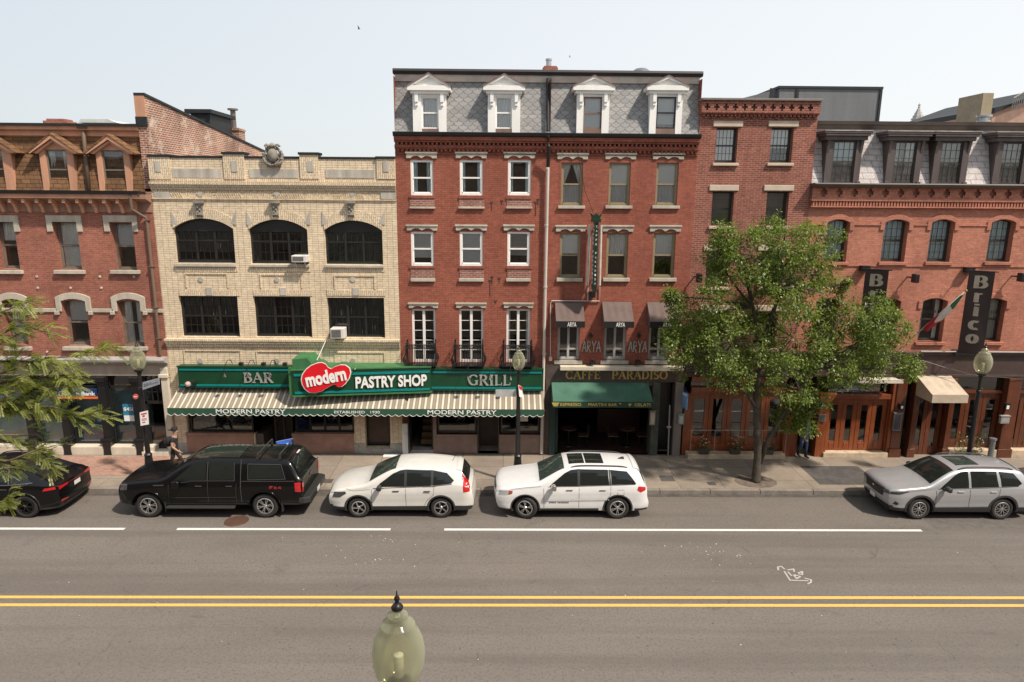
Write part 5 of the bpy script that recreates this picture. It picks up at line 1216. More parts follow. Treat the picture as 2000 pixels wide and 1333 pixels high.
# wedge sign
t = thing('shop_sign', 'projecting wedge shaped green box sign reading PASTRY SHOP with a red heart shape reading modern', 'sign', (-6.5, D-.8, 3.4))
yl, yr = D-1.15, D-.52
A = Vector((X(573, 765, yl), yl, 0)); B_ = Vector((X(842, 745, yr), yr, 0)); zbl, zbr = Z(573, 772, yl), Z(842, 765, yr); ztl, ztr = Z(590, 716, yl), Z(842, 724, yr)
xd_ = (B_-A); Ls = xd_.length; xd_.normalize(); zb = (zbl+zbr)/2; zt = (ztl+ztr)/2-.03
nrm = xd_.cross(Vector((0, 0, 1)))
b = MB(); b.prism([(A.x, A.y), (B_.x, B_.y), (B_.x+.02, D-.002), (A.x-.18, D-.002)], zb, zt, 'z'); o = b.build('box', GREEN, t); fixnormals(o)
b = MB(); b.prism([(A.x-.03, A.y-.03), (B_.x+.02, B_.y-.03), (B_.x+.03, D-.004), (A.x-.2, D-.004)], zt+.002, zt+.05, 'z')
b.prism([(A.x-.03, A.y-.03), (B_.x+.02, B_.y-.03), (B_.x+.03, D-.004), (A.x-.2, D-.004)], zb-.06, zb-.002, 'z'); o = b.build('box_edge', GREENL, t); fixnormals(o)
b = MB()
def onface(u, z, off): p = A+xd_*u; return (p.x+nrm.x*off, p.y+nrm.y*off, z)
for z in (zt-.16, zb+.09):
    for (o_) in (.03,):
        pts = [onface(.05, z-.04, o_), onface(Ls-.05, z-.04, o_), onface(Ls-.05, z+.04, o_), onface(.05, z+.04, o_)]; bk = [onface(.05, z-.04, 0), onface(Ls-.05, z-.04, 0), onface(Ls-.05, z+.04, 0), onface(.05, z+.04, 0)]
        b.face(pts)
        for i in range(4): b.face([pts[i], pts[(i+1) % 4], bk[(i+1) % 4], bk[i]])
b.build('teal_band', TEAL, t)
# end boss: taller green shape behind the heart
b = MB(); zb2 = Z(600, 698, D-.9)
b.prism([(A.x-.16, zb), (A.x-.16, zt+.1), (A.x+.0, zt+.12), (A.x+.0, zb2-.04), (A.x+.55, zb2), (A.x+.85, zt+.05), (A.x+.85, zb)], A.y+.06, D-.004); o = b.build('end_box', GREENL, t); fixnormals(o)
# heart blob, outline in pixels of the photograph mapped onto the sign's own face
def hitface(px, py, off=.1):
    d = ray(px, py); o_ = Vector((0, 0, H)); P0 = A+nrm*off; tt = (P0-o_).dot(nrm)/d.dot(nrm); return o_+d*tt
out = [(588, 741), (590, 730), (597, 720), (607, 712), (619, 707), (629, 705.5), (637, 709), (642, 716), (648, 718.5), (656, 714), (666, 710.5), (677, 711), (685, 717), (687.5, 726), (684, 738), (676, 749), (669, 754.5), (661, 755), (656, 750), (651, 750.5), (641, 756), (630, 763), (616, 767), (604, 766), (595, 759), (590, 750)]
def blobmesh(o0, o1, scale, mt, name):
    b = MB(); cxp, cyp = 637, 737; pts = [hitface(cxp+(x-cxp)*scale, cyp+(y-cyp)*scale, 0) for x, y in out]; f = [p+nrm*o1 for p in pts]; k = [p+nrm*o0 for p in pts]
    b.face([tuple(p) for p in f]); b.face([tuple(p) for p in k[::-1]])
    for i in range(len(f)): j = (i+1) % len(f); b.face([f[i], f[j], k[j], k[i]])
    o = b.build(name, mt, t); fixnormals(o)
blobmesh(-.25, .10, 1.02, GREENL, 'heart_box'); blobmesh(.08, .125, .985, SIGNW, 'heart_rim'); blobmesh(.10, .135, .95, RED, 'heart_face')
p0 = hitface(600, 757, .135); up = Vector((0, 0, 1))
wd = (hitface(678, 743, .135)-hitface(600, 757, .135)).length
dd_ = (hitface(677, 743, .135)-p0).normalized()
txt('modern', t, p0, dd_, wd, .52, SIGNW, ext=.03, bold=.035, name='lettering', updir=(up-dd_*dd_.dot(up)).normalized())
p0 = hitface(695, 759, .02); p1 = hitface(834, 753.5, .02)
txt('PASTRY SHOP', t, p0, (p1-p0), (p1-p0).length, .44, SIGNW, ext=.04, bold=.03)
b = MB(); b.tube([onY(606, 733, D-1.1), onY(641, 655, D-.02)], .014, 5); b.tube([onY(693, 722, D-1.), onY(697, 715, D-.5), onY(694, 716, D-.4)], .012, 5)
tag(b.build('support_rod', OFFW, t))
# gooseneck lamps over the BAR and GRILL signs
def gooseneck(px, py, w_, zt, lab, grp):
    x = X(px, py, D-.3); b = MB(); pts = [(x, D-.02, zt+.02), (x, D-.15, zt+.2), (x, D-.45, zt+.26), (x, D-.75, zt+.1), (x, D-.82, zt-.15)]; b.tube(pts, .014, 5)
    tt = thing('sign_lamp', lab, 'lamp', (x, D, zt), group=grp); b.build('arm', BLACKM, tt); b = MB(); b.lathe([(.02, .02), (.10, -.10), (.095, -.10), (0, -.03)], (x, D-.82, zt-.17), 12); b.build('shade', BLACKM, tt)
    b = MB(); b.box(x-.02+.35, x+.12+.35, D-.28, D-.12, zt+.02, zt+.12); b.build('ballast', BLACKM, tt)
zz = Z(450, 716, D-.35)
for q, l in ((448, 'leftmost of the three black gooseneck lamps over the BAR sign'), (492, 'middle black gooseneck lamp over the BAR sign, above the letter B'), (534, 'right black gooseneck lamp over the BAR sign, beside the wedge sign')): gooseneck(q, 712, 0, zz, l, 'gooseneck lamps over the BAR sign')
for q, l in ((915, 'left black gooseneck lamp in front of the GRILL sign'), (957, 'middle black gooseneck lamp in front of the GRILL sign'), (997, 'right black gooseneck lamp in front of the GRILL sign')): gooseneck(q, 716, 0, zz-.06, l, 'gooseneck lamps over the GRILL sign')
b = MB(); xx, zz = X(368, 750, D-.4), Z(368, 750, D-.4); b.lathe([(0, -.1), (.10, -.03), (.10, .03), (0, .1)], (xx, D-.45, zz), 12, ax='y'); b.box(xx+.16, xx+.3, D-.45, D-.35, zz-.05, zz+.05, 1); tag(b.build('alarm_lamp', [mat('pink_lamp', (.55, .35, .33), .4), BLACKM]), 'small pink alarm lamp at the lower left corner of the BAR sign', 'lamp')
def stripes(name, ca, cb, x0, w_, m_=None, skew=0):
    m, tt, b = new(name); p = wpos(tt); s = N(tt, 'ShaderNodeSeparateXYZ'); tt.links.new(p, s.inputs[0])
    u = math_(tt, 'FRACT', math_(tt, 'DIVIDE', math_(tt, 'SUBTRACT', s.outputs[0], x0), w_))
    f = math_(tt, 'LESS_THAN', u, .30); f2 = math_(tt, 'MULTIPLY', math_(tt, 'GREATER_THAN', u, .60), math_(tt, 'LESS_THAN', u, .68))
    c = mixc(tt, f, cb, ca); c = mixc(tt, f2, c, sc(cb, 1.3))
    dirt = maprange(tt, noise_(tt, p, 1.5, 5, .65), .4, .75, 0, .35); c = mixc(tt, dirt, c, sc(cb, .6))
    tt.links.new(c, b.inputs['Base Color']); b.inputs['Roughness'].default_value = .85; return m
def awning(label, x0, x1, zt, zf, pr, val, mtop, mval, scal=0, y=D, sides=True, name='awning', xf0=None, xf1=None, edge=None):
    t = thing(name, label, 'awning', ((x0+x1)/2, y, zf)); yf = y-pr; xf0 = x0 if xf0 is None else xf0; xf1 = x1 if xf1 is None else xf1; th = .025
    b = MB(); n = 24 if x1-x0 > 4 else 8
    for i in range(n):   # slight sag between the ribs
        for j in range(4):
            def P(i_, j_):
                u, v = i_/n, j_/4; sag = .018*math.sin(math.pi*((u*n) % 2)/2)*math.sin(math.pi*v)
                return (x0+(x1-x0)*u+((xf0+(xf1-xf0)*u)-(x0+(x1-x0)*u))*v, y-.003-(pr-.003)*v, zt+(zf-zt)*v-sag)
            q = [P(i, j), P(i, j+1), P(i+1, j+1), P(i+1, j)]; b.face(q); b.face([(a[0], a[1], a[2]-th) for a in q[::-1]])
    b.build('canopy', mtop, t, smooth=False)
    if sides:
        b = MB(); 
        for xa, xb in ((x0, xf0), (x1, xf1)): b.face([(xa, y-.003, zt), (xb, yf, zf), (xb, yf, zf-val), (xa, y-.003, zf-val)])
        b.build('side_panel', mtop if sides is True else sides, t)
    b = MB()
    if scal:
        n = int((xf1-xf0)/scal); pts = []
        for i in range(n*6+1): u = i/(n*6); pts.append((xf0+(xf1-xf0)*u, zf-val+scal*.28*abs(math.sin(math.pi*u*n))-.0))
        for p, q in zip(pts, pts[1:]):
            # scallop: the low points hang between the peaks
            b.face([(p[0], yf-.012, zf+.01), (p[0], yf-.02, 2*(zf-val)+scal*.28-p[1]), (q[0], yf-.02, 2*(zf-val)+scal*.28-q[1]), (q[0], yf-.012, zf+.01)])
        e = MB(); e.tube([(p[0], yf-.022, 2*(zf-val)+scal*.28-p[1]) for p in pts], .009, 4); e.build('valance_piping', OFFW, t)
    else: b.box(xf0-.005, xf1+.005, yf-.018, yf-.006, zf-val, zf+.012)
    b.build('valance', mval, t)
    b = MB(); b.tube([(xf0+.02, yf+.03, zf-.05), (xf1-.02, yf+.03, zf-.05)], .018, 6)
    k = max(2, int((x1-x0)/1.8)+1)
    for i in range(k): u = i/(k-1); xa = x0+.03+(x1-x0-.06)*u; xb = xf0+.03+(xf1-xf0-.06)*u; b.tube([(xa, y-.03, zt-.06), (xb, yf+.03, zf-.05)], .014, 5); b.tube([(xa, y-.03, zf-.3), (xb, yf+.03, zf-.07)], .012, 5)
    b.build('frame', GREYP, t); return t, yf
sx0, sx1 = X(350, 757), X(1060, 762); pr = 1.05
AWG = mat('awning_green', (.022, .075, .045), .8, var=.12)
zt = Z(700, 757.5, D-.05); zf = Z(700, 799, D-pr)
t, yf = awning('long tan and cream striped awning with a green scalloped edge reading MODERN PASTRY', sx0-.0, sx1, zt, zf, pr, .28, stripes('striped_canvas', (.60, .55, .44), (.235, .20, .155), sx0, .215), AWG, scal=.26)
hz = .165
for a, e, s_ in ((422, 558, 'MODERN PASTRY'), (835, 970, 'MODERN PASTRY')):
    xa, xe = X(a, 802, yf), X(e, 802, yf); txt(s_, t, (xa, yf-.024, zf-.19), (1, 0, 0), xe-xa, hz, SIGNW, ext=.006, bold=.018)
xa, xe = X(653, 805, yf), X(742, 805, yf); txt('ESTABLISHED   1930', t, (xa, yf-.024, zf-.17), (1, 0, 0), xe-xa, .10, SIGNW, ext=.006, bold=.01)
# ARYA awnings
BRC = mat('brown_canvas', (.115, .078, .068), .75, var=.12); BLC = mat('black_canvas', (.006, .006, .007), .8)
WOR = ('left', 'middle', 'right'); pr = .72
for i, (a, e, at, et) in enumerate(((1084, 1139, 1087, 1143), (1176, 1233, 1182, 1238), (1264, 1322, 1271, 1332))):
    x0, x1 = X(a, 590), X(e, 590); zt = Z(1200, 590); zf = Z(1200, 629, D-pr)
    t, yf = awning(['small brown awning with black ARYA valance, leftmost of the three, beside the pale downpipe', 'small brown awning with black ARYA valance between the two wall mounted ARYA names', 'small brown awning with black ARYA valance half hidden by the tree'][i], x0, x1, zt, zf, pr, Z(1200, 629, D-pr)-Z(1200, 640.5, D-pr), BRC, BLC, sides=BRC)
    cx = (at+et)/2+1; txt('ARYA', t, (X(cx-8, 635, yf), yf-.022, zf-.185), (1, 0, 0), .33, .165, SIGNW, ext=.006, bold=.01)
for i, (a, e) in enumerate(((1137, 1173), (1227, 1263))):
    lab = ['tall silver ARYA letters on the brick between the left and middle brown awnings', 'tall silver ARYA letters on the brick between the middle and right brown awnings'][i]
    t = thing('wall_sign', lab, 'sign', (X(a, 680), D, Z(a, 685)))
    xa, xe = X(a, 676), X(e, 676); st = MB(); z0, z1 = Z(1200, 687), Z(1200, 666); w_ = (xe-xa)/4.3; hh = z1-z0
    L = {'A': [[(0, 0), (.5, 1)], [(.5, 1), (.95, 0)], [(.22, .35), (.78, .35)]], 'R': [[(.1, 0), (.15, 1)], [(.15, 1), (.75, .85), (.72, .58), (.15, .45)], [(.25, .45), (.85, -.08)]], 'Y': [[(.05, 1), (.5, .5)], [(.95, 1), (.5, .5), (.45, -.05)]]}
    for k, ch in enumerate('ARYA'):
        for s_ in L[ch]: st.tube([(xa+k*w_*1.1+x*w_, D-.05-.004*k, z0+y*hh) for x, y in s_], .02, 6)
    st.build('lettering', SILVER, t)
# caffe fascia lettering
t = thing('shop_sign', 'gold CAFFE PARADISO lettering on the dark brown stone fascia', 'sign', (X(1105, 740), D, Z(1105, 740)))
yf = D-.063
for s_, a, e in (('CAFFE', 1105, 1172), ('PARADISO', 1195, 1303)):
    serif(s_, t, (X(a, 740, yf), yf-.001, Z(a, 740, yf)), (1, 0, 0), X(e, 740, yf)-X(a, 740, yf), Z(a, 724.5, yf)-Z(a, 740, yf), GOLD, ext=.02, thick=.2, thin=.085)
x0, x1 = X(1077, 747), X(1265, 747); pr = 1.03; zt = Z(1170, 747, D-.06); zf = Z(1170, 784.5, D-pr)
t, yf = awning('faded green canvas awning reading ESPRESSO MARTINI BAR GELATI over the dark cafe opening', x0, x1, zt, zf, pr, .22, mat('green_canvas', (.05, .135, .092), .75, var=.25, scale=1.3), mat('green_canvas_dark', (.018, .05, .03), .8), y=D-.06)
GY = mat('yellow_lettering', (.50, .38, .10), .6)
for s_, a, e in (('ESPRESSO', 1094, 1135), ('MARTINI BAR', 1149, 1205), ('GELATI', 1239, 1270)):
    xa, xe = X(a, 789, yf), X(e, 789, yf); txt(s_, t, (xa, yf-.022, zf-.155), (1, 0, 0), xe-xa, .115, GY, ext=.006, bold=.008)
b = MB(); xa = X(1085, 788, yf); b.prism([(xa-.14, zf-.03), (xa+.14, zf-.03), (xa+.07, zf-.17), (xa-.07, zf-.17)], yf-.03, yf-.02); xa = X(1230, 788, yf); b.prism([(xa-.06, zf-.06), (xa+.06, zf-.06), (xa, zf-.17)], yf-.03, yf-.02); xa = X(1211, 788, yf); b.prism([(xa-.05, zf-.04), (xa+.05, zf-.04), (xa, zf-.1)], yf-.03, yf-.02); b.build('cup_emblem', GY, t)
# beige awning
x0, x1 = X(1786, 730), X(1853, 730); pr = 1.25; zt = Z(1815, 729); zf = Z(1850, 772, D-pr)
t, yf = awning('plain beige canvas awning projecting over the wooden doors near the right street lamp', x0, x1, zt, zf, pr, .30, mat('beige_canvas', (.46, .38, .29), .85, var=.15), MC['beige_canvas'])
# green vertical projecting sign
t = thing('projecting_sign', 'narrow dark green vertical sign with small white letters sticking out between the tan framed windows', 'sign', (X(1162, 500), D, Z(1162, 570)))
xs = X(1163, 500, D-.6)-.02; z0, z1 = Z(1162, 566, D-.5), Z(1162, 434, D-.5); b = MB(); b.box(xs-.06, xs+.06, D-.85, D-.3, z0, z1)
b.box(xs-.14, xs+.14, D-.9, D-.25, z1-.0, z1+.12); b.prism([(xs-.22, z1+.32), (xs-.08, z1+.22), (xs, z1+.3), (xs+.1, z1+.22), (xs+.2, z1+.3), (xs+.12, z1+.12), (xs-.14, z1+.12)], D-.7, D-.45)
o = b.build('panel', mat('deep_green', (.004, .030, .014), .4), t); fixnormals(o)
n_ = len('CAFFE PARADISO')
for i, ch in enumerate('CAFFE PARADISO'):
    if ch != ' ': txt(ch, t, (xs-.062, D-.42, z1-.18-i*(z1-z0-.25)/n_), (0, -1, 0), .3, (z1-z0-.25)/n_*.7, SIGNW, ext=.01)
    if ch != ' ': txt(ch, t, (xs-.025, D-.852, z1-.18-i*(z1-z0-.25)/n_), (1, 0, 0), .05, (z1-z0-.25)/n_*.45, SIGNW, ext=.01)
b = MB()
for q0, q1 in ((1152, 1147), (1174, 1171)): b.tube([onY(q0, 440, D-.12), onY(q1, 558, D-.12)], .05, 8)
b.build('side_tube', mat('pale_tube', (.55, .50, .45), .4), t)
b = MB(); b.tube([(xs, D, z0+.3), (xs, D-.3, z0+.3)], .03, 6); b.tube([(xs, D, z1-.3), (xs, D-.3, z1-.3)], .03, 6); b.box(xs-.12, xs+.1, D-.35, D, z0-.32, z0-.12); b.build('bracket', BLACKM, t)
# small cornice lamps by the sills
for i, q in enumerate((1157, 1246)):
    b = MB(); x, z = X(q, 706, D-.2), Z(q, 711, D-.25); b.box(x-.1, x+.1, D-.32, D-.15, z, z+.12); b.tube([(x, D-.1, z+.05), (x, D-.35, z+.2)], .02, 5)
    tag(b.build('floodlight', BLACKM), ['small dark floodlight standing on the stone ledge under the left ARYA letters', 'small dark floodlight standing on the stone ledge under the right ARYA letters'][i], 'floodlight')
for i, q in enumerate((1154, 1248)):
    b = MB(); x, z = X(q, 654, D-.1), Z(q, 654, D-.1); b.lathe([(.03, -.12), (.09, -.03), (.09, 0), (0, .02)], (x, D-.14, z), 10); b.box(x-.02, x+.02, D-.14, D, z, z+.04)
    tag(b.build('wall_lamp', BLACKM), ['dark cone lamp above the left ARYA letters on the brick', 'dark cone lamp above the right ARYA letters on the brick'][i], 'lamp')
# Brico banners
BAN = mat('banner_brown', (.038, .024, .022), .7, var=.15); TANL = mat('banner_tan', (.42, .36, .28), .6)
for i, (a, e, t0, t1) in enumerate(((1690, 1722, 527, 610), (1893, 1926, 530, 656))):
    yb_ = D-.75; 
    xc = X((a+e)/2, 590, yb_)+ (0.0); wid = 1.05 if i else .95
    # banners hang perpendicular-ish: turned towards the street
    ang = rad(-38); c_, s_ = math.cos(ang), math.sin(ang)
    z1 = Z((a+e)/2, t0, yb_); z0 = z1-(3.1 if i else 3.0)
    t = thing('hanging_banner', ['dark brown vertical banner with tan letters partly hidden behind the tree crown', 'long dark brown vertical banner reading Brico in tan letters beside the flag'][i], 'banner', (xc, yb_, z0))
    wv = X(e, 580, yb_)-X(a, 580, yb_); hw = wv/2/math.cos(ang)
    def PP(u, z, o_=0): return (xc+u*c_-o_*(-s_), yb_-u*s_*-1*1 - o_*c_, z) if False else (xc+u*c_+o_*s_, yb_+u*s_-o_*c_, z)
    b = MB(); N_ = 10
    for k in range(N_):
        for r in range(8):
            za, ze = z1-(z1-z0)*r/8, z1-(z1-z0)*(r+1)/8; ua, ue = -hw+2*hw*k/N_, -hw+2*hw*(k+1)/N_
            wv_ = lambda u, z: .015*math.sin(u*7+z*1.5)
            q = [PP(ua, za, wv_(ua, za)), PP(ua, ze, wv_(ua, ze)), PP(ue, ze, wv_(ue, ze)), PP(ue, za, wv_(ue, za))]; b.face(q); b.face([PP(ue, za, wv_(ue, za)-.006), PP(ue, ze, wv_(ue, ze)-.006), PP(ua, ze, wv_(ua, ze)-.006), PP(ua, za, wv_(ua, za)-.006)])
    b.build('cloth', BAN, t, smooth=True)
    serif('Brico', t, PP(0, z0+.45, .022), (c_, s_, 0), 1.0 if False else .62, z1-z0-.55, TANL, ext=.006, vertical=True, thick=.26, thin=.1)
    b = MB()
    for zz in (z1, z0): b.tube([PP(-hw-.1, zz), PP(hw+.1, zz)], .022, 6); b.tube([PP(-hw+.1, zz), (X(a-8, 540), D, zz)], .025, 6)
    for zz in (z1, z0-.05): b.box(X(a-14, 535), X(a+2, 535), D-.25, D-.02, zz-.12, zz+.08)
    b.build('bracket', BLACKM, t)
# floodlights on the brick
for i, (q, y) in enumerate(((1365, 543), (1787, 544), (1994, 542))):
    x, z = X(q, y, D-.4), Z(q, y, D-.4); t = thing('floodlight', ['black cylindrical floodlight on the plum brick wall left of the tree crown', 'black box floodlight on salmon brick between the two brown banners', 'black box floodlight on salmon brick right of the long banner'][i], 'floodlight', (x, D, z))
    b = MB(); b.box(x-.09, x+.09, D-.55, D-.3, z-.16, z+.16); b.build('lamp_body', BLACKM, t, bevel=.02); b = MB(); b.tube([(x-.05, D, z), (x-.1, D-.2, z+.02), (x, D-.32, z)], .03, 6); b.build('bracket', BLACKM, t)
# flag
t = thing('flag', 'rolled green, white and red flag on a slanting pole in front of the arched window', 'flag', onY(1770, 670, D-.1))
p0 = onY(1770, 670, D-.08); p1 = onY(1887, 568, D-1.5); b = MB(); b.tube([p0, p1], .022, 6); b.build('pole', CONDUIT, t, smooth=True); b = MB(); b.lathe([(0, -.06), (.05, 0), (0, .06)], p1, 10); b.build('finial', GOLD, t, smooth=True)
b = MB(); N_ = 26; random.seed(2); rings = []
for k in range(N_+1):
    u = k/N_; c = p0.lerp(p1, .30+.62*u); wdt = .05+.15*math.sin(math.pi*min(1, (1-u)*1.1+.03))**.8+.10*math.exp(-((u-.2)/.13)**2); c = c+Vector((0.02, 0, -wdt*.75)); r = []
    for j in range(12):
        t_ = 6.283*j/12; rr = wdt*(1+.28*math.sin(3*t_+u*6)); r.append((c.x+rr*.75*math.cos(t_), c.y+rr*.5*math.cos(t_+1), c.z+rr*math.sin(t_)))
    rings.append(r)
for k in range(N_):
    u = k/N_; m_ = 2 if u < .42 else (1 if u < .78 else 0)
    for j in range(12): jj = (j+1) % 12; b.face([rings[k][j], rings[k][jj], rings[k+1][jj], rings[k+1][j]], m_)
b.build('cloth', [mat('flag_green', (.02, .13, .06), .8), mat('flag_white', (.62, .58, .54), .8), mat('flag_red', (.36, .015, .03), .8)], t, smooth=True)
# AC units
def ac(px0, px1, py0, py1, label, pr=.35):
    yf = D-pr; x0, x1 = X(px0, (py0+py1)/2, yf), X(px1, (py0+py1)/2, yf); z1, z0 = Z(px0, py0+1.5, yf), Z(px0, py1, yf)
    t = thing('air_conditioner', label, 'air conditioner', ((x0+x1)/2, yf, z0)); b = MB(); b.box(x0, x1, yf, D+.1, z0, z1); b.build('case', mat('ac_white', (.62, .60, .56), .5), t, bevel=.02)
    b = MB(); b.box(x0+.04, x1-.12, yf-.006, yf+.01, z0+.05, z1-.04)
    z = z0+.06
    while z < z1-.05: b.box(x0+.04, x1-.12, yf-.012, yf-.005, z, z+.008); z += .03
    b.build('grille', mat('ac_grille', (.16, .15, .145), .6), t)
    b = MB(); b.tube([(x0+.1, yf+.05, z0), (x0+.12, D-.02, z0-.25)], .012, 5); b.tube([(x1-.1, yf+.05, z0), (x1-.1, D-.02, z0-.25)], .012, 5); b.build('bracket', OFFW, t)
ac(569, 599, 498, 513, 'white window air conditioner in the middle arched window of the cream building')
ac(645, 672, 641, 662, 'white window air conditioner under the curtained right window of the cream building')
# wall boxes and notices
def box_on(name, label, cat, px0, px1, py0, py1, m, d=.1, y=D-.16, face=None):
    x0, x1 = X(px0, (py0+py1)/2, y-d), X(px1, (py0+py1)/2, y-d); z1, z0 = Z(px0, py0, y-d), Z(px0, py1, y-d)
    t = thing(name, label, cat, ((x0+x1)/2, y, z0)); b = MB(); b.box(x0, x1, y-d, y, z0, z1); b.build('case', m, t, bevel=.012)
    b = MB(); b.box(x0+.04, x1-.04, y-d-.006, y-d+.004, z0+.05, z1-.05); b.build('panel', face or GREYP, t); b = MB(); b.box(x0-.02, x1+.02, y-d-.02, y, z1+.002, z1+.03); b.build('lid', m, t); return t
PAP = mat('menu_paper', (.52, .46, .36), .7, var=.15)
box_on('menu_case', 'yellowed menu case on the dark green stone pillar right of the cafe opening', 'menu case', 1269, 1280, 804, 831, mat('menu_frame', (.3, .26, .2), .5), .06, face=PAP)
box_on('mailbox', 'small grey green box with a lid on the taupe pillar beside the wooden shopfront', 'box', 1325, 1336, 811, 830, mat('box_green', (.22, .27, .24), .5), .14, face=mat('box_face', (.42, .47, .45), .5))
box_on('wall_lamp', 'white wall lantern on the wooden pillar left of the folding doors', 'lamp', 1603, 1611, 789, 798, BLACKM, .16, y=D-.22, face=SIGNW)
box_on('number_plaque', 'grey plaque with a pale top edge under the lantern beside the folding doors', 'plaque', 1599, 1613, 812, 824, mat('plaque', (.16, .15, .14), .4), .06, y=D-.22, face=mat('plaque_face', (.10, .09, .09), .4))
box_on('wall_lamp', 'small white wall lamp on the dark wooden pillar left of the beige awning', 'lamp', 1758, 1766, 791, 801, BLACKM, .12, y=D-.24, face=SIGNW)
box_on('menu_case', 'tall grey framed menu case on the dark wooden pillar left of the beige awning', 'menu case', 1745, 1761, 808, 842, mat('case_grey', (.24, .25, .25), .3, .5), .08, y=D-.24, face=mat('menu_dark', (.09, .09, .10), .2))
box_on('wall_lamp', 'small white wall lamp on the rightmost visible wooden pillar', 'lamp', 1964, 1973, 790, 802, BLACKM, .12, y=D-.24, face=SIGNW)
box_on('mailbox', 'grey mailbox on the rightmost visible wooden pillar', 'mailbox', 1955, 1972, 814, 828, GREYP, .12, y=D-.24)
# blue hanging sign
t = thing('hanging_sign', 'small blue and white projecting sign on the wooden shopfront corner left of the tree', 'sign', (X(1340, 795, D-.5), D, 2.2))
x = X(1337, 790, D-.5); b = MB(); z0, z1 = Z(1340, 800, D-.4), Z(1340, 763, D-.4)
pts = [(D-.78, z0+.1), (D-.12, z0), (D-.12, z1-.12), (D-.78, z1)]; b.prism(pts, x, x+.04, 'x'); o = b.build('panel', mat('sign_blue', (.16, .30, .52), .5, var=.3), t); fixnormals(o)
b = MB(); b.prism([(D-.75, z0+.62), (D-.15, z0+.52), (D-.15, z1-.16), (D-.75, z1-.04)], x-.004, x, 'x'); b.build('white_field', SIGNW, t)
for i in range(3): txt('LSO'[i] if False else 'USO'[i], t, (x-.006, D-.30-.14*i if False else D-.22-.17*i, z0+.72), (0, -1, 0), .11, .17, mat('sign_navy', (.03, .06, .2), .5), ext=.004)
b = MB(); b.tube([(x+.02, D, z1-.05), (x+.02, D-.8, z1+.05)], .02, 6); b.build('bracket', BLACKM, t)
# A frame sign and tubs outside the cafe
t = thing('sandwich_board', 'blue sandwich board sign on the pavement behind the black pickup', 'sandwich board', onZ(557, 886, .15))
p = Vector((X(557, 880, D-1.0), D-1.0, .15)); a_ = rad(35)
def rp(u, v, z): return (p.x+u*math.cos(a_)-v*math.sin(a_), p.y+u*math.sin(a_)+v*math.cos(a_), z)
b = MB(); b2_ = MB()
for s_ in (-1, 1):
    q = [rp(-.3, s_*.28, .17), rp(.3, s_*.28, .17), rp(.3, s_*.04, 1.02), rp(-.3, s_*.04, 1.02)]; b.face(q); b.face([rp(-.3, s_*.26, .17), rp(.3, s_*.26, .17), rp(.3, s_*.02, 1.02), rp(-.3, s_*.02, 1.02)][::-1])
    for i in range(4): pass
b.build('panel', mat('board_blue', (.02, .10, .45), .35), t)
b = MB(); 
b.face([rp(-.22, -.22, .60), rp(.22, -.22, .66), rp(.22, -.2, .74), rp(-.22, -.2, .68)]); b.face([rp(-.05, -.13, .86), rp(.1, -.13, .88), rp(.1, -.115, .94), rp(-.05, -.115, .92)]); b.build('white_mark', SIGNW, t)
b = MB()
for u in (-.31, .31):
    for s_ in (-1, 1): b.tube([rp(u, s_*.29, .15), rp(u, s_*.03, 1.04)], .018, 6)
b.tube([rp(-.31, 0, 1.04), rp(.31, 0, 1.04)], .03, 6); b.build('frame', mat('board_frame', (.01, .05, .25), .35), t)
# ================= VEHICLES
import bmesh
def lerp_(P, x):
    if x <= P[0][0]: return P[0][1]
    for (a, u), (b, v) in zip(P, P[1:]):
        if x <= b:
            t = (x-a)/(b-a) if b > a else 1; return u+(v-u)*t
    return P[-1][1]
def smooth_(P, k=2):
    # Chaikin rounding of a profile polyline, ends kept
    for _ in range(k):
        Q = [P[0]]
        for (a, b), (c, d) in zip(P, P[1:]):
            Q += [(a*.75+c*.25, b*.75+d*.25), (a*.25+c*.75, b*.25+d*.75)]
        P = Q+[P[-1]]
    return P
def paint(name, col, metal=0, rough=.28, coat=1, dust_=.14):
    if name in MC: return MC[name]
    m, t, b = new(name); p = t.nodes.new('ShaderNodeTexCoord').outputs['Object']
    dust = maprange(t, noise_(t, p, 3.5, 5, .7), .4, .75, 0, dust_)
    c = mixc(t, dust, col, (.30, .27, .23))
    t.links.new(c, b.inputs['Base Color']); b.inputs['Metallic'].default_value = metal; b.inputs['Roughness'].default_value = rough
    b.inputs['Coat Weight'].default_value = coat; b.inputs['Coat Roughness'].default_value = .03
    MC[name] = m; return m
CG = MC.get('cg') or None
def simple(name, col, rough=.3, metal=0, coat=0, emit=None):
    if name in MC: return MC[name]
    m, t, b = new(name); b.inputs['Base Color'].default_value = (*col, 1); b.inputs['Roughness'].default_value = rough; b.inputs['Metallic'].default_value = metal; b.inputs['Coat Weight'].default_value = coat
    n = noise_(t, t.nodes.new('ShaderNodeTexCoord').outputs['Object'], 8, 4); t.links.new(maprange(t, n, .3, .7, max(0, rough-.06), rough+.08), b.inputs['Roughness'])
    MC[name] = m; return m
CGLASS = simple('car_glass', (.012, .015, .014), .03); CGLASS2 = simple('car_glass_green', (.03, .042, .036), .03)
RUB = simple('tyre_rubber', (.022, .021, .020), .75); PLAST = simple('black_plastic', (.03, .03, .031), .55); WELL = simple('wheel_well', (.006, .006, .006), .9)
ALLOY = simple('alloy', (.50, .50, .50), .25, .9); ALLOYD = simple('alloy_dark', (.03, .03, .03), .3, .5); CHROME = simple('chrome', (.6, .6, .6), .1, 1)
LRED = simple('lamp_red', (.42, .012, .015), .12, 0, 1); LCLR = simple('lamp_clear', (.45, .46, .46), .08, .3, 1); LDK = simple('lamp_dark', (.06, .06, .065), .08, .2, 1)
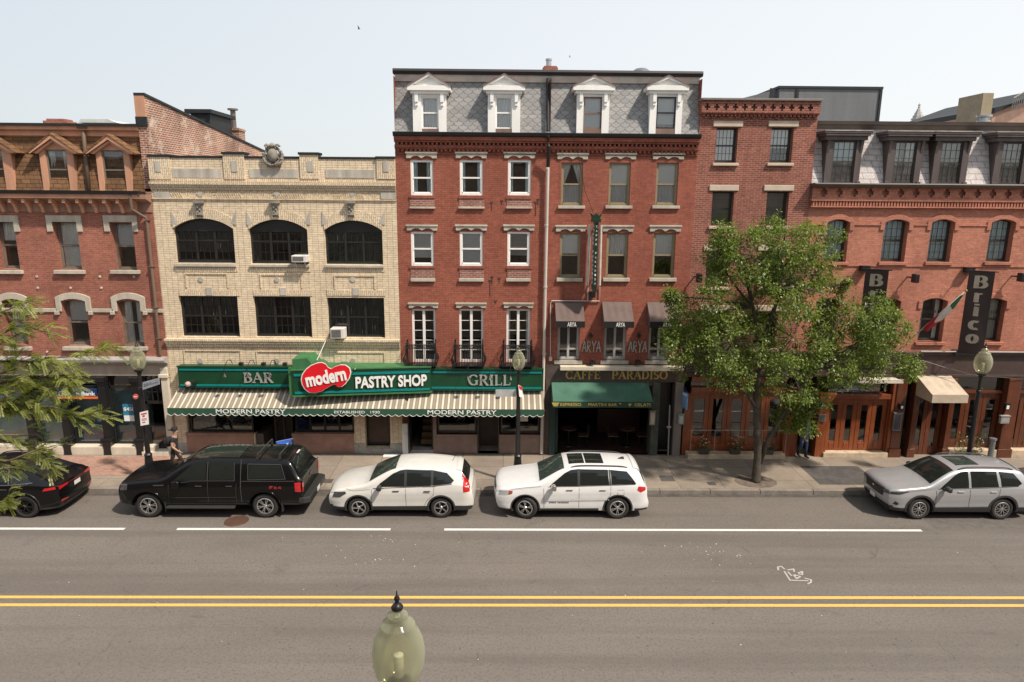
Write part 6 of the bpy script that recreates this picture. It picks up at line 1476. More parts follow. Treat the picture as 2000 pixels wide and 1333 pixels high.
PLATE = simple('licence_plate', (.62, .62, .60), .4); SEAM = simple('seam', (.01, .01, .01), .8)

class Car:
    def __init__(c, L, W, T, B, R, F, Rr, zb=.26, wb=2.7, fo=.92, wr=.36, wroll=.10, nose=.1, tail=.06, crown=.06, arch=.06, fround=.55, rround=.35, fw=.16, rw=.12, sillw=.04):
        c.L, c.W, c.zb, c.wb, c.fo, c.wr = L, W, zb, wb, fo, wr
        c.T = smooth_(T); c.B = smooth_(B, 1); c.R = smooth_(R, 1); c.F = smooth_(F, 2); c.Rr = smooth_(Rr, 2)
        c.nose, c.tail, c.crown, c.arch = nose, tail, crown, arch; c.fround, c.rround, c.fw, c.rw = fround, rround, fw, rw; c.sillw = sillw
    def w(c, s):
        v = 1
        if s < c.fround: v -= c.fw*(1-s/c.fround)**2.4
        if s > c.L-c.rround: v -= c.rw*(1-(c.L-s)/c.rround)**2.2
        return c.W*v
    def top(c, s): return lerp_(c.T, s)
    def edge(c, s): return c.top(s)-c.crown
    def belt(c, s): return min(lerp_(c.B, s), c.edge(s)-.035)
    def roofw(c, s): return min(lerp_(c.R, s), c.w(s)-.045)
    def side(c, s, z):
        W = c.w(s); b = c.belt(s); e = c.edge(s)
        if z <= b:
            u = (z-c.zb)/(b-c.zb); 
            k = -c.sillw*(max(0, .35-u)/.35)**2 - .035*(max(0, u-.62)/.38)**1.6
            k += .012*math.exp(-((u-.80)/.05)**2) - .010*math.exp(-((u-.38)/.10)**2)
            return W+k
        u = (z-b)/(e-b); w0 = W-.035-.008; return w0+(c.roofw(s)-w0)*u + .02*math.sin(math.pi*min(1, u))
    def roof(c, s, y):
        r = c.roofw(s); return c.top(s)-c.crown*(min(1, abs(y)/r))**2.3
    def deform(c, s, y, z):
        k = .55
        w_ = c.w(s)
        if s < k:
            f = lerp_(c.F, z)-c.nose*(1-min(1, (abs(y)/c.W))**2); s = s+f*(1-s/k)
        if s > c.L-k:
            f = lerp_(c.Rr, z)-c.tail*(1-min(1, (abs(y)/c.W))**2); s = s-f*(1-(c.L-s)/k)
        return (c.L/2-s, y, z)
    def section(c, s):
        W, b, e, r, t = c.w(s), c.belt(s), c.edge(s), c.roofw(s), c.top(s)
        P = [(W*.5, c.zb), (W-c.sillw-.05, c.zb)]
        for i in range(11): z = c.zb+.03+(b-.012-c.zb-.03)*i/10; P.append((c.side(s, z), z))
        P.append((c.side(s, b)-.004, b+.004))
        for i in range(1, 6): z = b+(e-b)*i/6.6; P.append((c.side(s, z), z))
        zc = b+(e-b)*5.3/6.6; p0 = (c.side(s, zc), zc); yc = r*.86; p2 = (yc, c.roof(s, yc)); p1 = (r+.005, e+.012)
        for i in range(0, 6):
            q = i/5; P.append(tuple((1-q)**2*p0[k]+2*q*(1-q)*p1[k]+q*q*p2[k] for k in (0, 1)))
        for i in range(1, 6): y = yc*(1-i/6); P.append((y, c.roof(s, y)))
        return P
    def body(c, parent, m, name='body'):
        ss = sorted(set([round(x, 4) for x in [0, .02, .05, .09, .14]+[c.L-q for q in (0, .02, .05, .09, .14)]+[c.L*i/88 for i in range(3, 86)]]))
        bm = bmesh.new(); rings = []
        for s in ss:
            P = c.section(s); R = [bm.verts.new(c.deform(s, 0, c.zb))]+[bm.verts.new(c.deform(s, y, z)) for y, z in P]+[bm.verts.new(c.deform(s, 0, c.top(s)))]+[bm.verts.new(c.deform(s, -y, z)) for y, z in P[::-1]]
            rings.append((R, P))
        n = len(rings[0][0])
        for (a, _), (b, _) in zip(rings, rings[1:]):
            for i in range(n): j = (i+1) % n; bm.faces.new((a[i], a[j], b[j], b[i]))
        for (R, P), s, fl in ((rings[0], 0, 1), (rings[-1], c.L, 0)):
            k = len(P); NY = 10; rows = []
            for i in range(k):
                l, r_ = R[1+i], R[n-1-i]; y, z = P[i]
                rows.append([l]+[bm.verts.new(c.deform(s, y*(1-2*q/NY), c.roof(s, y*(1-2*q/NY)) if i > k-7 and False else z)) for q in range(1, NY)]+[r_])
            rows.insert(0, None)
            for i in range(1, k):
                A, B = rows[i], rows[i+1]
                for q in range(NY):
                    f = (A[q], A[q+1], B[q+1], B[q]); bm.faces.new(f if fl else f[::-1])
            bot = [R[0]]; f = [R[0]]+rows[1]; bm.faces.new(f if not fl else f[::-1])
            f = [R[1+k]]+rows[k]; bm.faces.new(f if fl else f[::-1])
        bmesh.ops.recalc_face_normals(bm, faces=bm.faces)
        me = bpy.data.meshes.new(name); bm.to_mesh(me); bm.free(); me.materials.append(m); me.materials.append(WELL); me.materials.append(PLAST)
        o = bpy.data.objects.new(name, me); C.objects.link(o)
        for s in (c.fo, c.fo+c.wb):
            for sg in (-1, 1):
                cb = MB(); ra = c.wr+c.arch; y0, y1 = sg*(c.W-.30), sg*(c.W+.3)
                prof = [(0, y0), (ra, y0), (ra, y1), (0, y1)] if sg > 0 else [(0, y1), (ra, y1), (ra, y0), (0, y0)]
                n_ = 40; pts = [(c.L/2-s+ra*math.cos(6.2832*q/n_), c.wr+ra*math.sin(6.2832*q/n_)) for q in range(n_)]
                cb.prism(pts, y0, y1); ct = cb.build('cutter', WELL, local=True); fixnormals(ct)
                md = o.modifiers.new('b', 'BOOLEAN'); md.operation = 'DIFFERENCE'; md.object = ct; md.solver = 'EXACT'
                dg = bpy.context.evaluated_depsgraph_get(); dg.update(); m2 = bpy.data.meshes.new_from_object(o.evaluated_get(dg)); o.modifiers.clear(); o.data = m2; bpy.data.objects.remove(ct)
        me = o.data; mi = []
        for p in me.polygons:
            x, y, z = p.center; k = 0
            for s in (c.fo, c.fo+c.wb):
                d = math.hypot(x-(c.L/2-s), z-c.wr)
                if d < c.wr+c.arch+.004 and abs(p.normal.y) < .5 and d > c.wr+c.arch-.03 and abs(y) < c.W-.0 and abs(y) > c.W-.31: k = 1
                if d < c.wr+c.arch and abs(y) < c.W-.2: k = 1
            if z < c.zb+c.clad and k == 0: k = 2
            mi.append(k)
        while len(me.materials) < 3: me.materials.append(PLAST)
        me.polygons.foreach_set('material_index', mi); me.polygons.foreach_set('use_smooth', [True]*len(mi)); me.update()
        es = o.modifiers.new('split', 'EDGE_SPLIT'); es.split_angle = rad(38)
        o.parent = parent; return o
    clad = .07
    # patches lying on the body
    def spatch(c, mb, poly, off=.006, sg=(1,), m=0, n=None, th=None):
        s0, s1 = min(p[0] for p in poly), max(p[0] for p in poly); n = n or max(3, int((s1-s0)/.05)); K = 5
        def span(s):
            zs = []
            for (a, u), (b, v) in zip(poly, poly[1:]+poly[:1]):
                if min(a, b) <= s <= max(a, b) and a != b: zs.append(u+(v-u)*(s-a)/(b-a))
                elif a == b and abs(a-s) < 1e-9: zs += [u, v]
            return (min(zs), max(zs)) if zs else (0, 0)
        ss = sorted(set([s0+(s1-s0)*i/n for i in range(n+1)]+[p[0] for p in poly]))
        for g in sg:
            cols = []
            for i, s in enumerate(ss):
                s_ = min(max(s, s0+1e-6), s1-1e-6); a, b = span(s_)
                cols.append([c.deform(s_, g*(c.side(s_, a+(b-a)*k/K)+off), a+(b-a)*k/K) for k in range(K+1)])
            for A, B in zip(cols, cols[1:]):
                for k in range(K):
                    f = [A[k], A[k+1], B[k+1], B[k]]; mb.face(f if g > 0 else f[::-1], m)
    def ribbon(c, mb, pts, wd=.012, off=.004, sg=(1, -1), m=0):
        P = []
        for (a, u), (b, v) in zip(pts, pts[1:]):
            k = max(1, int(math.hypot(b-a, v-u)/.06)); P += [(a+(b-a)*i/k, u+(v-u)*i/k) for i in range(k)]
        P.append(pts[-1])
        for g in sg:
            for (a, u), (b, v) in zip(P, P[1:]):
                L = math.hypot(b-a, v-u) or 1; nx, nz = -(v-u)/L*wd/2, (b-a)/L*wd/2
                q = [(a-nx, u-nz), (b-nx, v-nz), (b+nx, v+nz), (a+nx, u+nz)]
                mb.face([c.deform(s, g*(c.side(s, z)+off), z) for s, z in q], m)
    def tpatch(c, mb, sa, sb, ka, kb=None, off=.008, m=0, rnd=.04, y0=None):
        kb = kb or ka; n = 14; NY = 12; G = []
        for i in range(n+1):
            s = sa+(sb-sa)*i/n; k = ka+(kb-ka)*i/n; row = []
            for j in range(NY+1):
                v = -1+2*j/NY; y = v*k*c.roofw(s)
                # round the corners of the pane
                s2 = s
                e_ = .0008
                zz = c.roof(s2, y); dz = (c.top(min(c.L, s2+.01))-c.top(max(0, s2-.01)))/.02
                nx = -dz; nn = math.hypot(nx, 1); x, yy, z = c.deform(s2, y, zz); row.append((x-nx/nn*off*-1*-1, yy, z+off/nn) if False else (x-(nx/nn)*off, yy, z+off/nn))
            G.append(row)
        for A, B in zip(G, G[1:]):
            for j in range(NY): mb.face([A[j], A[j+1], B[j+1], B[j]], m)
    def epatch(c, mb, poly, front=True, off=.006, m=0):
        # patch on the nose or tail: polygon in (y, z)
        ys = [p[0] for p in poly]; y0, y1 = min(ys), max(ys); n = max(4, int((y1-y0)/.06)); K = 4
        def span(y):
            zs = []
            for (a, u), (b, v) in zip(poly, poly[1:]+poly[:1]):
                if min(a, b) <= y <= max(a, b) and a != b: zs.append(u+(v-u)*(y-a)/(b-a))
            return (min(zs), max(zs)) if zs else (0, 0)
        yy = sorted(set([y0+(y1-y0)*i/n for i in range(n+1)]+ys)); cols = []
        for y in yy:
            y_ = min(max(y, y0+1e-6), y1-1e-6); a, b = span(y_); col = []
            for k in range(K+1):
                z = a+(b-a)*k/K; s = 0 if front else c.L; q = c.deform(s, y_, z); col.append((q[0]+(off if front else -off), q[1], q[2]))
            cols.append(col)
        for A, B in zip(cols, cols[1:]):
            for k in range(K): mb.face([A[k], B[k], B[k+1], A[k+1]], m)
    def archtrim(c, parent, m, wd=.07, off=.014, flat=0):
        b = MB()
        for s0 in (c.fo, c.fo+c.wb):
            for g in (1, -1):
                n = 36; prev = None
                for i in range(n+1):
                    t = rad(-28)+rad(236)*i/n; r1 = c.wr+c.arch-.008; r2 = r1+wd; pts = []
                    for r in (r1, r1+.012, r2-.01, r2):
                        s, z = s0-r*math.cos(t), c.wr+r*math.sin(t); z_ = max(z, c.zb+.01)
                        o_ = off if r in (r1+.012, r2-.01) else (-.09 if r == r1 else -.004); pts.append(c.deform(s, g*(c.side(s, z_)+o_), z_))
                    if prev:
                        for k in range(3): b.face([prev[k], prev[k+1], pts[k+1], pts[k]])
                    prev = pts
        return b.build('wheel_arch_trim', m, parent, smooth=True, local=True)
    def wheels(c, parent, style, mt=None, md=None, steer=0):
        r = c.wr; mt = mt or ALLOY; md = md or ALLOYD; tw = .235; rr = r*.66
        b = MB(); pr = [(rr, .02), (rr+.01, -.005), (r-.06, -.012), (r-.022, .004), (r-.004, .03), (r, .055), (r, tw-.055), (r-.004, tw-.03), (r-.03, tw-.004), (rr, tw-.01)]
        b.lathe([(a, -h) for a, h in pr], (0, 0, 0), 44, ax='y')
        w = b.build('wheel', RUB, parent, smooth=True, local=True)
        for i_ in range(30): pass
        b = MB(); b.lathe([(0, -.09), (rr-.05, -.10), (rr-.035, -.02), (rr-.012, .003), (rr+.004, -.004), (rr+.004, -.05)], (0, 0, 0), 40, m=1, ax='y')
        b.lathe([(rr-.035, -.012), (rr-.03, .006), (rr-.008, .008), (rr+.003, 0)], (0, 0, 0), 40, m=0, ax='y')
        b.lathe([(0, .004), (.045, .002), (.055, -.01), (.06, -.06)], (0, 0, 0), 16, m=0, ax='y')
        def spoke(a, r0, r1, w0, w1, m=0, tw_=0):
            ca, sa = math.cos(a), math.sin(a); ca2, sa2 = math.cos(a+tw_), math.sin(a+tw_)
            q = [(r0*ca-w0*-sa, r0*sa-w0*ca), (r0*ca+w0*-sa, r0*sa+w0*ca), (r1*ca2+w1*-sa2, r1*sa2+w1*ca2), (r1*ca2-w1*-sa2, r1*sa2-w1*ca2)]
            k = len(b.v); b.v += [(q[0][0], -.0, q[0][1]), (q[1][0], -.0, q[1][1]), (q[2][0], .004, q[2][1]), (q[3][0], .004, q[3][1])]+[(x, -.05, z) for x, z in q]
            for f in ((0, 1, 2, 3), (7, 6, 5, 4), (0, 4, 5, 1), (1, 5, 6, 2), (2, 6, 7, 3), (3, 7, 4, 0)): b.f.append(tuple(k+i for i in f)); b.m.append(m)
        n, kind = style
        for i in range(n):
            a = 6.2832*i/n+.3
            if kind == 'twin': spoke(a-.10, .045, rr-.02, .010, .011, tw_=-.05); spoke(a+.10, .045, rr-.02, .010, .011, tw_=.05)
            elif kind == 'y': spoke(a, .04, rr*.55, .016, .018); spoke(a, rr*.5, rr-.015, .010, .012, tw_=.26); spoke(a, rr*.5, rr-.015, .010, .012, tw_=-.26)
            elif kind == 'swirl': spoke(a, .04, rr*.95, .016, .013, tw_=.38); spoke(a+.42, rr*.45, rr-.02, .009, .010, tw_=.0)
            elif kind == 'wide': spoke(a, .05, rr-.02, .018, .042)
        o = b.build('rim', [mt, md], w, local=True, smooth=False)
        objs = [w]
        for i in range(3): objs.append(copytree(w, parent))
        for i, (s, g) in enumerate(((c.fo, 1), (c.fo+c.wb, 1), (c.fo, -1), (c.fo+c.wb, -1))):
            o = objs[i]; o.location = (c.L/2-s, g*(c.W-.035), r); o.rotation_euler = (0, random.random()*6, 0 if g > 0 else math.pi)
            if s == c.fo and steer: o.rotation_euler = (0, 0, (0 if g > 0 else math.pi)+steer)
    def mirror(c, parent, s, z, m, m2=None, size=1):
        for g in (1, -1):
            y0 = c.side(s, z); b = MB(); L0 = c.deform(s, 0, z)[0]
            pts = [(-.10, -.07), (-.02, -.085), (.08, -.06), (.10, 0), (.07, .065), (-.04, .085), (-.10, .06)]
            b.prism([(L0+p[0]*.8*size, z+.09+p[1]*size) for p in pts], g*(y0+.08), g*(y0+.27)); o = b.build('mirror', m, parent, local=True, bevel=.03, smooth=True); fixnormals(o)
            b = MB(); b.box(L0-.03, L0+.05, g*(y0-.02), g*(y0+.10), z+.0, z+.06); b.build('mirror_arm', PLAST, o, local=True)
    def handles(c, parent, ss, z, m):
        for s in ss:
            for g in (1, -1):
                b = MB(); y = g*(c.side(s, z)); x = c.L/2-s; b.box(x-.10, x+.10, y+g*.012, y+g*.038, z-.013, z+.013); b.box(x-.10, x-.08, y, y+g*.03, z-.012, z+.012); b.box(x+.08, x+.10, y, y+g*.03, z-.012, z+.012); b.build('door_handle', m, parent, local=True, bevel=.006)
    def rails(c, parent, s0, s1, m, h=.05, k=.93):
        for g in (1, -1):
            P = []
            for i in range(13): s = s0+(s1-s0)*i/12; y = c.roofw(s)*k; hh = h*min(1, math.sin(math.pi*i/12)*3)+.003; P.append((c.L/2-s, g*y, c.roof(s, y)+hh))
            b = MB(); b.tube(P, .018, 6); b.build('roof_rail', m, parent, smooth=True, local=True)
    def part(c, name, m, fn, parent, **k):
        b = MB(); fn(b); return b.build(name, m, parent, local=True, **k)
    def place(c, front_x, yn, label, cat='car', name='parked_car', group='vehicles parked along the far kerb', rz=math.pi):
        return thing(name, label, cat, (front_x+c.L/2, yn+c.W, 0), rz, group)

# ---- white crossover with black sill cladding
c = Car(4.56, .915, [(0, .90), (.10, .97), (.5, 1.05), (1.0, 1.13), (1.22, 1.19), (1.62, 1.42), (2.02, 1.60), (2.35, 1.655), (2.9, 1.67), (3.5, 1.64), (3.95, 1.58), (4.18, 1.52), (4.32, 1.36), (4.46, 1.14), (4.56, 1.04)],
    [(0, .80), (1.1, .98), (2.2, 1.02), (3.3, 1.07), (4.1, 1.14), (4.56, 1.02)], [(0, .80), (1.1, .83), (1.35, .80), (2.1, .64), (3.2, .63), (4.1, .585), (4.35, .66), (4.56, .74)],
    [(.2, .20), (.35, .06), (.55, .0), (.75, .02), (.95, .14), (1.2, .2)], [(.2, .12), (.4, .02), (.55, 0), (.7, .02), (1.0, .10), (1.3, .1)], zb=.25, wb=2.61, fo=.93, wr=.345)
t = c.place(-5.50, 20.07, 'smaller white crossover with tall red rear lamps, parked behind the larger white car')
WP = paint('paint_white', (.60, .59, .56), 0, .35)
Car.clad = .16; c.body(t, WP); Car.clad = .07; c.archtrim(t, PLAST, .065)
c.part('windshield', CGLASS2, lambda b: c.tpatch(b, 1.27, 2.10, .90, .90), t)
c.part('rear_window', CGLASS, lambda b: c.tpatch(b, 4.16, 4.44, .92, .93), t)
c.part('spoiler', WP, lambda b: c.tpatch(b, 4.02, 4.20, .93, .93, .018), t)
for nm, poly in (('front_window', [(1.52, 1.05), (1.62, 1.16), (2.02, 1.44), (2.25, 1.535), (2.38, 1.55), (2.38, 1.055)]), ('rear_side_window', [(2.46, 1.06), (2.46, 1.555), (3.22, 1.535), (3.22, 1.09)]), ('quarter_window', [(3.30, 1.095), (3.30, 1.53), (3.72, 1.45), (3.95, 1.25), (3.86, 1.16)])):
    c.part(nm, CGLASS, lambda b: c.spatch(b, poly, sg=(1, -1)), t)
c.part('window_trim', PLAST, lambda b: (c.spatch(b, [(2.38, 1.05), (2.38, 1.555), (2.46, 1.555), (2.46, 1.05)], .004, (1, -1)), c.spatch(b, [(3.22, 1.08), (3.22, 1.54), (3.30, 1.53), (3.30, 1.09)], .004, (1, -1)), c.ribbon(b, [(1.40, 1.0), (2.4, 1.042), (3.3, 1.08), (3.88, 1.145)], .022, .008)), t)
c.part('door_seam', SEAM, lambda b: (c.ribbon(b, [(1.36, .98), (1.36, .42)], .010), c.ribbon(b, [(2.42, 1.04), (2.44, .42)], .010), c.ribbon(b, [(3.32, 1.06), (3.30, .80), (3.10, .62), (3.02, .45)], .010), c.ribbon(b, [(.55, .98), (.8, .92), (1.3, .97)], .008)), t)
c.handles(t, (2.12, 3.10), .93, PLAST); c.mirror(t, 1.62, 1.0, PLAST)
for g in (1, -1):
    c.part('headlight', LDK, lambda b: c.spatch(b, [(.10, .70), (.12, .86), (.52, .90), (.56, .84), (.35, .72)], .008, (g,)), t)
    c.part('taillight', LRED, lambda b: (c.spatch(b, [(4.28, .90), (4.34, 1.10), (4.22, 1.30), (4.10, 1.47), (4.16, 1.48), (4.42, 1.20), (4.53, 1.0), (4.50, .90)], .010, (g,))), t)
c.part('grille', PLAST, lambda b: c.epatch(b, [(-.55, .66), (.55, .66), (.6, .82), (-.6, .82)]), t)
c.part('antenna', PLAST, lambda b: b.tube([(c.L/2-3.85, 0, 1.60), (c.L/2-4.0, .0, 1.85)], .008, 5), t)
c.wheels(t, t and t or t, (0, 'x')) if False else c.wheels(t, (5, 'swirl'))

# ---- large white SUV
c = Car(4.82, .965, [(0, .98), (.08, 1.06), (.5, 1.13), (1.1, 1.20), (1.32, 1.24), (1.72, 1.46), (2.10, 1.65), (2.4, 1.70), (3.0, 1.715), (3.8, 1.69), (4.3, 1.655), (4.5, 1.62), (4.60, 1.48), (4.74, 1.18), (4.82, 1.08)],
    [(0, .88), (1.2, 1.05), (2.4, 1.08), (4.0, 1.14), (4.82, 1.08)], [(0, .86), (1.2, .88), (1.45, .84), (2.2, .70), (3.4, .69), (4.4, .645), (4.65, .72), (4.82, .80)],
    [(.2, .22), (.4, .06), (.6, 0), (.8, .0), (1.0, .07), (1.3, .1)], [(.2, .10), (.4, .0), (.62, 0), (.66, .05), (1.0, .07), (1.3, .08)], zb=.27, wb=2.94, fo=.90, wr=.375, fround=.45, rround=.4, fw=.14)
t = c.place(-.20, 20.03, 'larger white car with a twin pane sunroof and turned front wheel, before the cafe')
c.body(t, paint('paint_white_bright', (.66, .66, .66), 0, .35)); WP2 = MC['paint_white_bright']; c.archtrim(t, PLAST, .055)
c.part('windshield', CGLASS2, lambda b: c.tpatch(b, 1.36, 2.14, .90, .90), t)
c.part('sunroof', CGLASS, lambda b: (c.tpatch(b, 2.30, 2.80, .62, .62, .006), c.tpatch(b, 2.84, 3.42, .62, .62, .006)), t)
c.part('rear_window', CGLASS, lambda b: c.tpatch(b, 4.56, 4.73, .92, .93), t)
c.part('spoiler', WP2, lambda b: c.tpatch(b, 4.34, 4.56, .94, .94, .02), t)
for nm, poly in (('front_window', [(1.66, 1.10), (1.76, 1.20), (2.14, 1.49), (2.34, 1.585), (2.55, 1.605), (2.55, 1.115)]), ('rear_side_window', [(2.63, 1.12), (2.63, 1.605), (3.52, 1.59), (3.56, 1.15)]), ('quarter_window', [(3.62, 1.155), (3.59, 1.585), (4.12, 1.53), (4.42, 1.20), (4.40, 1.18)])):
    c.part(nm, CGLASS, lambda b: c.spatch(b, poly, sg=(1, -1)), t)
c.part('window_trim', PLAST, lambda b: (c.spatch(b, [(2.55, 1.11), (2.55, 1.61), (2.63, 1.61), (2.63, 1.11)], .004, (1, -1)), c.ribbon(b, [(3.59, 1.15), (3.56, 1.59)], .05, .006), c.ribbon(b, [(1.62, 1.085), (2.6, 1.105), (3.6, 1.14), (4.40, 1.17)], .016, .008)), t)
c.part('door_seam', SEAM, lambda b: (c.ribbon(b, [(1.48, 1.04), (1.50, .40)], .010), c.ribbon(b, [(2.60, 1.09), (2.60, .40)], .010), c.ribbon(b, [(3.60, 1.12), (3.60, .85), (3.42, .62), (3.36, .42)], .010), c.ribbon(b, [(3.82, 1.0), (4.02, 1.0), (4.02, .84), (3.82, .84), (3.82, 1.0)], .008), c.ribbon(b, [(.45, 1.0), (.9, 1.06), (1.4, 1.10)], .008)), t)
c.part('side_badge', PLAST, lambda b: [c.ribbon(b, [(1.66+.045*i, .575), (1.69+.045*i, .575)], .045, .006, (1,)) for i in (0, 1, 2, 3, 4, 6, 7, 8, 9, 10, 11, 12, 13)], t)
c.part('side_moulding', WP2, lambda b: c.ribbon(b, [(1.52, .66), (3.55, .69)], .06, .012), t)
c.handles(t, (2.30, 3.34), 1.0, CHROME); c.mirror(t, 1.78, 1.05, CHROME, size=1.1); c.rails(t, 2.35, 4.15, PLAST, .035)
c.part('antenna', PLAST, lambda b: b.prism([(c.L/2-4.15, 1.665), (c.L/2-3.93, 1.675), (c.L/2-4.08, 1.74), (c.L/2-4.13, 1.74)], -.03, .03), t)
for g in (1, -1):
    c.part('headlight', LCLR, lambda b: c.spatch(b, [(.06, .80), (.08, .94), (.44, .97), (.48, .88), (.3, .82)], .008, (g,)), t)
    c.part('marker_lamp', simple('amber', (.30, .06, .03), .2, 0, 1), lambda b: c.spatch(b, [(.36, .83), (.37, .96), (.50, .955), (.49, .87)], .011, (g,)), t)
    c.part('taillight', LRED, lambda b: (c.spatch(b, [(4.46, 1.00), (4.50, 1.12), (4.78, 1.08), (4.77, .97), (4.58, .93)], .012, (g,))), t)
c.part('grille', PLAST, lambda b: c.epatch(b, [(-.55, .84), (.55, .84), (.58, .98), (-.58, .98)]), t)
c.wheels(t, (5, 'twin'), steer=rad(-17))

# ---- black pickup with a canopy over the bed
c = Car(5.88, 1.005, [(0, 1.10), (.06, 1.20), (.4, 1.25), (1.2, 1.31), (1.42, 1.35), (1.80, 1.60), (2.18, 1.84), (2.45, 1.90), (3.2, 1.925), (3.9, 1.91), (4.2, 1.925), (5.2, 1.91), (5.40, 1.86), (5.60, 1.62), (5.74, 1.40), (5.88, 1.33)],
    [(0, 1.0), (1.3, 1.17), (2.0, 1.16), (3.0, 1.17), (5.4, 1.22), (5.88, 1.22)], [(0, .88), (1.4, .90), (1.6, .86), (2.3, .74), (4.0, .73), (5.2, .72), (5.5, .76), (5.88, .88)],
    [(.2, .16), (.4, .04), (.6, 0), (.9, .0), (1.1, .05), (1.3, .1)], [(.3, .18), (.55, .10), (.6, .10), (1.0, .09), (1.3, .09), (1.9, .1)], zb=.42, wb=3.66, fo=.93, wr=.405, arch=.09, fround=.4, rround=.2, fw=.13, rw=.06, nose=.06, tail=.0, sillw=.06)
t = c.place(-12.10, 20.05, 'black pickup truck with a closed canopy over the bed and roof bars, parked behind the black coupe like car', cat='pickup truck', name='pickup_truck')
t['label'] = 'black pickup truck with a closed canopy over its bed, nose beside the left street lamp'
BP = paint('paint_black', (.003, .003, .0035), 0, .25, .3, .0); BP.node_tree.nodes['Principled BSDF'].inputs['Specular IOR Level'].default_value = .25; c.body(t, BP); c.archtrim(t, BP, .06, .03)
c.part('windshield', CGLASS, lambda b: c.tpatch(b, 1.46, 2.16, .90, .90), t)
c.part('roof_glass', simple('panoramic_glass', (.02, .024, .02), .06), lambda b: (c.tpatch(b, 2.36, 3.75, .80, .80, .006)), t)
c.part('canopy_window', CGLASS, lambda b: c.spatch(b, [(4.12, 1.31), (4.12, 1.72), (5.08, 1.70), (5.22, 1.34)], sg=(1, -1)), t)
c.part('canopy_rear_window', CGLASS, lambda b: c.tpatch(b, 5.40, 5.70, .88, .88), t)
for nm, poly in (('front_window', [(1.74, 1.22), (1.86, 1.32), (2.24, 1.64), (2.42, 1.76), (2.78, 1.785), (2.78, 1.27), (2.3, 1.26), (2.1, 1.21)]), ('rear_side_window', [(2.88, 1.27), (2.88, 1.79), (3.62, 1.775), (3.66, 1.28)])):
    c.part(nm, CGLASS, lambda b: c.spatch(b, poly, sg=(1, -1)), t)
CT = simple('black_gloss_trim', (.05, .05, .052), .2)
c.part('window_trim', CT, lambda b: (c.ribbon(b, [(4.10, 1.28), (4.08, 1.745), (5.11, 1.73), (5.27, 1.31), (4.10, 1.28)], .022, .009), c.ribbon(b, [(2.83, 1.25), (2.83, 1.80)], .03, .008), c.ribbon(b, [(3.68, 1.25), (3.65, 1.78)], .02, .008), c.ribbon(b, [(1.72, 1.2), (2.1, 1.19), (2.3, 1.24), (3.68, 1.25)], .018, .008)), t)
c.part('door_seam', simple('seam_pale', (.05, .05, .05), .4), lambda b: (c.ribbon(b, [(1.62, 1.12), (1.60, .55)], .010), c.ribbon(b, [(2.84, 1.2), (2.84, .55)], .010), c.ribbon(b, [(3.74, 1.2), (3.72, .9), (3.72, .55)], .010), c.ribbon(b, [(3.86, 1.88), (3.88, .50)], .022), c.ribbon(b, [(3.9, 1.235), (5.6, 1.245)], .016, .006), c.ribbon(b, [(1.7, .70), (3.7, .72)], .014, .008)), t)
c.part('fender_vent', CT, lambda b: c.ribbon(b, [(1.15, 1.10), (1.48, 1.11)], .035, .012), t)
c.part('bed_decal', simple('decal_red', (.30, .02, .02), .4), lambda b: [c.ribbon(b, p, .028, .007, (1, -1)) for p in ([(4.78, 1.0), (4.78, 1.08), (4.88, 1.08)], [(4.78, 1.04), (4.86, 1.04)], [(4.92, 1.08), (5.0, 1.0)], [(5.0, 1.08), (4.92, 1.0)], [(5.12, 1.0), (5.12, 1.08), (5.04, 1.03), (5.15, 1.03)])], t)
c.part('running_board', PLAST, lambda b: (b.box(c.L/2-3.66, c.L/2-1.52, c.W-.08, c.W+.08, .36, .42), b.box(c.L/2-3.66, c.L/2-1.52, -c.W-.08, -c.W+.08, .36, .42)), t, bevel=.015)
c.part('mud_flap', PLAST, lambda b: [b.box(c.L/2-s-.02, c.L/2-s, g*(c.W-.2), g*(c.W+.0), .22, .56) for s in (1.46, 5.12) for g in (1, -1)], t)
c.part('rear_bumper', simple('bumper_black', (.03, .03, .03), .35), lambda b: b.prism([(-c.L/2-.14, -.9), (-c.L/2-.14, .9), (-c.L/2+.05, 1.0), (-c.L/2+.22, 1.0), (-c.L/2+.22, -1.0), (-c.L/2+.05, -1.0)], .50, .70, 'z'), t, bevel=.03)
c.part('licence_plate', PLATE, lambda b: b.box(-c.L/2-.155, -c.L/2-.145, -.15, .15, .54, .68), t)
c.part('tailgate_handle', CT, lambda b: (b.box(-c.L/2-.0+.07, -c.L/2+.10, -.12, .12, 1.12, 1.18), b.box(-c.L/2+.06, -c.L/2+.095, -.9, .9, 1.30, 1.32)), t)
for g in (1, -1):
    c.part('taillight', LRED, lambda b: (c.spatch(b, [(5.62, .92), (5.60, 1.20), (5.82, 1.21), (5.84, .90)], .012, (g,)), c.epatch(b, [(g*.995 if g < 0 else .84, .88), (-.84 if g < 0 else .995, .88), (-.84 if g < 0 else .995, 1.20), (g*.995 if g < 0 else .84, 1.20)], False, .012)), t)
    c.part('headlight', LDK, lambda b: c.spatch(b, [(.04, .92), (.05, 1.12), (.30, 1.13), (.32, .95)], .008, (g,)), t)
c.part('grille', PLAST, lambda b: c.epatch(b, [(-.65, .72), (.65, .72), (.68, 1.08), (-.68, 1.08)]), t)
c.handles(t, (2.56, 3.52), 1.09, CT); c.mirror(t, 1.95, 1.12, BP, size=1.5)
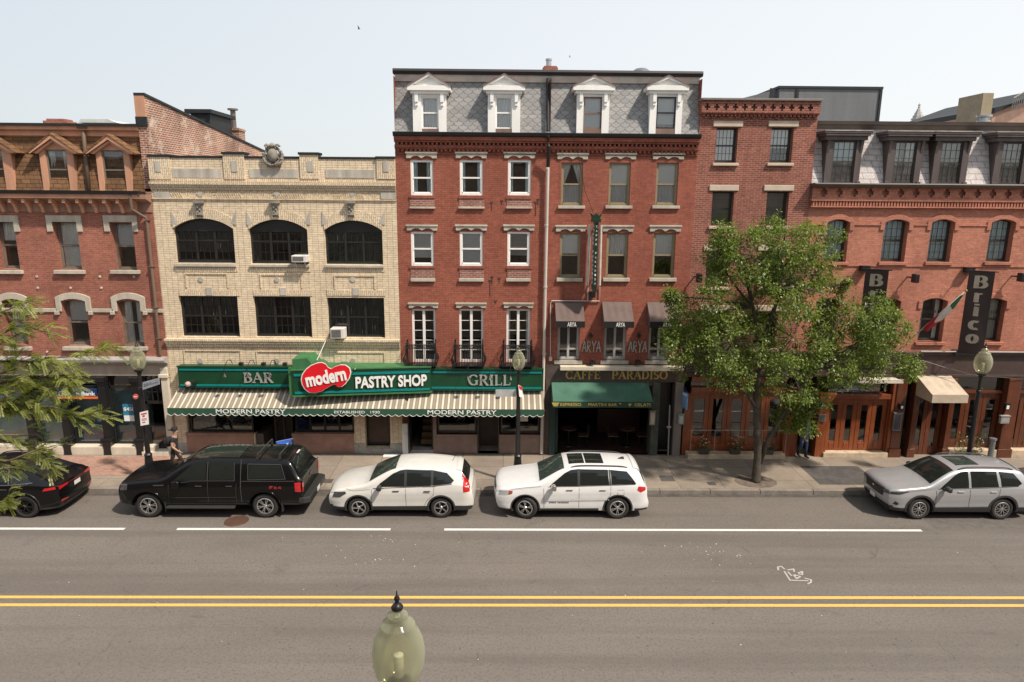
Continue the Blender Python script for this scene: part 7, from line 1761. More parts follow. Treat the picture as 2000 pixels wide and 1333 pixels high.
for s in (4.35, 5.05):
    c.part('roof_bar', PLAST, lambda b: (b.tube([(c.L/2-s, -.72, 2.02), (c.L/2-s, .72, 2.02)], .022, 6), b.box(c.L/2-s-.03, c.L/2-s+.03, -.72, -.66, 1.86, 2.02), b.box(c.L/2-s-.03, c.L/2-s+.03, .66, .72, 1.86, 2.02)), t)
c.part('brake_lamp', PLATE, lambda b: b.box(-c.L/2+.47, -c.L/2+.42, -.14, .14, 1.86, 1.88), t)
c.wheels(t, (6, 'twin'))

# ---- black sporty car, rear end seen
c = Car(4.99, .99, [(0, .95), (.5, 1.05), (1.3, 1.14), (2.1, 1.55), (2.6, 1.66), (3.2, 1.66), (3.8, 1.56), (4.3, 1.36), (4.72, 1.15), (4.88, 1.10), (4.99, 1.08)],
    [(0, .85), (1.4, 1.03), (3.0, 1.06), (4.2, 1.10), (4.99, 1.02)], [(0, .85), (1.4, .86), (2.2, .68), (3.2, .66), (4.0, .66), (4.6, .72), (4.99, .82)],
    [(.2, .2), (.4, .05), (.6, 0), (.9, .08), (1.3, .1)], [(.2, .16), (.4, .04), (.55, 0), (.75, .03), (1.05, .02), (1.3, .1)], zb=.26, wb=2.99, fo=1.0, wr=.385, fround=.6, rround=.55, fw=.16, rw=.17, tail=.10)
t = c.place(-18.97, 20.0, 'black fastback car at the left edge seen from behind, with a red light bar')
c.body(t, BP); c.archtrim(t, simple('gloss_black_arch', (.015, .015, .016), .3), .05)
c.part('rear_window', CGLASS, lambda b: c.tpatch(b, 3.62, 4.62, .86, .90), t); c.part('windshield', CGLASS, lambda b: c.tpatch(b, 1.4, 2.2, .9, .9), t)
for nm, poly in (('front_window', [(1.7, 1.09), (2.2, 1.45), (2.6, 1.54), (2.7, 1.54), (2.7, 1.10)]), ('rear_side_window', [(2.78, 1.10), (2.78, 1.545), (3.4, 1.52), (3.5, 1.12)]), ('quarter_window', [(3.58, 1.13), (3.50, 1.51), (3.9, 1.38), (4.22, 1.17)])):
    c.part(nm, CGLASS, lambda b: c.spatch(b, poly, sg=(1, -1)), t)
c.part('window_trim', simple('trim_blueish', (.10, .10, .14), .25), lambda b: (c.ribbon(b, [(1.6, 1.07), (3.5, 1.10), (4.26, 1.16)], .018, .008), c.ribbon(b, [(3.54, 1.12), (3.46, 1.52)], .03, .008)), t)
c.part('door_seam', SEAM, lambda b: (c.ribbon(b, [(2.74, 1.06), (2.74, .42)]), c.ribbon(b, [(3.7, 1.06), (3.6, .8), (3.4, .45)])), t)
c.part('light_bar', simple('lamp_bar', (.14, .012, .014), .15, 0, 1), lambda b: c.epatch(b, [(-.8, .965), (.8, .965), (.8, 1.0), (-.8, 1.0)], False, .012), t)
for g in (1, -1):
    c.part('taillight', LRED, lambda b: (c.spatch(b, [(4.60, .92), (4.66, 1.0), (4.92, 1.01), (4.93, .93)], .012, (g,)), c.epatch(b, [(.44*g, .95), (.44*g, 1.0), (.81*g, 1.02), (.81*g, .90)], False, .014)), t)
    c.part('reflector', LRED, lambda b: c.epatch(b, [(.5*g, .50), (.5*g, .53), (.80*g, .56), (.80*g, .50)], False, .014), t)
    c.part('exhaust_tip', CHROME, lambda b: b.box(-c.L/2+.03, -c.L/2+.1, g*.62-.09, g*.62+.09, .36, .41), t)
c.part('licence_plate', PLATE, lambda b: c.epatch(b, [(-.16, .78), (-.16, .92), (.16, .92), (.16, .78)], False, .016), t)
c.part('badge', CHROME, lambda b: [b.lathe([(.024, 0), (.03, 0)], (-c.L/2+.018-.0, -.07+.047*i, 1.045), 14, ax='x') for i in range(4)], t)
c.handles(t, (2.5, 3.4), .97, CT); c.rails(t, 2.3, 4.0, PLAST, .03); c.wheels(t, (6, 'y'), mt=simple('alloy_black', (.02, .02, .022), .25, .6))
c.mirror(t, 1.7, 1.03, BP)
c.part('diffuser', PLAST, lambda b: c.epatch(b, [(-.6, .32), (-.6, .42), (.6, .42), (.6, .32)], False, .012), t)

# ---- silver crossover at the right
def silver(front_x, label, colname, col, yn):
    c = Car(4.64, .925, [(0, .98), (.06, 1.05), (.5, 1.10), (1.0, 1.15), (1.22, 1.19), (1.62, 1.44), (1.98, 1.62), (2.3, 1.68), (2.9, 1.695), (3.6, 1.67), (4.1, 1.63), (4.28, 1.58), (4.42, 1.36), (4.56, 1.12), (4.64, 1.05)],
        [(0, .86), (1.1, 1.0), (2.2, 1.05), (3.6, 1.09), (4.64, 1.06)], [(0, .84), (1.1, .86), (1.35, .82), (2.1, .68), (3.2, .67), (4.2, .63), (4.45, .70), (4.64, .78)],
        [(.2, .14), (.4, .04), (.6, 0), (.95, .0), (1.1, .06), (1.3, .1)], [(.2, .10), (.4, .0), (.62, 0), (1.0, .06), (1.3, .08)], zb=.27, wb=2.67, fo=.93, wr=.365, fround=.45, rround=.4, fw=.15, nose=.10)
    t = c.place(front_x, yn, label)
    SP = paint(colname, col, .4, .36); Car.clad = .17; c.body(t, SP); Car.clad = .07; c.archtrim(t, PLAST, .085)
    c.part('windshield', CGLASS, lambda b: c.tpatch(b, 1.26, 2.02, .91, .90), t); c.part('sunroof', CGLASS2, lambda b: c.tpatch(b, 2.25, 3.0, .58, .58, .006), t); c.part('rear_window', CGLASS, lambda b: c.tpatch(b, 4.32, 4.54, .92, .93), t)
    c.part('spoiler', SP, lambda b: c.tpatch(b, 4.12, 4.34, .93, .93, .02), t)
    for nm, poly in (('front_window', [(1.52, 1.06), (1.64, 1.18), (2.02, 1.47), (2.2, 1.56), (2.44, 1.58), (2.44, 1.085)]), ('rear_side_window', [(2.52, 1.09), (2.52, 1.585), (3.36, 1.57), (3.40, 1.12)]), ('quarter_window', [(3.48, 1.125), (3.44, 1.565), (3.92, 1.51), (4.16, 1.22), (4.02, 1.15)])):
        c.part(nm, CGLASS, lambda b: c.spatch(b, poly, sg=(1, -1)), t)
    c.part('door_seam', SEAM, lambda b: (c.ribbon(b, [(1.40, 1.0), (1.40, .46)]), c.ribbon(b, [(2.48, 1.06), (2.48, .46)]), c.ribbon(b, [(3.44, 1.08), (3.40, .85), (3.22, .62), (3.15, .46)]), c.ribbon(b, [(1.46, 1.045), (2.48, 1.07), (3.44, 1.105), (4.04, 1.14)], .016, .008)), t)
    c.handles(t, (2.18, 3.22), .97, SP); c.mirror(t, 1.66, 1.02, PLAST); c.rails(t, 2.15, 3.95, PLAST, .05)
    c.part('antenna', SP, lambda b: b.prism([(c.L/2-3.95, 1.645), (c.L/2-3.75, 1.655), (c.L/2-3.9, 1.72)], -.03, .03), t)
    for g in (1, -1):
        c.part('headlight', LDK, lambda b: (c.spatch(b, [(.02, .84), (.03, .93), (.50, .985), (.54, .95), (.25, .86)], .010, (g,)), c.epatch(b, [(.52*g, .80), (.52*g, .92), (.785*g, .94), (.785*g, .84)], True, .012)), t)
        c.part('marker_lamp', LRED if False else simple('amber_red', (.30, .07, .05), .2, 0, 1), lambda b: c.spatch(b, [(.40, .94), (.42, .975), (.53, .975), (.52, .95)], .013, (g,)), t)
        c.part('daylight_strip', LCLR, lambda b: c.spatch(b, [(.04, .925), (.05, .945), (.40, .985), (.40, .965)], .013, (g,)), t)
        c.part('taillight', LRED, lambda b: c.spatch(b, [(4.26, 1.06), (4.36, 1.0), (4.38, .92), (4.60, .92), (4.60, 1.06)], .012, (g,)), t)
        c.part('fog_lamp', PLAST, lambda b: c.spatch(b, [(.08, .52), (.14, .64), (.24, .56), (.2, .5)], .010, (g,)), t)
    c.part('grille', PLAST, lambda b: (c.epatch(b, [(-.50, .66), (.50, .66), (.56, .93), (-.56, .93)], True, .012), c.epatch(b, [(-.74, .29), (.74, .29), (.70, .42), (-.70, .42)], True, .014)), t)
    c.part('grille_bar', CT, lambda b: [c.epatch(b, [(-.5, z), (.5, z), (.5, z+.012), (-.5, z+.012)], True, .022) for z in (.70, .75, .80, .85)], t)
    c.part('badge', CHROME, lambda b: c.epatch(b, [(-.07, .83), (0, .80), (.07, .83), (0, .86)], True, .03), t)
    c.part('licence_plate', PLATE, lambda b: b.box(c.L/2+.105, c.L/2+.118, -.15, .15, .44, .58), t)
    c.part('sill_cladding', PLAST, lambda b: c.spatch(b, [(1.38, .28), (1.38, .44), (3.2, .47), (3.2, .28)], .02, (1, -1)), t)
    c.wheels(t, (8, 'y')); return t
silver(12.36, 'silver crossover with dark roof rails and a black grille, parked before the beige awning', 'paint_silver', (.40, .41, .43), 20.03)
silver(17.22, 'grey car at the far right edge, just its nose showing behind the silver crossover', 'paint_dark_grey', (.10, .10, .105), 20.1)
# ================= TREES
def leafmat(name, cols, trans=.35):
    m, t, b = new(name); p = wpos(t); t.nodes.remove(b); out = t.nodes['Material Output']
    n1 = noise_(t, p, 1.3, 3); n2 = noise_(t, p, 14, 2); c = mixc(t, maprange(t, n1, .35, .65, 0, 1), cols[0], cols[1]); c = mixc(t, maprange(t, n2, .45, .7, 0, .8), c, cols[2])
    d = N(t, 'ShaderNodeBsdfDiffuse'); tr = N(t, 'ShaderNodeBsdfTranslucent'); g = N(t, 'ShaderNodeBsdfGlossy'); g.inputs['Roughness'].default_value = .35
    t.links.new(c, d.inputs[0]); c2 = mixc(t, 1.0, c, (1.5, 1.7, .5), 'MULTIPLY'); t.links.new(c2, tr.inputs[0])
    m1 = N(t, 'ShaderNodeMixShader'); m1.inputs[0].default_value = trans; t.links.new(d.outputs[0], m1.inputs[1]); t.links.new(tr.outputs[0], m1.inputs[2])
    m2 = N(t, 'ShaderNodeMixShader'); m2.inputs[0].default_value = .03; t.links.new(m1.outputs[0], m2.inputs[1]); t.links.new(g.outputs[0], m2.inputs[2]); t.links.new(m2.outputs[0], out.inputs[0]); MC[name] = m; return m
BARK = mat('bark', (.06, .048, .036), .9, var=.35, scale=6, bmp=.8, bscale=30, fine=.3); BARKL = mat('bark_grey_brown', (.13, .095, .065), .85, var=.3)
def rv(r=1.0):
    while True:
        v = Vector((random.uniform(-1, 1), random.uniform(-1, 1), random.uniform(-1, 1)))
        if v.length < 1: return v*r
def leaf(b, p, d, L, wd, fold=.25):
    d = d.normalized(); s = d.cross(Vector((random.uniform(-.5, .5), random.uniform(-.5, .5), 1))); 
    if s.length < 1e-3: s = Vector((1, 0, 0))
    s.normalize(); n = s.cross(d); q = p+d*L; mid = p+d*L*.45-n*wd*fold
    k = len(b.v); b.v += [tuple(p), tuple(p+d*L*.45+s*wd), tuple(q), tuple(p+d*L*.45-s*wd), tuple(mid)]
    b.f += [(k, k+1, k+4), (k+1, k+2, k+4), (k+2, k+3, k+4), (k+3, k, k+4)]; b.m += [0]*4
random.seed(21)
base = onZ(1476, 941, KZ); TY = base.y
t = thing('street_tree', 'leafy green street tree with a forked dark trunk before the wooden shopfront', 'tree', base)
def TP(px, py, dy=0): return onY(px, py, TY+dy)
blobs = [(1530, 486, 72, 0), (1478, 500, 55, -.4), (1592, 478, 52, .3), (1445, 545, 62, .2), (1395, 590, 48, -.3), (1345, 618, 40, 0), (1505, 575, 66, .5), (1560, 560, 66, -.5), (1585, 530, 42, .2), (1375, 662, 52, .3), (1330, 680, 38, -.3),
         (1430, 668, 62, -.6), (1490, 660, 62, .6), (1550, 660, 66, -.2), (1606, 640, 44, .4), (1650, 606, 38, 0), (1695, 592, 42, .3), (1722, 640, 50, -.3), (1670, 672, 52, .1), (1740, 690, 46, .2), (1772, 716, 26, 0), (1620, 712, 50, -.2), (1690, 722, 40, .3),
         (1360, 716, 40, .2), (1420, 728, 48, -.2), (1485, 735, 50, .4), (1550, 738, 54, -.5), (1580, 782, 40, 0), (1545, 815, 34, .2), (1575, 830, 24, -.1), (1415, 462, 26, .1), (1312, 655, 18, 0), (1310, 580, 14, 0), (1535, 446, 22, 0), (1400, 500, 30, .2), (1640, 560, 22, .2)]
scale_px = FPX/(TY*math.cos(rad(12))+5*math.sin(rad(12)))
wd_ = MB(); fork = TP(1478, 800); 
wd_.tube([base-Vector((0, 0, .1)), base+Vector((0.0, 0, .12)), TP(1480, 890), fork, TP(1476, 765), TP(1490, 700), TP(1500, 640)], [.21, .155, .13, .12, .10, .085, .07], 10)
b2_ = MB()
wd_.tube([TP(1484, 905), TP(1500, 860), TP(1532, 808), TP(1556, 770), TP(1600, 720)], [.08, .085, .075, .06, .05], 8)
wd_.tube([fork, TP(1462, 775, -.2), TP(1445, 755, -.4)], [.08, .06, .05], 7)
wd_.build('trunk', BARK, t, smooth=True)
hubs = [TP(1490, 700), TP(1500, 640), TP(1445, 755, -.4), TP(1600, 720), TP(1556, 770), TP(1520, 580), TP(1470, 600, .2)]
br = MB(); br.tube([TP(1500, 640), TP(1520, 580), TP(1535, 520)], [.09, .06, .03], 7); br.tube([TP(1490, 690), TP(1470, 600, .2), TP(1460, 540, .1)], [.08, .05, .03], 7)
lf = MB()
for (px, py, r, dy) in blobs:
    c = TP(px, py, dy*2.0); R = r/scale_px
    h = min(hubs, key=lambda q: (q-c).length+max(0, (q.z-c.z))*1.0)
    mid = h.lerp(c, .5)+rv(.25)+Vector((0, 0, .12)); br.tube([h, mid, c], [.05, .035, .018], 6)
    nclus = int(32+112*R*R)
    for _ in range(nclus):
        v = rv(); v = v.normalized()*(v.length**.45)*R; v.z *= .88; v.y *= 1.15; cc = c+v
        if noise.noise(cc*.95) < -.13: continue
        if random.random() < .3: br.tube([c.lerp(cc, .25), cc], [.014, .005], 4, cap=False)
        cr = random.uniform(.10, .24)
        for _ in range(random.randint(15, 24)):
            p = cc+rv(cr); d = (p-cc)*.9+rv(.12)+Vector((0, 0, -.07)); leaf(lf, p, d, random.uniform(.085, .135), random.uniform(.024, .036))
br.build('branches', BARK, t, smooth=True)
lf.build('crown', leafmat('pear_leaf', ((.075, .125, .026), (.16, .215, .048), (.29, .31, .10))), t)
b = MB(); b.prism([(base.x+.75*math.cos(a), base.y+.55*math.sin(a)) for a in [i*.5236 for i in range(12)]], KZ+.001, KZ+.008, 'z'); tag(b.build('tree_pit', mat('soil_grate', (.13, .10, .08), .9, var=.4, fine=.4, scale=8)), kind='structure')
# feathery foreground tree, trunk outside the frame on the left
random.seed(33)
t = thing('honey_locust_tree', 'feathery light green tree reaching in from the left edge in front of the bank', 'tree', (-12.5, 9.5, .15))
wd_ = MB(); root = Vector((-12.5, 9.5, .15)); DY = 8.6
def QP(px, py, y=DY): return onY(px, py, y)
wd_.tube([root, root+Vector((.1, -.1, 3)), root+Vector((.3, -.2, 5.5)), root+Vector((.2, -.2, 8.5))], [.2, .17, .14, .08], 10); wd_.build('trunk', BARKL, t, smooth=True)
br = MB(); lf = MB()
def frond(p, d, L, up):
    d = d.normalized(); s = d.cross(up).normalized(); n = int(L/.014)
    br.tube([p, p+d*L*.5+Vector((0, 0, -.01)), p+d*L+Vector((0, 0, -.04))], [.0025, .002, .001], 3, cap=False)
    for i in range(n):
        u = .12+.88*i/n; q = p+d*L*u+Vector((0, 0, -.04*u*u))
        for g in (-1, 1):
            e = (s*g+d*.45+rv(.15)).normalized(); k = len(lf.v); l_ = random.uniform(.026, .036); w_ = .0065; a = q; f_ = q+e*l_; o = d*w_
            lf.v += [tuple(a), tuple(a+e*l_*.5+o), tuple(f_), tuple(a+e*l_*.5-o)]; lf.f.append((k, k+1, k+2, k+3)); lf.m.append(0)
def spray(pts, dens=1.0, y=DY, spread=.35, r0=.02):
    P = [QP(a, c_, y+random.uniform(-.3, .3)) for a, c_ in pts]; br.tube(P, [r0*(1-.75*i/(len(P)-1)) for i in range(len(P))], 5)
    for a, e in zip(P, P[1:]):
        L = (e-a).length; n = int(L/.05*dens)
        for i in range(n):
            q = a.lerp(e, (i+random.random())/n); d = (e-a).normalized()+rv(.9); tl = random.uniform(.08, spread); tip = q+d.normalized()*tl; br.tube([q, tip], [.004, .002], 3, cap=False)
            for _ in range(4):
                frond(q.lerp(tip, random.uniform(.2, 1)), d*.5+Vector((.5, 0, 0))+rv(.8), random.uniform(.12, .2), Vector((rv(.5).x, rv(.5).y, 1)))
spray([(-120, 640), (-40, 625), (30, 600), (60, 590)], 1.0, spread=.2); spray([(-120, 700), (0, 672), (60, 640), (95, 650)], 1.0, spread=.2); spray([(-80, 690), (10, 650), (55, 625)], .8, spread=.2)
spray([(-120, 760), (0, 730), (90, 700), (150, 696), (225, 676)], 1.0, spread=.2); spray([(-100, 770), (20, 745), (100, 735), (150, 740)], 1.5, spread=.28); spray([(-100, 720), (20, 705), (90, 705), (130, 720)], 1.4, spread=.25)
spray([(-100, 840), (0, 800), (70, 760), (130, 755)], 1.3, spread=.25); spray([(-100, 850), (0, 790), (40, 740)], 1.2, spread=.25); spray([(-60, 800), (60, 800), (130, 810), (195, 812)], 1.3, spread=.16); spray([(0, 790), (100, 795), (165, 830)], 1.0, spread=.14)
spray([(-100, 870), (0, 860), (60, 870), (95, 895), (100, 915)], .9, spread=.16); spray([(-60, 905), (20, 900), (70, 880), (110, 870)], .5, spread=.12); spray([(-60, 850), (30, 850), (80, 850)], .5, spread=.14); spray([(-80, 1000), (-10, 985), (18, 975)], 1.2, spread=.2); spray([(-80, 925), (10, 915), (40, 912)], .6, spread=.12)
for a in ((-120, 640), (-120, 700), (-120, 760), (-100, 840), (-100, 870), (-80, 1000), (-100, 720), (-60, 905)): br.tube([root+Vector((.3, -.2, 5.4)), (root+Vector((.3, -.2, 5.4))).lerp(QP(*a), .5)+Vector((0, 0, .3)), QP(*a)], [.05, .035, .02], 5)
br.build('branches', BARKL, t, smooth=True)
lf.build('crown', leafmat('locust_leaf', ((.22, .26, .06), (.30, .33, .09), (.38, .40, .15)), .4), t)

# ================= STREET LAMPS
def acorn_glass():
    m, t, b = new('acorn_globe'); t.nodes.remove(b); out = t.nodes['Material Output']
    d = N(t, 'ShaderNodeBsdfDiffuse'); d.inputs[0].default_value = (.55, .56, .42, 1); tr = N(t, 'ShaderNodeBsdfTranslucent'); tr.inputs[0].default_value = (.72, .73, .58, 1)
    tp = N(t, 'ShaderNodeBsdfTransparent'); tp.inputs[0].default_value = (.80, .80, .62, 1); g = N(t, 'ShaderNodeBsdfGlossy'); g.inputs['Roughness'].default_value = .12
    lw = N(t, 'ShaderNodeLayerWeight'); lw.inputs[0].default_value = .35
    m1 = N(t, 'ShaderNodeMixShader'); m1.inputs[0].default_value = .5; t.links.new(d.outputs[0], m1.inputs[1]); t.links.new(tr.outputs[0], m1.inputs[2])
    m2 = N(t, 'ShaderNodeMixShader'); t.links.new(maprange(t, lw.outputs['Facing'], 0, .8, .24, .9), m2.inputs[0]); t.links.new(tp.outputs[0], m2.inputs[1]); t.links.new(m1.outputs[0], m2.inputs[2])
    m3 = N(t, 'ShaderNodeMixShader'); t.links.new(math_(t, 'MULTIPLY', lw.outputs['Fresnel'], .55), m3.inputs[0]); t.links.new(m2.outputs[0], m3.inputs[1]); t.links.new(g.outputs[0], m3.inputs[2]); t.links.new(m3.outputs[0], out.inputs[0]); return m
AG = acorn_glass()
def lamp(x, y, zb, hg, label, s=1.0, grp='acorn street lamps', seg=32):
    t = thing('street_lamp', label, 'street lamp', (x, y, zb), group=grp)
    g = MB(); pr = [(.10, 0), (.15, .03), (.205, .12), (.235, .24), (.24, .34), (.225, .44), (.19, .53), (.155, .585), (.158, .605), (.15, .62), (.105, .645), (.085, .68), (.095, .70), (.09, .715), (.055, .74), (.03, .78)]
    g.lathe([(r*s, z*s) for r, z in pr], (x, y, hg), seg); g.build('globe', AG, t, smooth=True)
    f = MB(); f.lathe([(.0, .765), (.052, .768), (.055, .79), (.035, .815), (.02, .83), (.017, .845), (.027, .865), (.024, .885), (.008, .90), (.006, .945), (0, .95)], (0, 0, 0), 16)
    f.v = [(x+a*s, y+c_*s, hg+e*s) for a, c_, e in f.v]; f.build('finial', BLACKM, t, smooth=True)
    k = MB(); k.lathe([(.0, .10), (.05, .10), (.05, .34), (.0, .36)], (x, y, hg), 12); k.build('lamp_socket', OFFW, t)
    p = MB(); H_ = hg-zb
    p.lathe([(.10*s, .02), (.15*s, -.01), (.13*s, -.06), (.07, -.10), (.075, -.16), (.055, -.2), (.06, -.6), (.085, -.62), (.085, -.68), (.065, -.70), (.085, -H_+1.1), (.13, -H_+1.05), (.12, -H_+.95), (.15, -H_+.6), (.16, -H_+.5), (.21, -H_+.42), (.21, -H_+.05), (.24, -H_+.03), (.24, -H_)], (x, y, hg), 20); p.build('post', BLACKM, t, smooth=False)
    return t
LY = 22.45
lamp(X(271, 720, LY), LY, KZ, Z(270, 722, LY), 'black street lamp carrying a street name plate and a parking sign, at the left', 1.05)
lamp(X(1013, 720, LY), LY, KZ, Z(1013, 722, LY), 'black street lamp with a yellowish acorn globe and blank white board beside the GRILL sign', .92)
lamp(X(1917, 730, LY), LY, KZ, Z(1917, 729, LY), 'black street lamp with a clear acorn globe before the beige awning, at the right', 1.15)
nx = X(778, 1262, 6.15)
lamp(nx, 6.15, .16, 5.13, 'greenish acorn globe of the near street lamp rising from the bottom edge of the picture', 1.12, seg=64)
# plates on the lamps
def plate(name, label, cat, pts, m, th=.01, extra=None):
    t = thing(name, label, cat, pts[0]); b = MB(); P = [Vector(p) for p in pts]; n = (P[1]-P[0]).cross(P[3]-P[0]).normalized()
    if n.y > 0: n = -n
    b.face([p+n*th for p in P]); b.face([p for p in P[::-1]])
    for i in range(4): b.face([P[i], P[(i+1) % 4], P[(i+1) % 4]+n*th, P[i]+n*th])
    o = b.build('plate', m, t); fixnormals(o)
    if extra: extra(t, P, n)
    return t
def marks(rows, m):
    def f(t, P, n):
        b = MB()
        for (u0, u1, v0, v1) in rows:
            def Q(u, v): return P[0]+(P[1]-P[0])*u+(P[3]-P[0])*v+n*.014
            b.face([Q(u0, v0), Q(u1, v0), Q(u1, v1), Q(u0, v1)])
        b.build('lettering', m, t)
    return f
random.seed(9)
rows = []; u = .08
while u < .9: w_ = random.uniform(.03, .07); rows.append((u, u+w_, .3, .72 if random.random() < .6 else .6)); u += w_+.02
NAMEP = mat('name_plate', (.40, .42, .45), .5)
plate('street_name_sign', 'slanting pale street name plate on the left street lamp post', 'street sign', [onY(279, 762, LY-.15), onY(312, 751, LY-.5), onY(311, 738, LY-.5), onY(279, 747, LY-.15)], NAMEP, extra=marks(rows, mat('plate_ink', (.12, .14, .2), .5)))
plate('parking_sign', 'white parking sign with red print on the left street lamp post', 'parking sign', [onY(275, 832, LY-.25), onY(291, 829, LY-.25), onY(289, 802, LY-.25), onY(273, 806, LY-.25)], SIGNW, extra=marks([(.15, .85, .8, .9), (.3, .6, .62, .75), (.2, .8, .45, .5), (.2, .8, .36, .4), (.25, .6, .18, .26)], mat('sign_ink_red', (.5, .03, .03), .5)))
x_, z_ = X(265, 775, LY-.2), Z(265, 775, LY-.2); b = MB(); b.lathe([(0, -.02), (.09, -.02), (.09, .01), (0, .01)], (x_, LY-.2, z_), 20, ax='y'); b.box(x_-.05, x_+.05, LY-.225, LY-.22, z_-.015, z_+.015, 1); tag(b.build('round_sign', [mat('pale_red', (.5, .10, .09), .5), SIGNW]), 'small round red sign on the left street lamp post above the parking sign', 'sign')
plate('sign_board', 'blank white board on the left of the middle street lamp post', 'sign', [onY(968, 775, LY-.1), onY(1008, 775, LY-.1), onY(1008, 761, LY-.1), onY(968, 761, LY-.1)], mat('blank_board', (.40, .40, .40), .5))
plate('parking_sign', 'narrow white and red sign seen edge on at the middle street lamp post', 'parking sign', [onY(1014, 775, LY-.25), onY(1022, 778, LY+.1), onY(1018, 755, LY+.1), onY(1012, 752, LY-.25)], SIGNW, extra=marks([(.1, .9, .7, .95)], RED))
# ================= PEOPLE
def person(label, loc, rz, J, edges, rad_, regions, mats, hair=None):
    t = thing('person', label, 'person', loc, rz)
    names = list(J); me = bpy.data.meshes.new('body'); me.from_pydata([J[n] for n in names], [(names.index(a), names.index(c_)) for a, c_ in edges], [])
    o = bpy.data.objects.new('body', me); C.objects.link(o); md = o.modifiers.new('s', 'SKIN'); 
    for i, n in enumerate(names): r = rad_[n]; r = r if isinstance(r, tuple) else (r, r); me.skin_vertices[0].data[i].radius = r; me.skin_vertices[0].data[i].use_root = (i == 0)
    sb = o.modifiers.new('u', 'SUBSURF'); sb.levels = 2; sb.render_levels = 2
    dg = bpy.context.evaluated_depsgraph_get(); dg.update(); m2 = bpy.data.meshes.new_from_object(o.evaluated_get(dg)); o.modifiers.clear(); o.data = m2
    for m in mats: m2.materials.append(m)
    for p in m2.polygons:
        best = min(names, key=lambda n: (Vector(J[n])-p.center).length-(.02 if n in ('chest', 'pelvis') else 0)); p.material_index = regions.get(best, 0); p.use_smooth = True
    o.parent = t
    return t
SK = mat('skin', (.42, .24, .17), .55, var=.08, obj=True); CLB = mat('black_clothes', (.014, .014, .016), .9, obj=True); CLT = mat('dark_trousers', (.028, .026, .025), .9, obj=True); SHO = mat('black_shoes', (.015, .015, .015), .4, obj=True); SUIT = mat('blue_suit', (.05, .085, .17), .8, obj=True); SUITJ = mat('blue_grey_jacket', (.12, .18, .30), .8, obj=True); HAIR = mat('dark_hair', (.02, .015, .012), .8, obj=True)
def skeleton(stride, armL, armR, lean=.03):
    # facing +x, left is +y
    J = {'pelvis': (0, 0, .95), 'belly': (.01, 0, 1.10), 'chest': (lean, 0, 1.30), 'neck': (lean+.02, 0, 1.49), 'chin': (lean+.05, 0, 1.57), 'head': (lean+.04, 0, 1.66), 'crown': (lean+.02, 0, 1.73), 'nose': (lean+.155, 0, 1.635)}
    for s, n, st in ((1, 'L', stride), (-1, 'R', -stride)):
        J['hip'+n] = (0, s*.10, .90); J['knee'+n] = (st*.45+.03, s*.10, .50); J['ankle'+n] = (st*.85-.02 if st > 0 else st*.95-.06, s*.09, .09 if st >= 0 else .16); a = J['ankle'+n]; J['toe'+n] = (a[0]+.17, s*.11, .045 if st >= 0 else .05)
        J['heel'+n] = (a[0]-.04, s*.09, a[2]-.04)
        J['shoulder'+n] = (lean, s*.19, 1.42); ar = armL if s > 0 else armR; J['elbow'+n] = ar[0]; J['wrist'+n] = ar[1]; J['palm'+n] = ar[2]
        p = Vector(ar[2]); d = (Vector(ar[2])-Vector(ar[1])).normalized()
        for i in range(4): J['finger%d%s' % (i, n)] = tuple(p+d*(.085-.008*abs(i-1.3))+Vector((-.03+.022*i, -s*.012, 0)))
        J['thumb'+n] = tuple(p+d*.03+Vector((.045, -s*.01, 0)))
    E_ = [('pelvis', 'belly'), ('belly', 'chest'), ('chest', 'neck'), ('neck', 'chin'), ('chin', 'head'), ('head', 'crown'), ('head', 'nose')]
    for n in 'LR':
        E_ += [('pelvis', 'hip'+n), ('hip'+n, 'knee'+n), ('knee'+n, 'ankle'+n), ('ankle'+n, 'toe'+n), ('ankle'+n, 'heel'+n), ('chest', 'shoulder'+n), ('shoulder'+n, 'elbow'+n), ('elbow'+n, 'wrist'+n), ('wrist'+n, 'palm'+n), ('palm'+n, 'thumb'+n)]+[('palm'+n, 'finger%d%s' % (i, n)) for i in range(4)]
    Rr = {'pelvis': (.15, .12), 'belly': (.145, .11), 'chest': (.165, .12), 'neck': .055, 'chin': .07, 'head': (.085, .10), 'crown': .07, 'nose': .012}
    for n in 'LR':
        Rr.update({'hip'+n: .095, 'knee'+n: .062, 'ankle'+n: .042, 'toe'+n: .035, 'heel'+n: .035, 'shoulder'+n: .065, 'elbow'+n: .045, 'wrist'+n: .028, 'palm'+n: (.035, .02), 'thumb'+n: .009}); Rr.update({'finger%d%s' % (i, n): .009 for i in range(4)})
    return J, E_, Rr
J, E_, Rr = skeleton(.30, ((-.10, .25, 1.15), (-.02, .27, .90), (.02, .27, .82)), ((.02, -.25, 1.14), (.20, -.24, .98), (.26, -.22, .93)))
def regs(J, top, sleeves, trous, shoe, skin):
    r = {}
    for n in J:
        k = skin
        if n in ('belly', 'chest'): k = top
        elif n.startswith('shoulder'): k = top
        elif n.startswith('elbow'): k = sleeves
        elif n == 'pelvis' or n.startswith('hip') or n.startswith('knee'): k = trous
        elif n.startswith('ankle') or n.startswith('toe') or n.startswith('heel'): k = shoe
        r[n] = k
    return r
p = onZ(346, 927, KZ)
t = person('person in black t-shirt and backwards black cap striding right past the left street lamp', p, rad(5), J, E_, Rr, regs(J, 0, 1, 2, 3, 1), [CLB, SK, CLT, SHO])
b = MB(); b.lathe([(.108, -.03), (.112, .02), (.10, .07), (.06, .105), (0, .115)], (.06, 0, 1.70), 16); b.prism([(-.03, -.07), (-.03, .07), (-.15, .05), (-.15, -.05)], 1.675, 1.69, 'z'); b.build('cap', CLB, t, local=True, smooth=True)
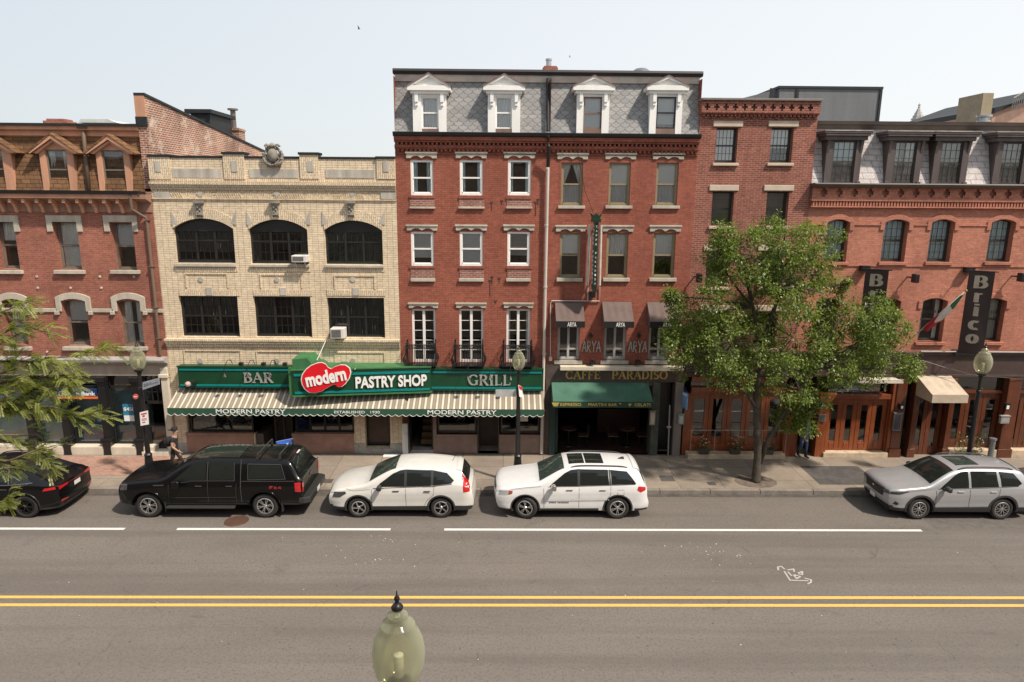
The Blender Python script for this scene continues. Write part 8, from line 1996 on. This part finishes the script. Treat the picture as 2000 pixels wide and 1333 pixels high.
b = MB(); b.lathe([(0, -.17), (.10, -.15), (.12, 0), (.11, .16), (0, .2)], (-.17, 0, 1.25), 12); b.build('backpack', CLB, t, local=True, smooth=True)
J, E_, Rr = skeleton(.10, ((-.02, .26, 1.15), (.03, .28, .90), (.05, .28, .82)), ((.02, -.25, 1.14), (.16, -.24, .95), (.20, -.22, .88)))
p = onZ(1570, 889, KZ); p = Vector((X(1569, 870, D-.35), D-.7, KZ))
t = person('person in a blue suit standing in the wooden doorway, head hidden by the tree leaves', (p.x, p.y+.35, KZ), rad(-60), J, E_, Rr, regs(J, 0, 0, 2, 3, 1), [SUITJ, SK, SUIT, SHO])
b = MB(); b.lathe([(.10, -.05), (.108, .02), (.09, .08), (0, .11)], (.05, 0, 1.69), 14); b.build('hair', HAIR, t, local=True, smooth=True)
# tarmac patch in the paving; dark sheet painting tree shade on the parking lane
sheet('pavement_patch', 11.2, 13.4, KY+.5, KY+2.2, KZ+.004, mat('tarmac_patch', (.075, .070, .066), .9, var=.3, fine=.3))
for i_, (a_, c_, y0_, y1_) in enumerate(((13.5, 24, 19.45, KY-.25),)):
    sheet('road_shade_sheet', a_, c_, y0_, y1_, .0025+.0004*i_, mat('road_shade_tone', (.105, .093, .083), .9, var=.2, fine=.3, scale=4, bmp=.3))
# ================= SMALL THINGS
random.seed(14)
FL = leafmat('flower_leaf', ((.05, .09, .025), (.09, .13, .04), (.12, .15, .06)), .2); PINK = mat('petal_pink', (.55, .38, .38), .7)
def planter(px, label, y=D-.42, z0=.34, w_=.42, h=.45, n=140, flowers=14, tone=None):
    x = X(px, 880, y); t = thing('planter', label, 'planter', (x, y, z0), group='flower planters on the shopfront ledge'); b = MB()
    b.prism([(x-w_*.42, z0), (x+w_*.42, z0), (x+w_*.5, z0+.2), (x-w_*.5, z0+.2)], y-.1, y+.12); b.build('box', tone or DKBROWN, t, bevel=.01)
    b = MB(); f = MB()
    for i in range(n):
        p = Vector((x+random.uniform(-w_*.6, w_*.6), y+random.uniform(-.16, .15), z0+.16+abs(random.gauss(0, h*.5)))); leaf(b, p, rv()+Vector((0, 0, .3)), .09, .018)
    for i in range(flowers):
        p = Vector((x+random.uniform(-w_*.6, w_*.6), y+random.uniform(-.18, .1), z0+.3+random.uniform(0, h))); f.lathe([(0, -.02), (.03, 0), (0, .03)], p, 6)
    b.build('plant', FL, t)
    if flowers: f.build('flowers', PINK, t)
planter(1374, 'dark planter of pink flowers at the left end of the wooden shopfront ledge'); planter(1435, 'dark planter of pink flowers on the shopfront ledge just left of the tree trunk'); planter(1500, 'dark planter of pink flowers right of the tree trunk on the shopfront ledge')
planter(1893, 'tall leafy planter behind the right street lamp, under the dark wooden windows', y=D-.45, z0=.15, w_=.9, h=.9, n=420, flowers=10)
b = MB(); z = Z(1440, 841, D-.45); b.tube([(bx0-.05, D-.45, z), (bx1+.0, D-.45, z)], .012, 5)
for i in range(5): xx = bx0+(bx1-bx0)*i/4; b.tube([(xx, D-.45, .34), (xx, D-.45, z)], .012, 5)
tag(b.build('railing', GREYP), 'thin metal rail above the flower planters on the wooden shopfront ledge', 'railing')
b = MB(); x = X(1936, 880, D-.6); b.lathe([(.10, 0), (.10, .85), (.13, .87), (.13, .93), (0, .95)], (x, D-.6, KZ), 16); tag(b.build('ash_bin', mat('bin_grey', (.22, .24, .26), .4, .5), smooth=False), 'slim grey cylindrical bin beside the wooden pillar right of the right street lamp', 'bin')
for (px, py, lab) in ((701, 57, 'small dark bird flying above the cream building, the larger one'), (1113, 112, 'tiny dark bird speck above the roof chimney')):
    c = onY(px, py, 45); s_ = .2 if px < 800 else .12; t = thing('bird', lab, 'bird', c); b = MB()
    b.lathe([(0, -.5*s_), (.09*s_, -.2*s_), (.12*s_, .1*s_), (.06*s_, .4*s_), (0, .5*s_)], c, 8, ax='x'); b.build('body', BLACKM, t, smooth=True)
    b = MB()
    for g in (1, -1): b.face([c+Vector((-.15*s_, 0, 0)), c+Vector((.2*s_, 0, 0)), c+Vector((.05*s_, g*.5*s_, .55*s_)), c+Vector((-.25*s_, g*.8*s_, .9*s_))]) 
    b.build('wings', BLACKM, t)
# awning crank arms, utility covers in the pavement
for i, (px, py, w_, lab) in enumerate(((1303, 935, .5, 'dark square utility cover in the pavement left of the tree'), (1390, 945, .28, 'small dark utility cover at the kerb left of the tree'), (640, 940, .35, 'small square utility cover in the pavement between the pickup and the white crossover'))):
    p = onZ(px, py, KZ); b = MB(); b.box(p.x-w_/2, p.x+w_/2, p.y-w_/2, p.y+w_/2, KZ-.01, KZ+.008); tag(b.build('utility_cover', mat('cover_dark', (.10, .095, .09), .6, .2, var=.3), bevel=.004), lab, 'utility cover')
# cafe tables in the dark opening
for i, px in enumerate((1110, 1225)):
    x = X(px, 860, D+.9); t = thing('cafe_table', ['small cafe table just inside the dark opening, left', 'small cafe table just inside the dark opening, right'][i], 'table', (x, D+.9, .16)); b = MB(); b.lathe([(0, .72), (.32, .72), (.32, .75), (0, .75)], (x, D+.9, .16), 18); b.build('table_top', mat('table_wood', (.12, .06, .035), .4), t)
    b = MB(); b.lathe([(.22, 0), (.2, .03), (.03, .06), (.03, .72)], (x, D+.9, .16), 12); b.build('leg', BLACKM, t)
    for s_ in (-1, 1):
        cx = x+s_*.6; k = thing('cafe_chair', 'dark bentwood chair %s of the %s cafe table inside the opening' % ('left' if s_ < 0 else 'right', 'left' if i == 0 else 'right'), 'chair', (cx, D+.9, .16)); b = MB(); b.box(cx-.2, cx+.2, D+.7, D+1.1, .60, .64); b.build('seat', MC['table_wood'], k)
        b = MB(); b.tube([(cx+s_*.18, D+.72, .64), (cx+s_*.22, D+.74, 1.05), (cx+s_*.22, D+1.06, 1.05), (cx+s_*.18, D+1.08, .64)], .016, 6); b.build('backrest', BLACKM, k)
        for (u, v) in ((-.17, .73), (.17, .73), (-.17, 1.07), (.17, 1.07)): b = MB(); b.tube([(cx+u, D+v, .16), (cx+u*.9, D+v, .6)], .015, 5); b.build('leg', BLACKM, k)
# ================= the row behind the camera, across the street (reflected in the panes)
t = thing('brick_building', 'plain brick row across the street, standing behind the photographer', 'building', (0, -6, 0))
ops = []; x = -58
gl = MB()
while x < 58:
    for z in (.6, 3.9, 6.9, 9.9):
        if abs(x+.7) < 2.5 and 9 < z < 11.5: continue
        ops.append((x, x+1.2, z, z+2.0)); gl.face([(x, -.95, z), (x+1.2, -.95, z), (x+1.2, -.95, z+2), (x, -.95, z+2)])
    x += 2.9
b = MB(); wallmesh(b, -60, 60, .12, 12.4, ops, Y=-.7, dep=-.25); b.box(-60, 60, -.98, -.9, .12, 12.4); b.build('wall', mat('row_brick', (.36, .27, .21), .9, var=.2), t)
b = MB(); b.box(-60, 60, -12, -.99, .12, 12.4); b.build('side_wall', MC['row_brick'], t)
gl.build('window', simple('row_glass', (.02, .025, .03), .05), t)
b = MB(); b.box(-60, 60, -1.2, -.4, 12.4, 12.6); b.build('cornice', GREYTRIM, t)
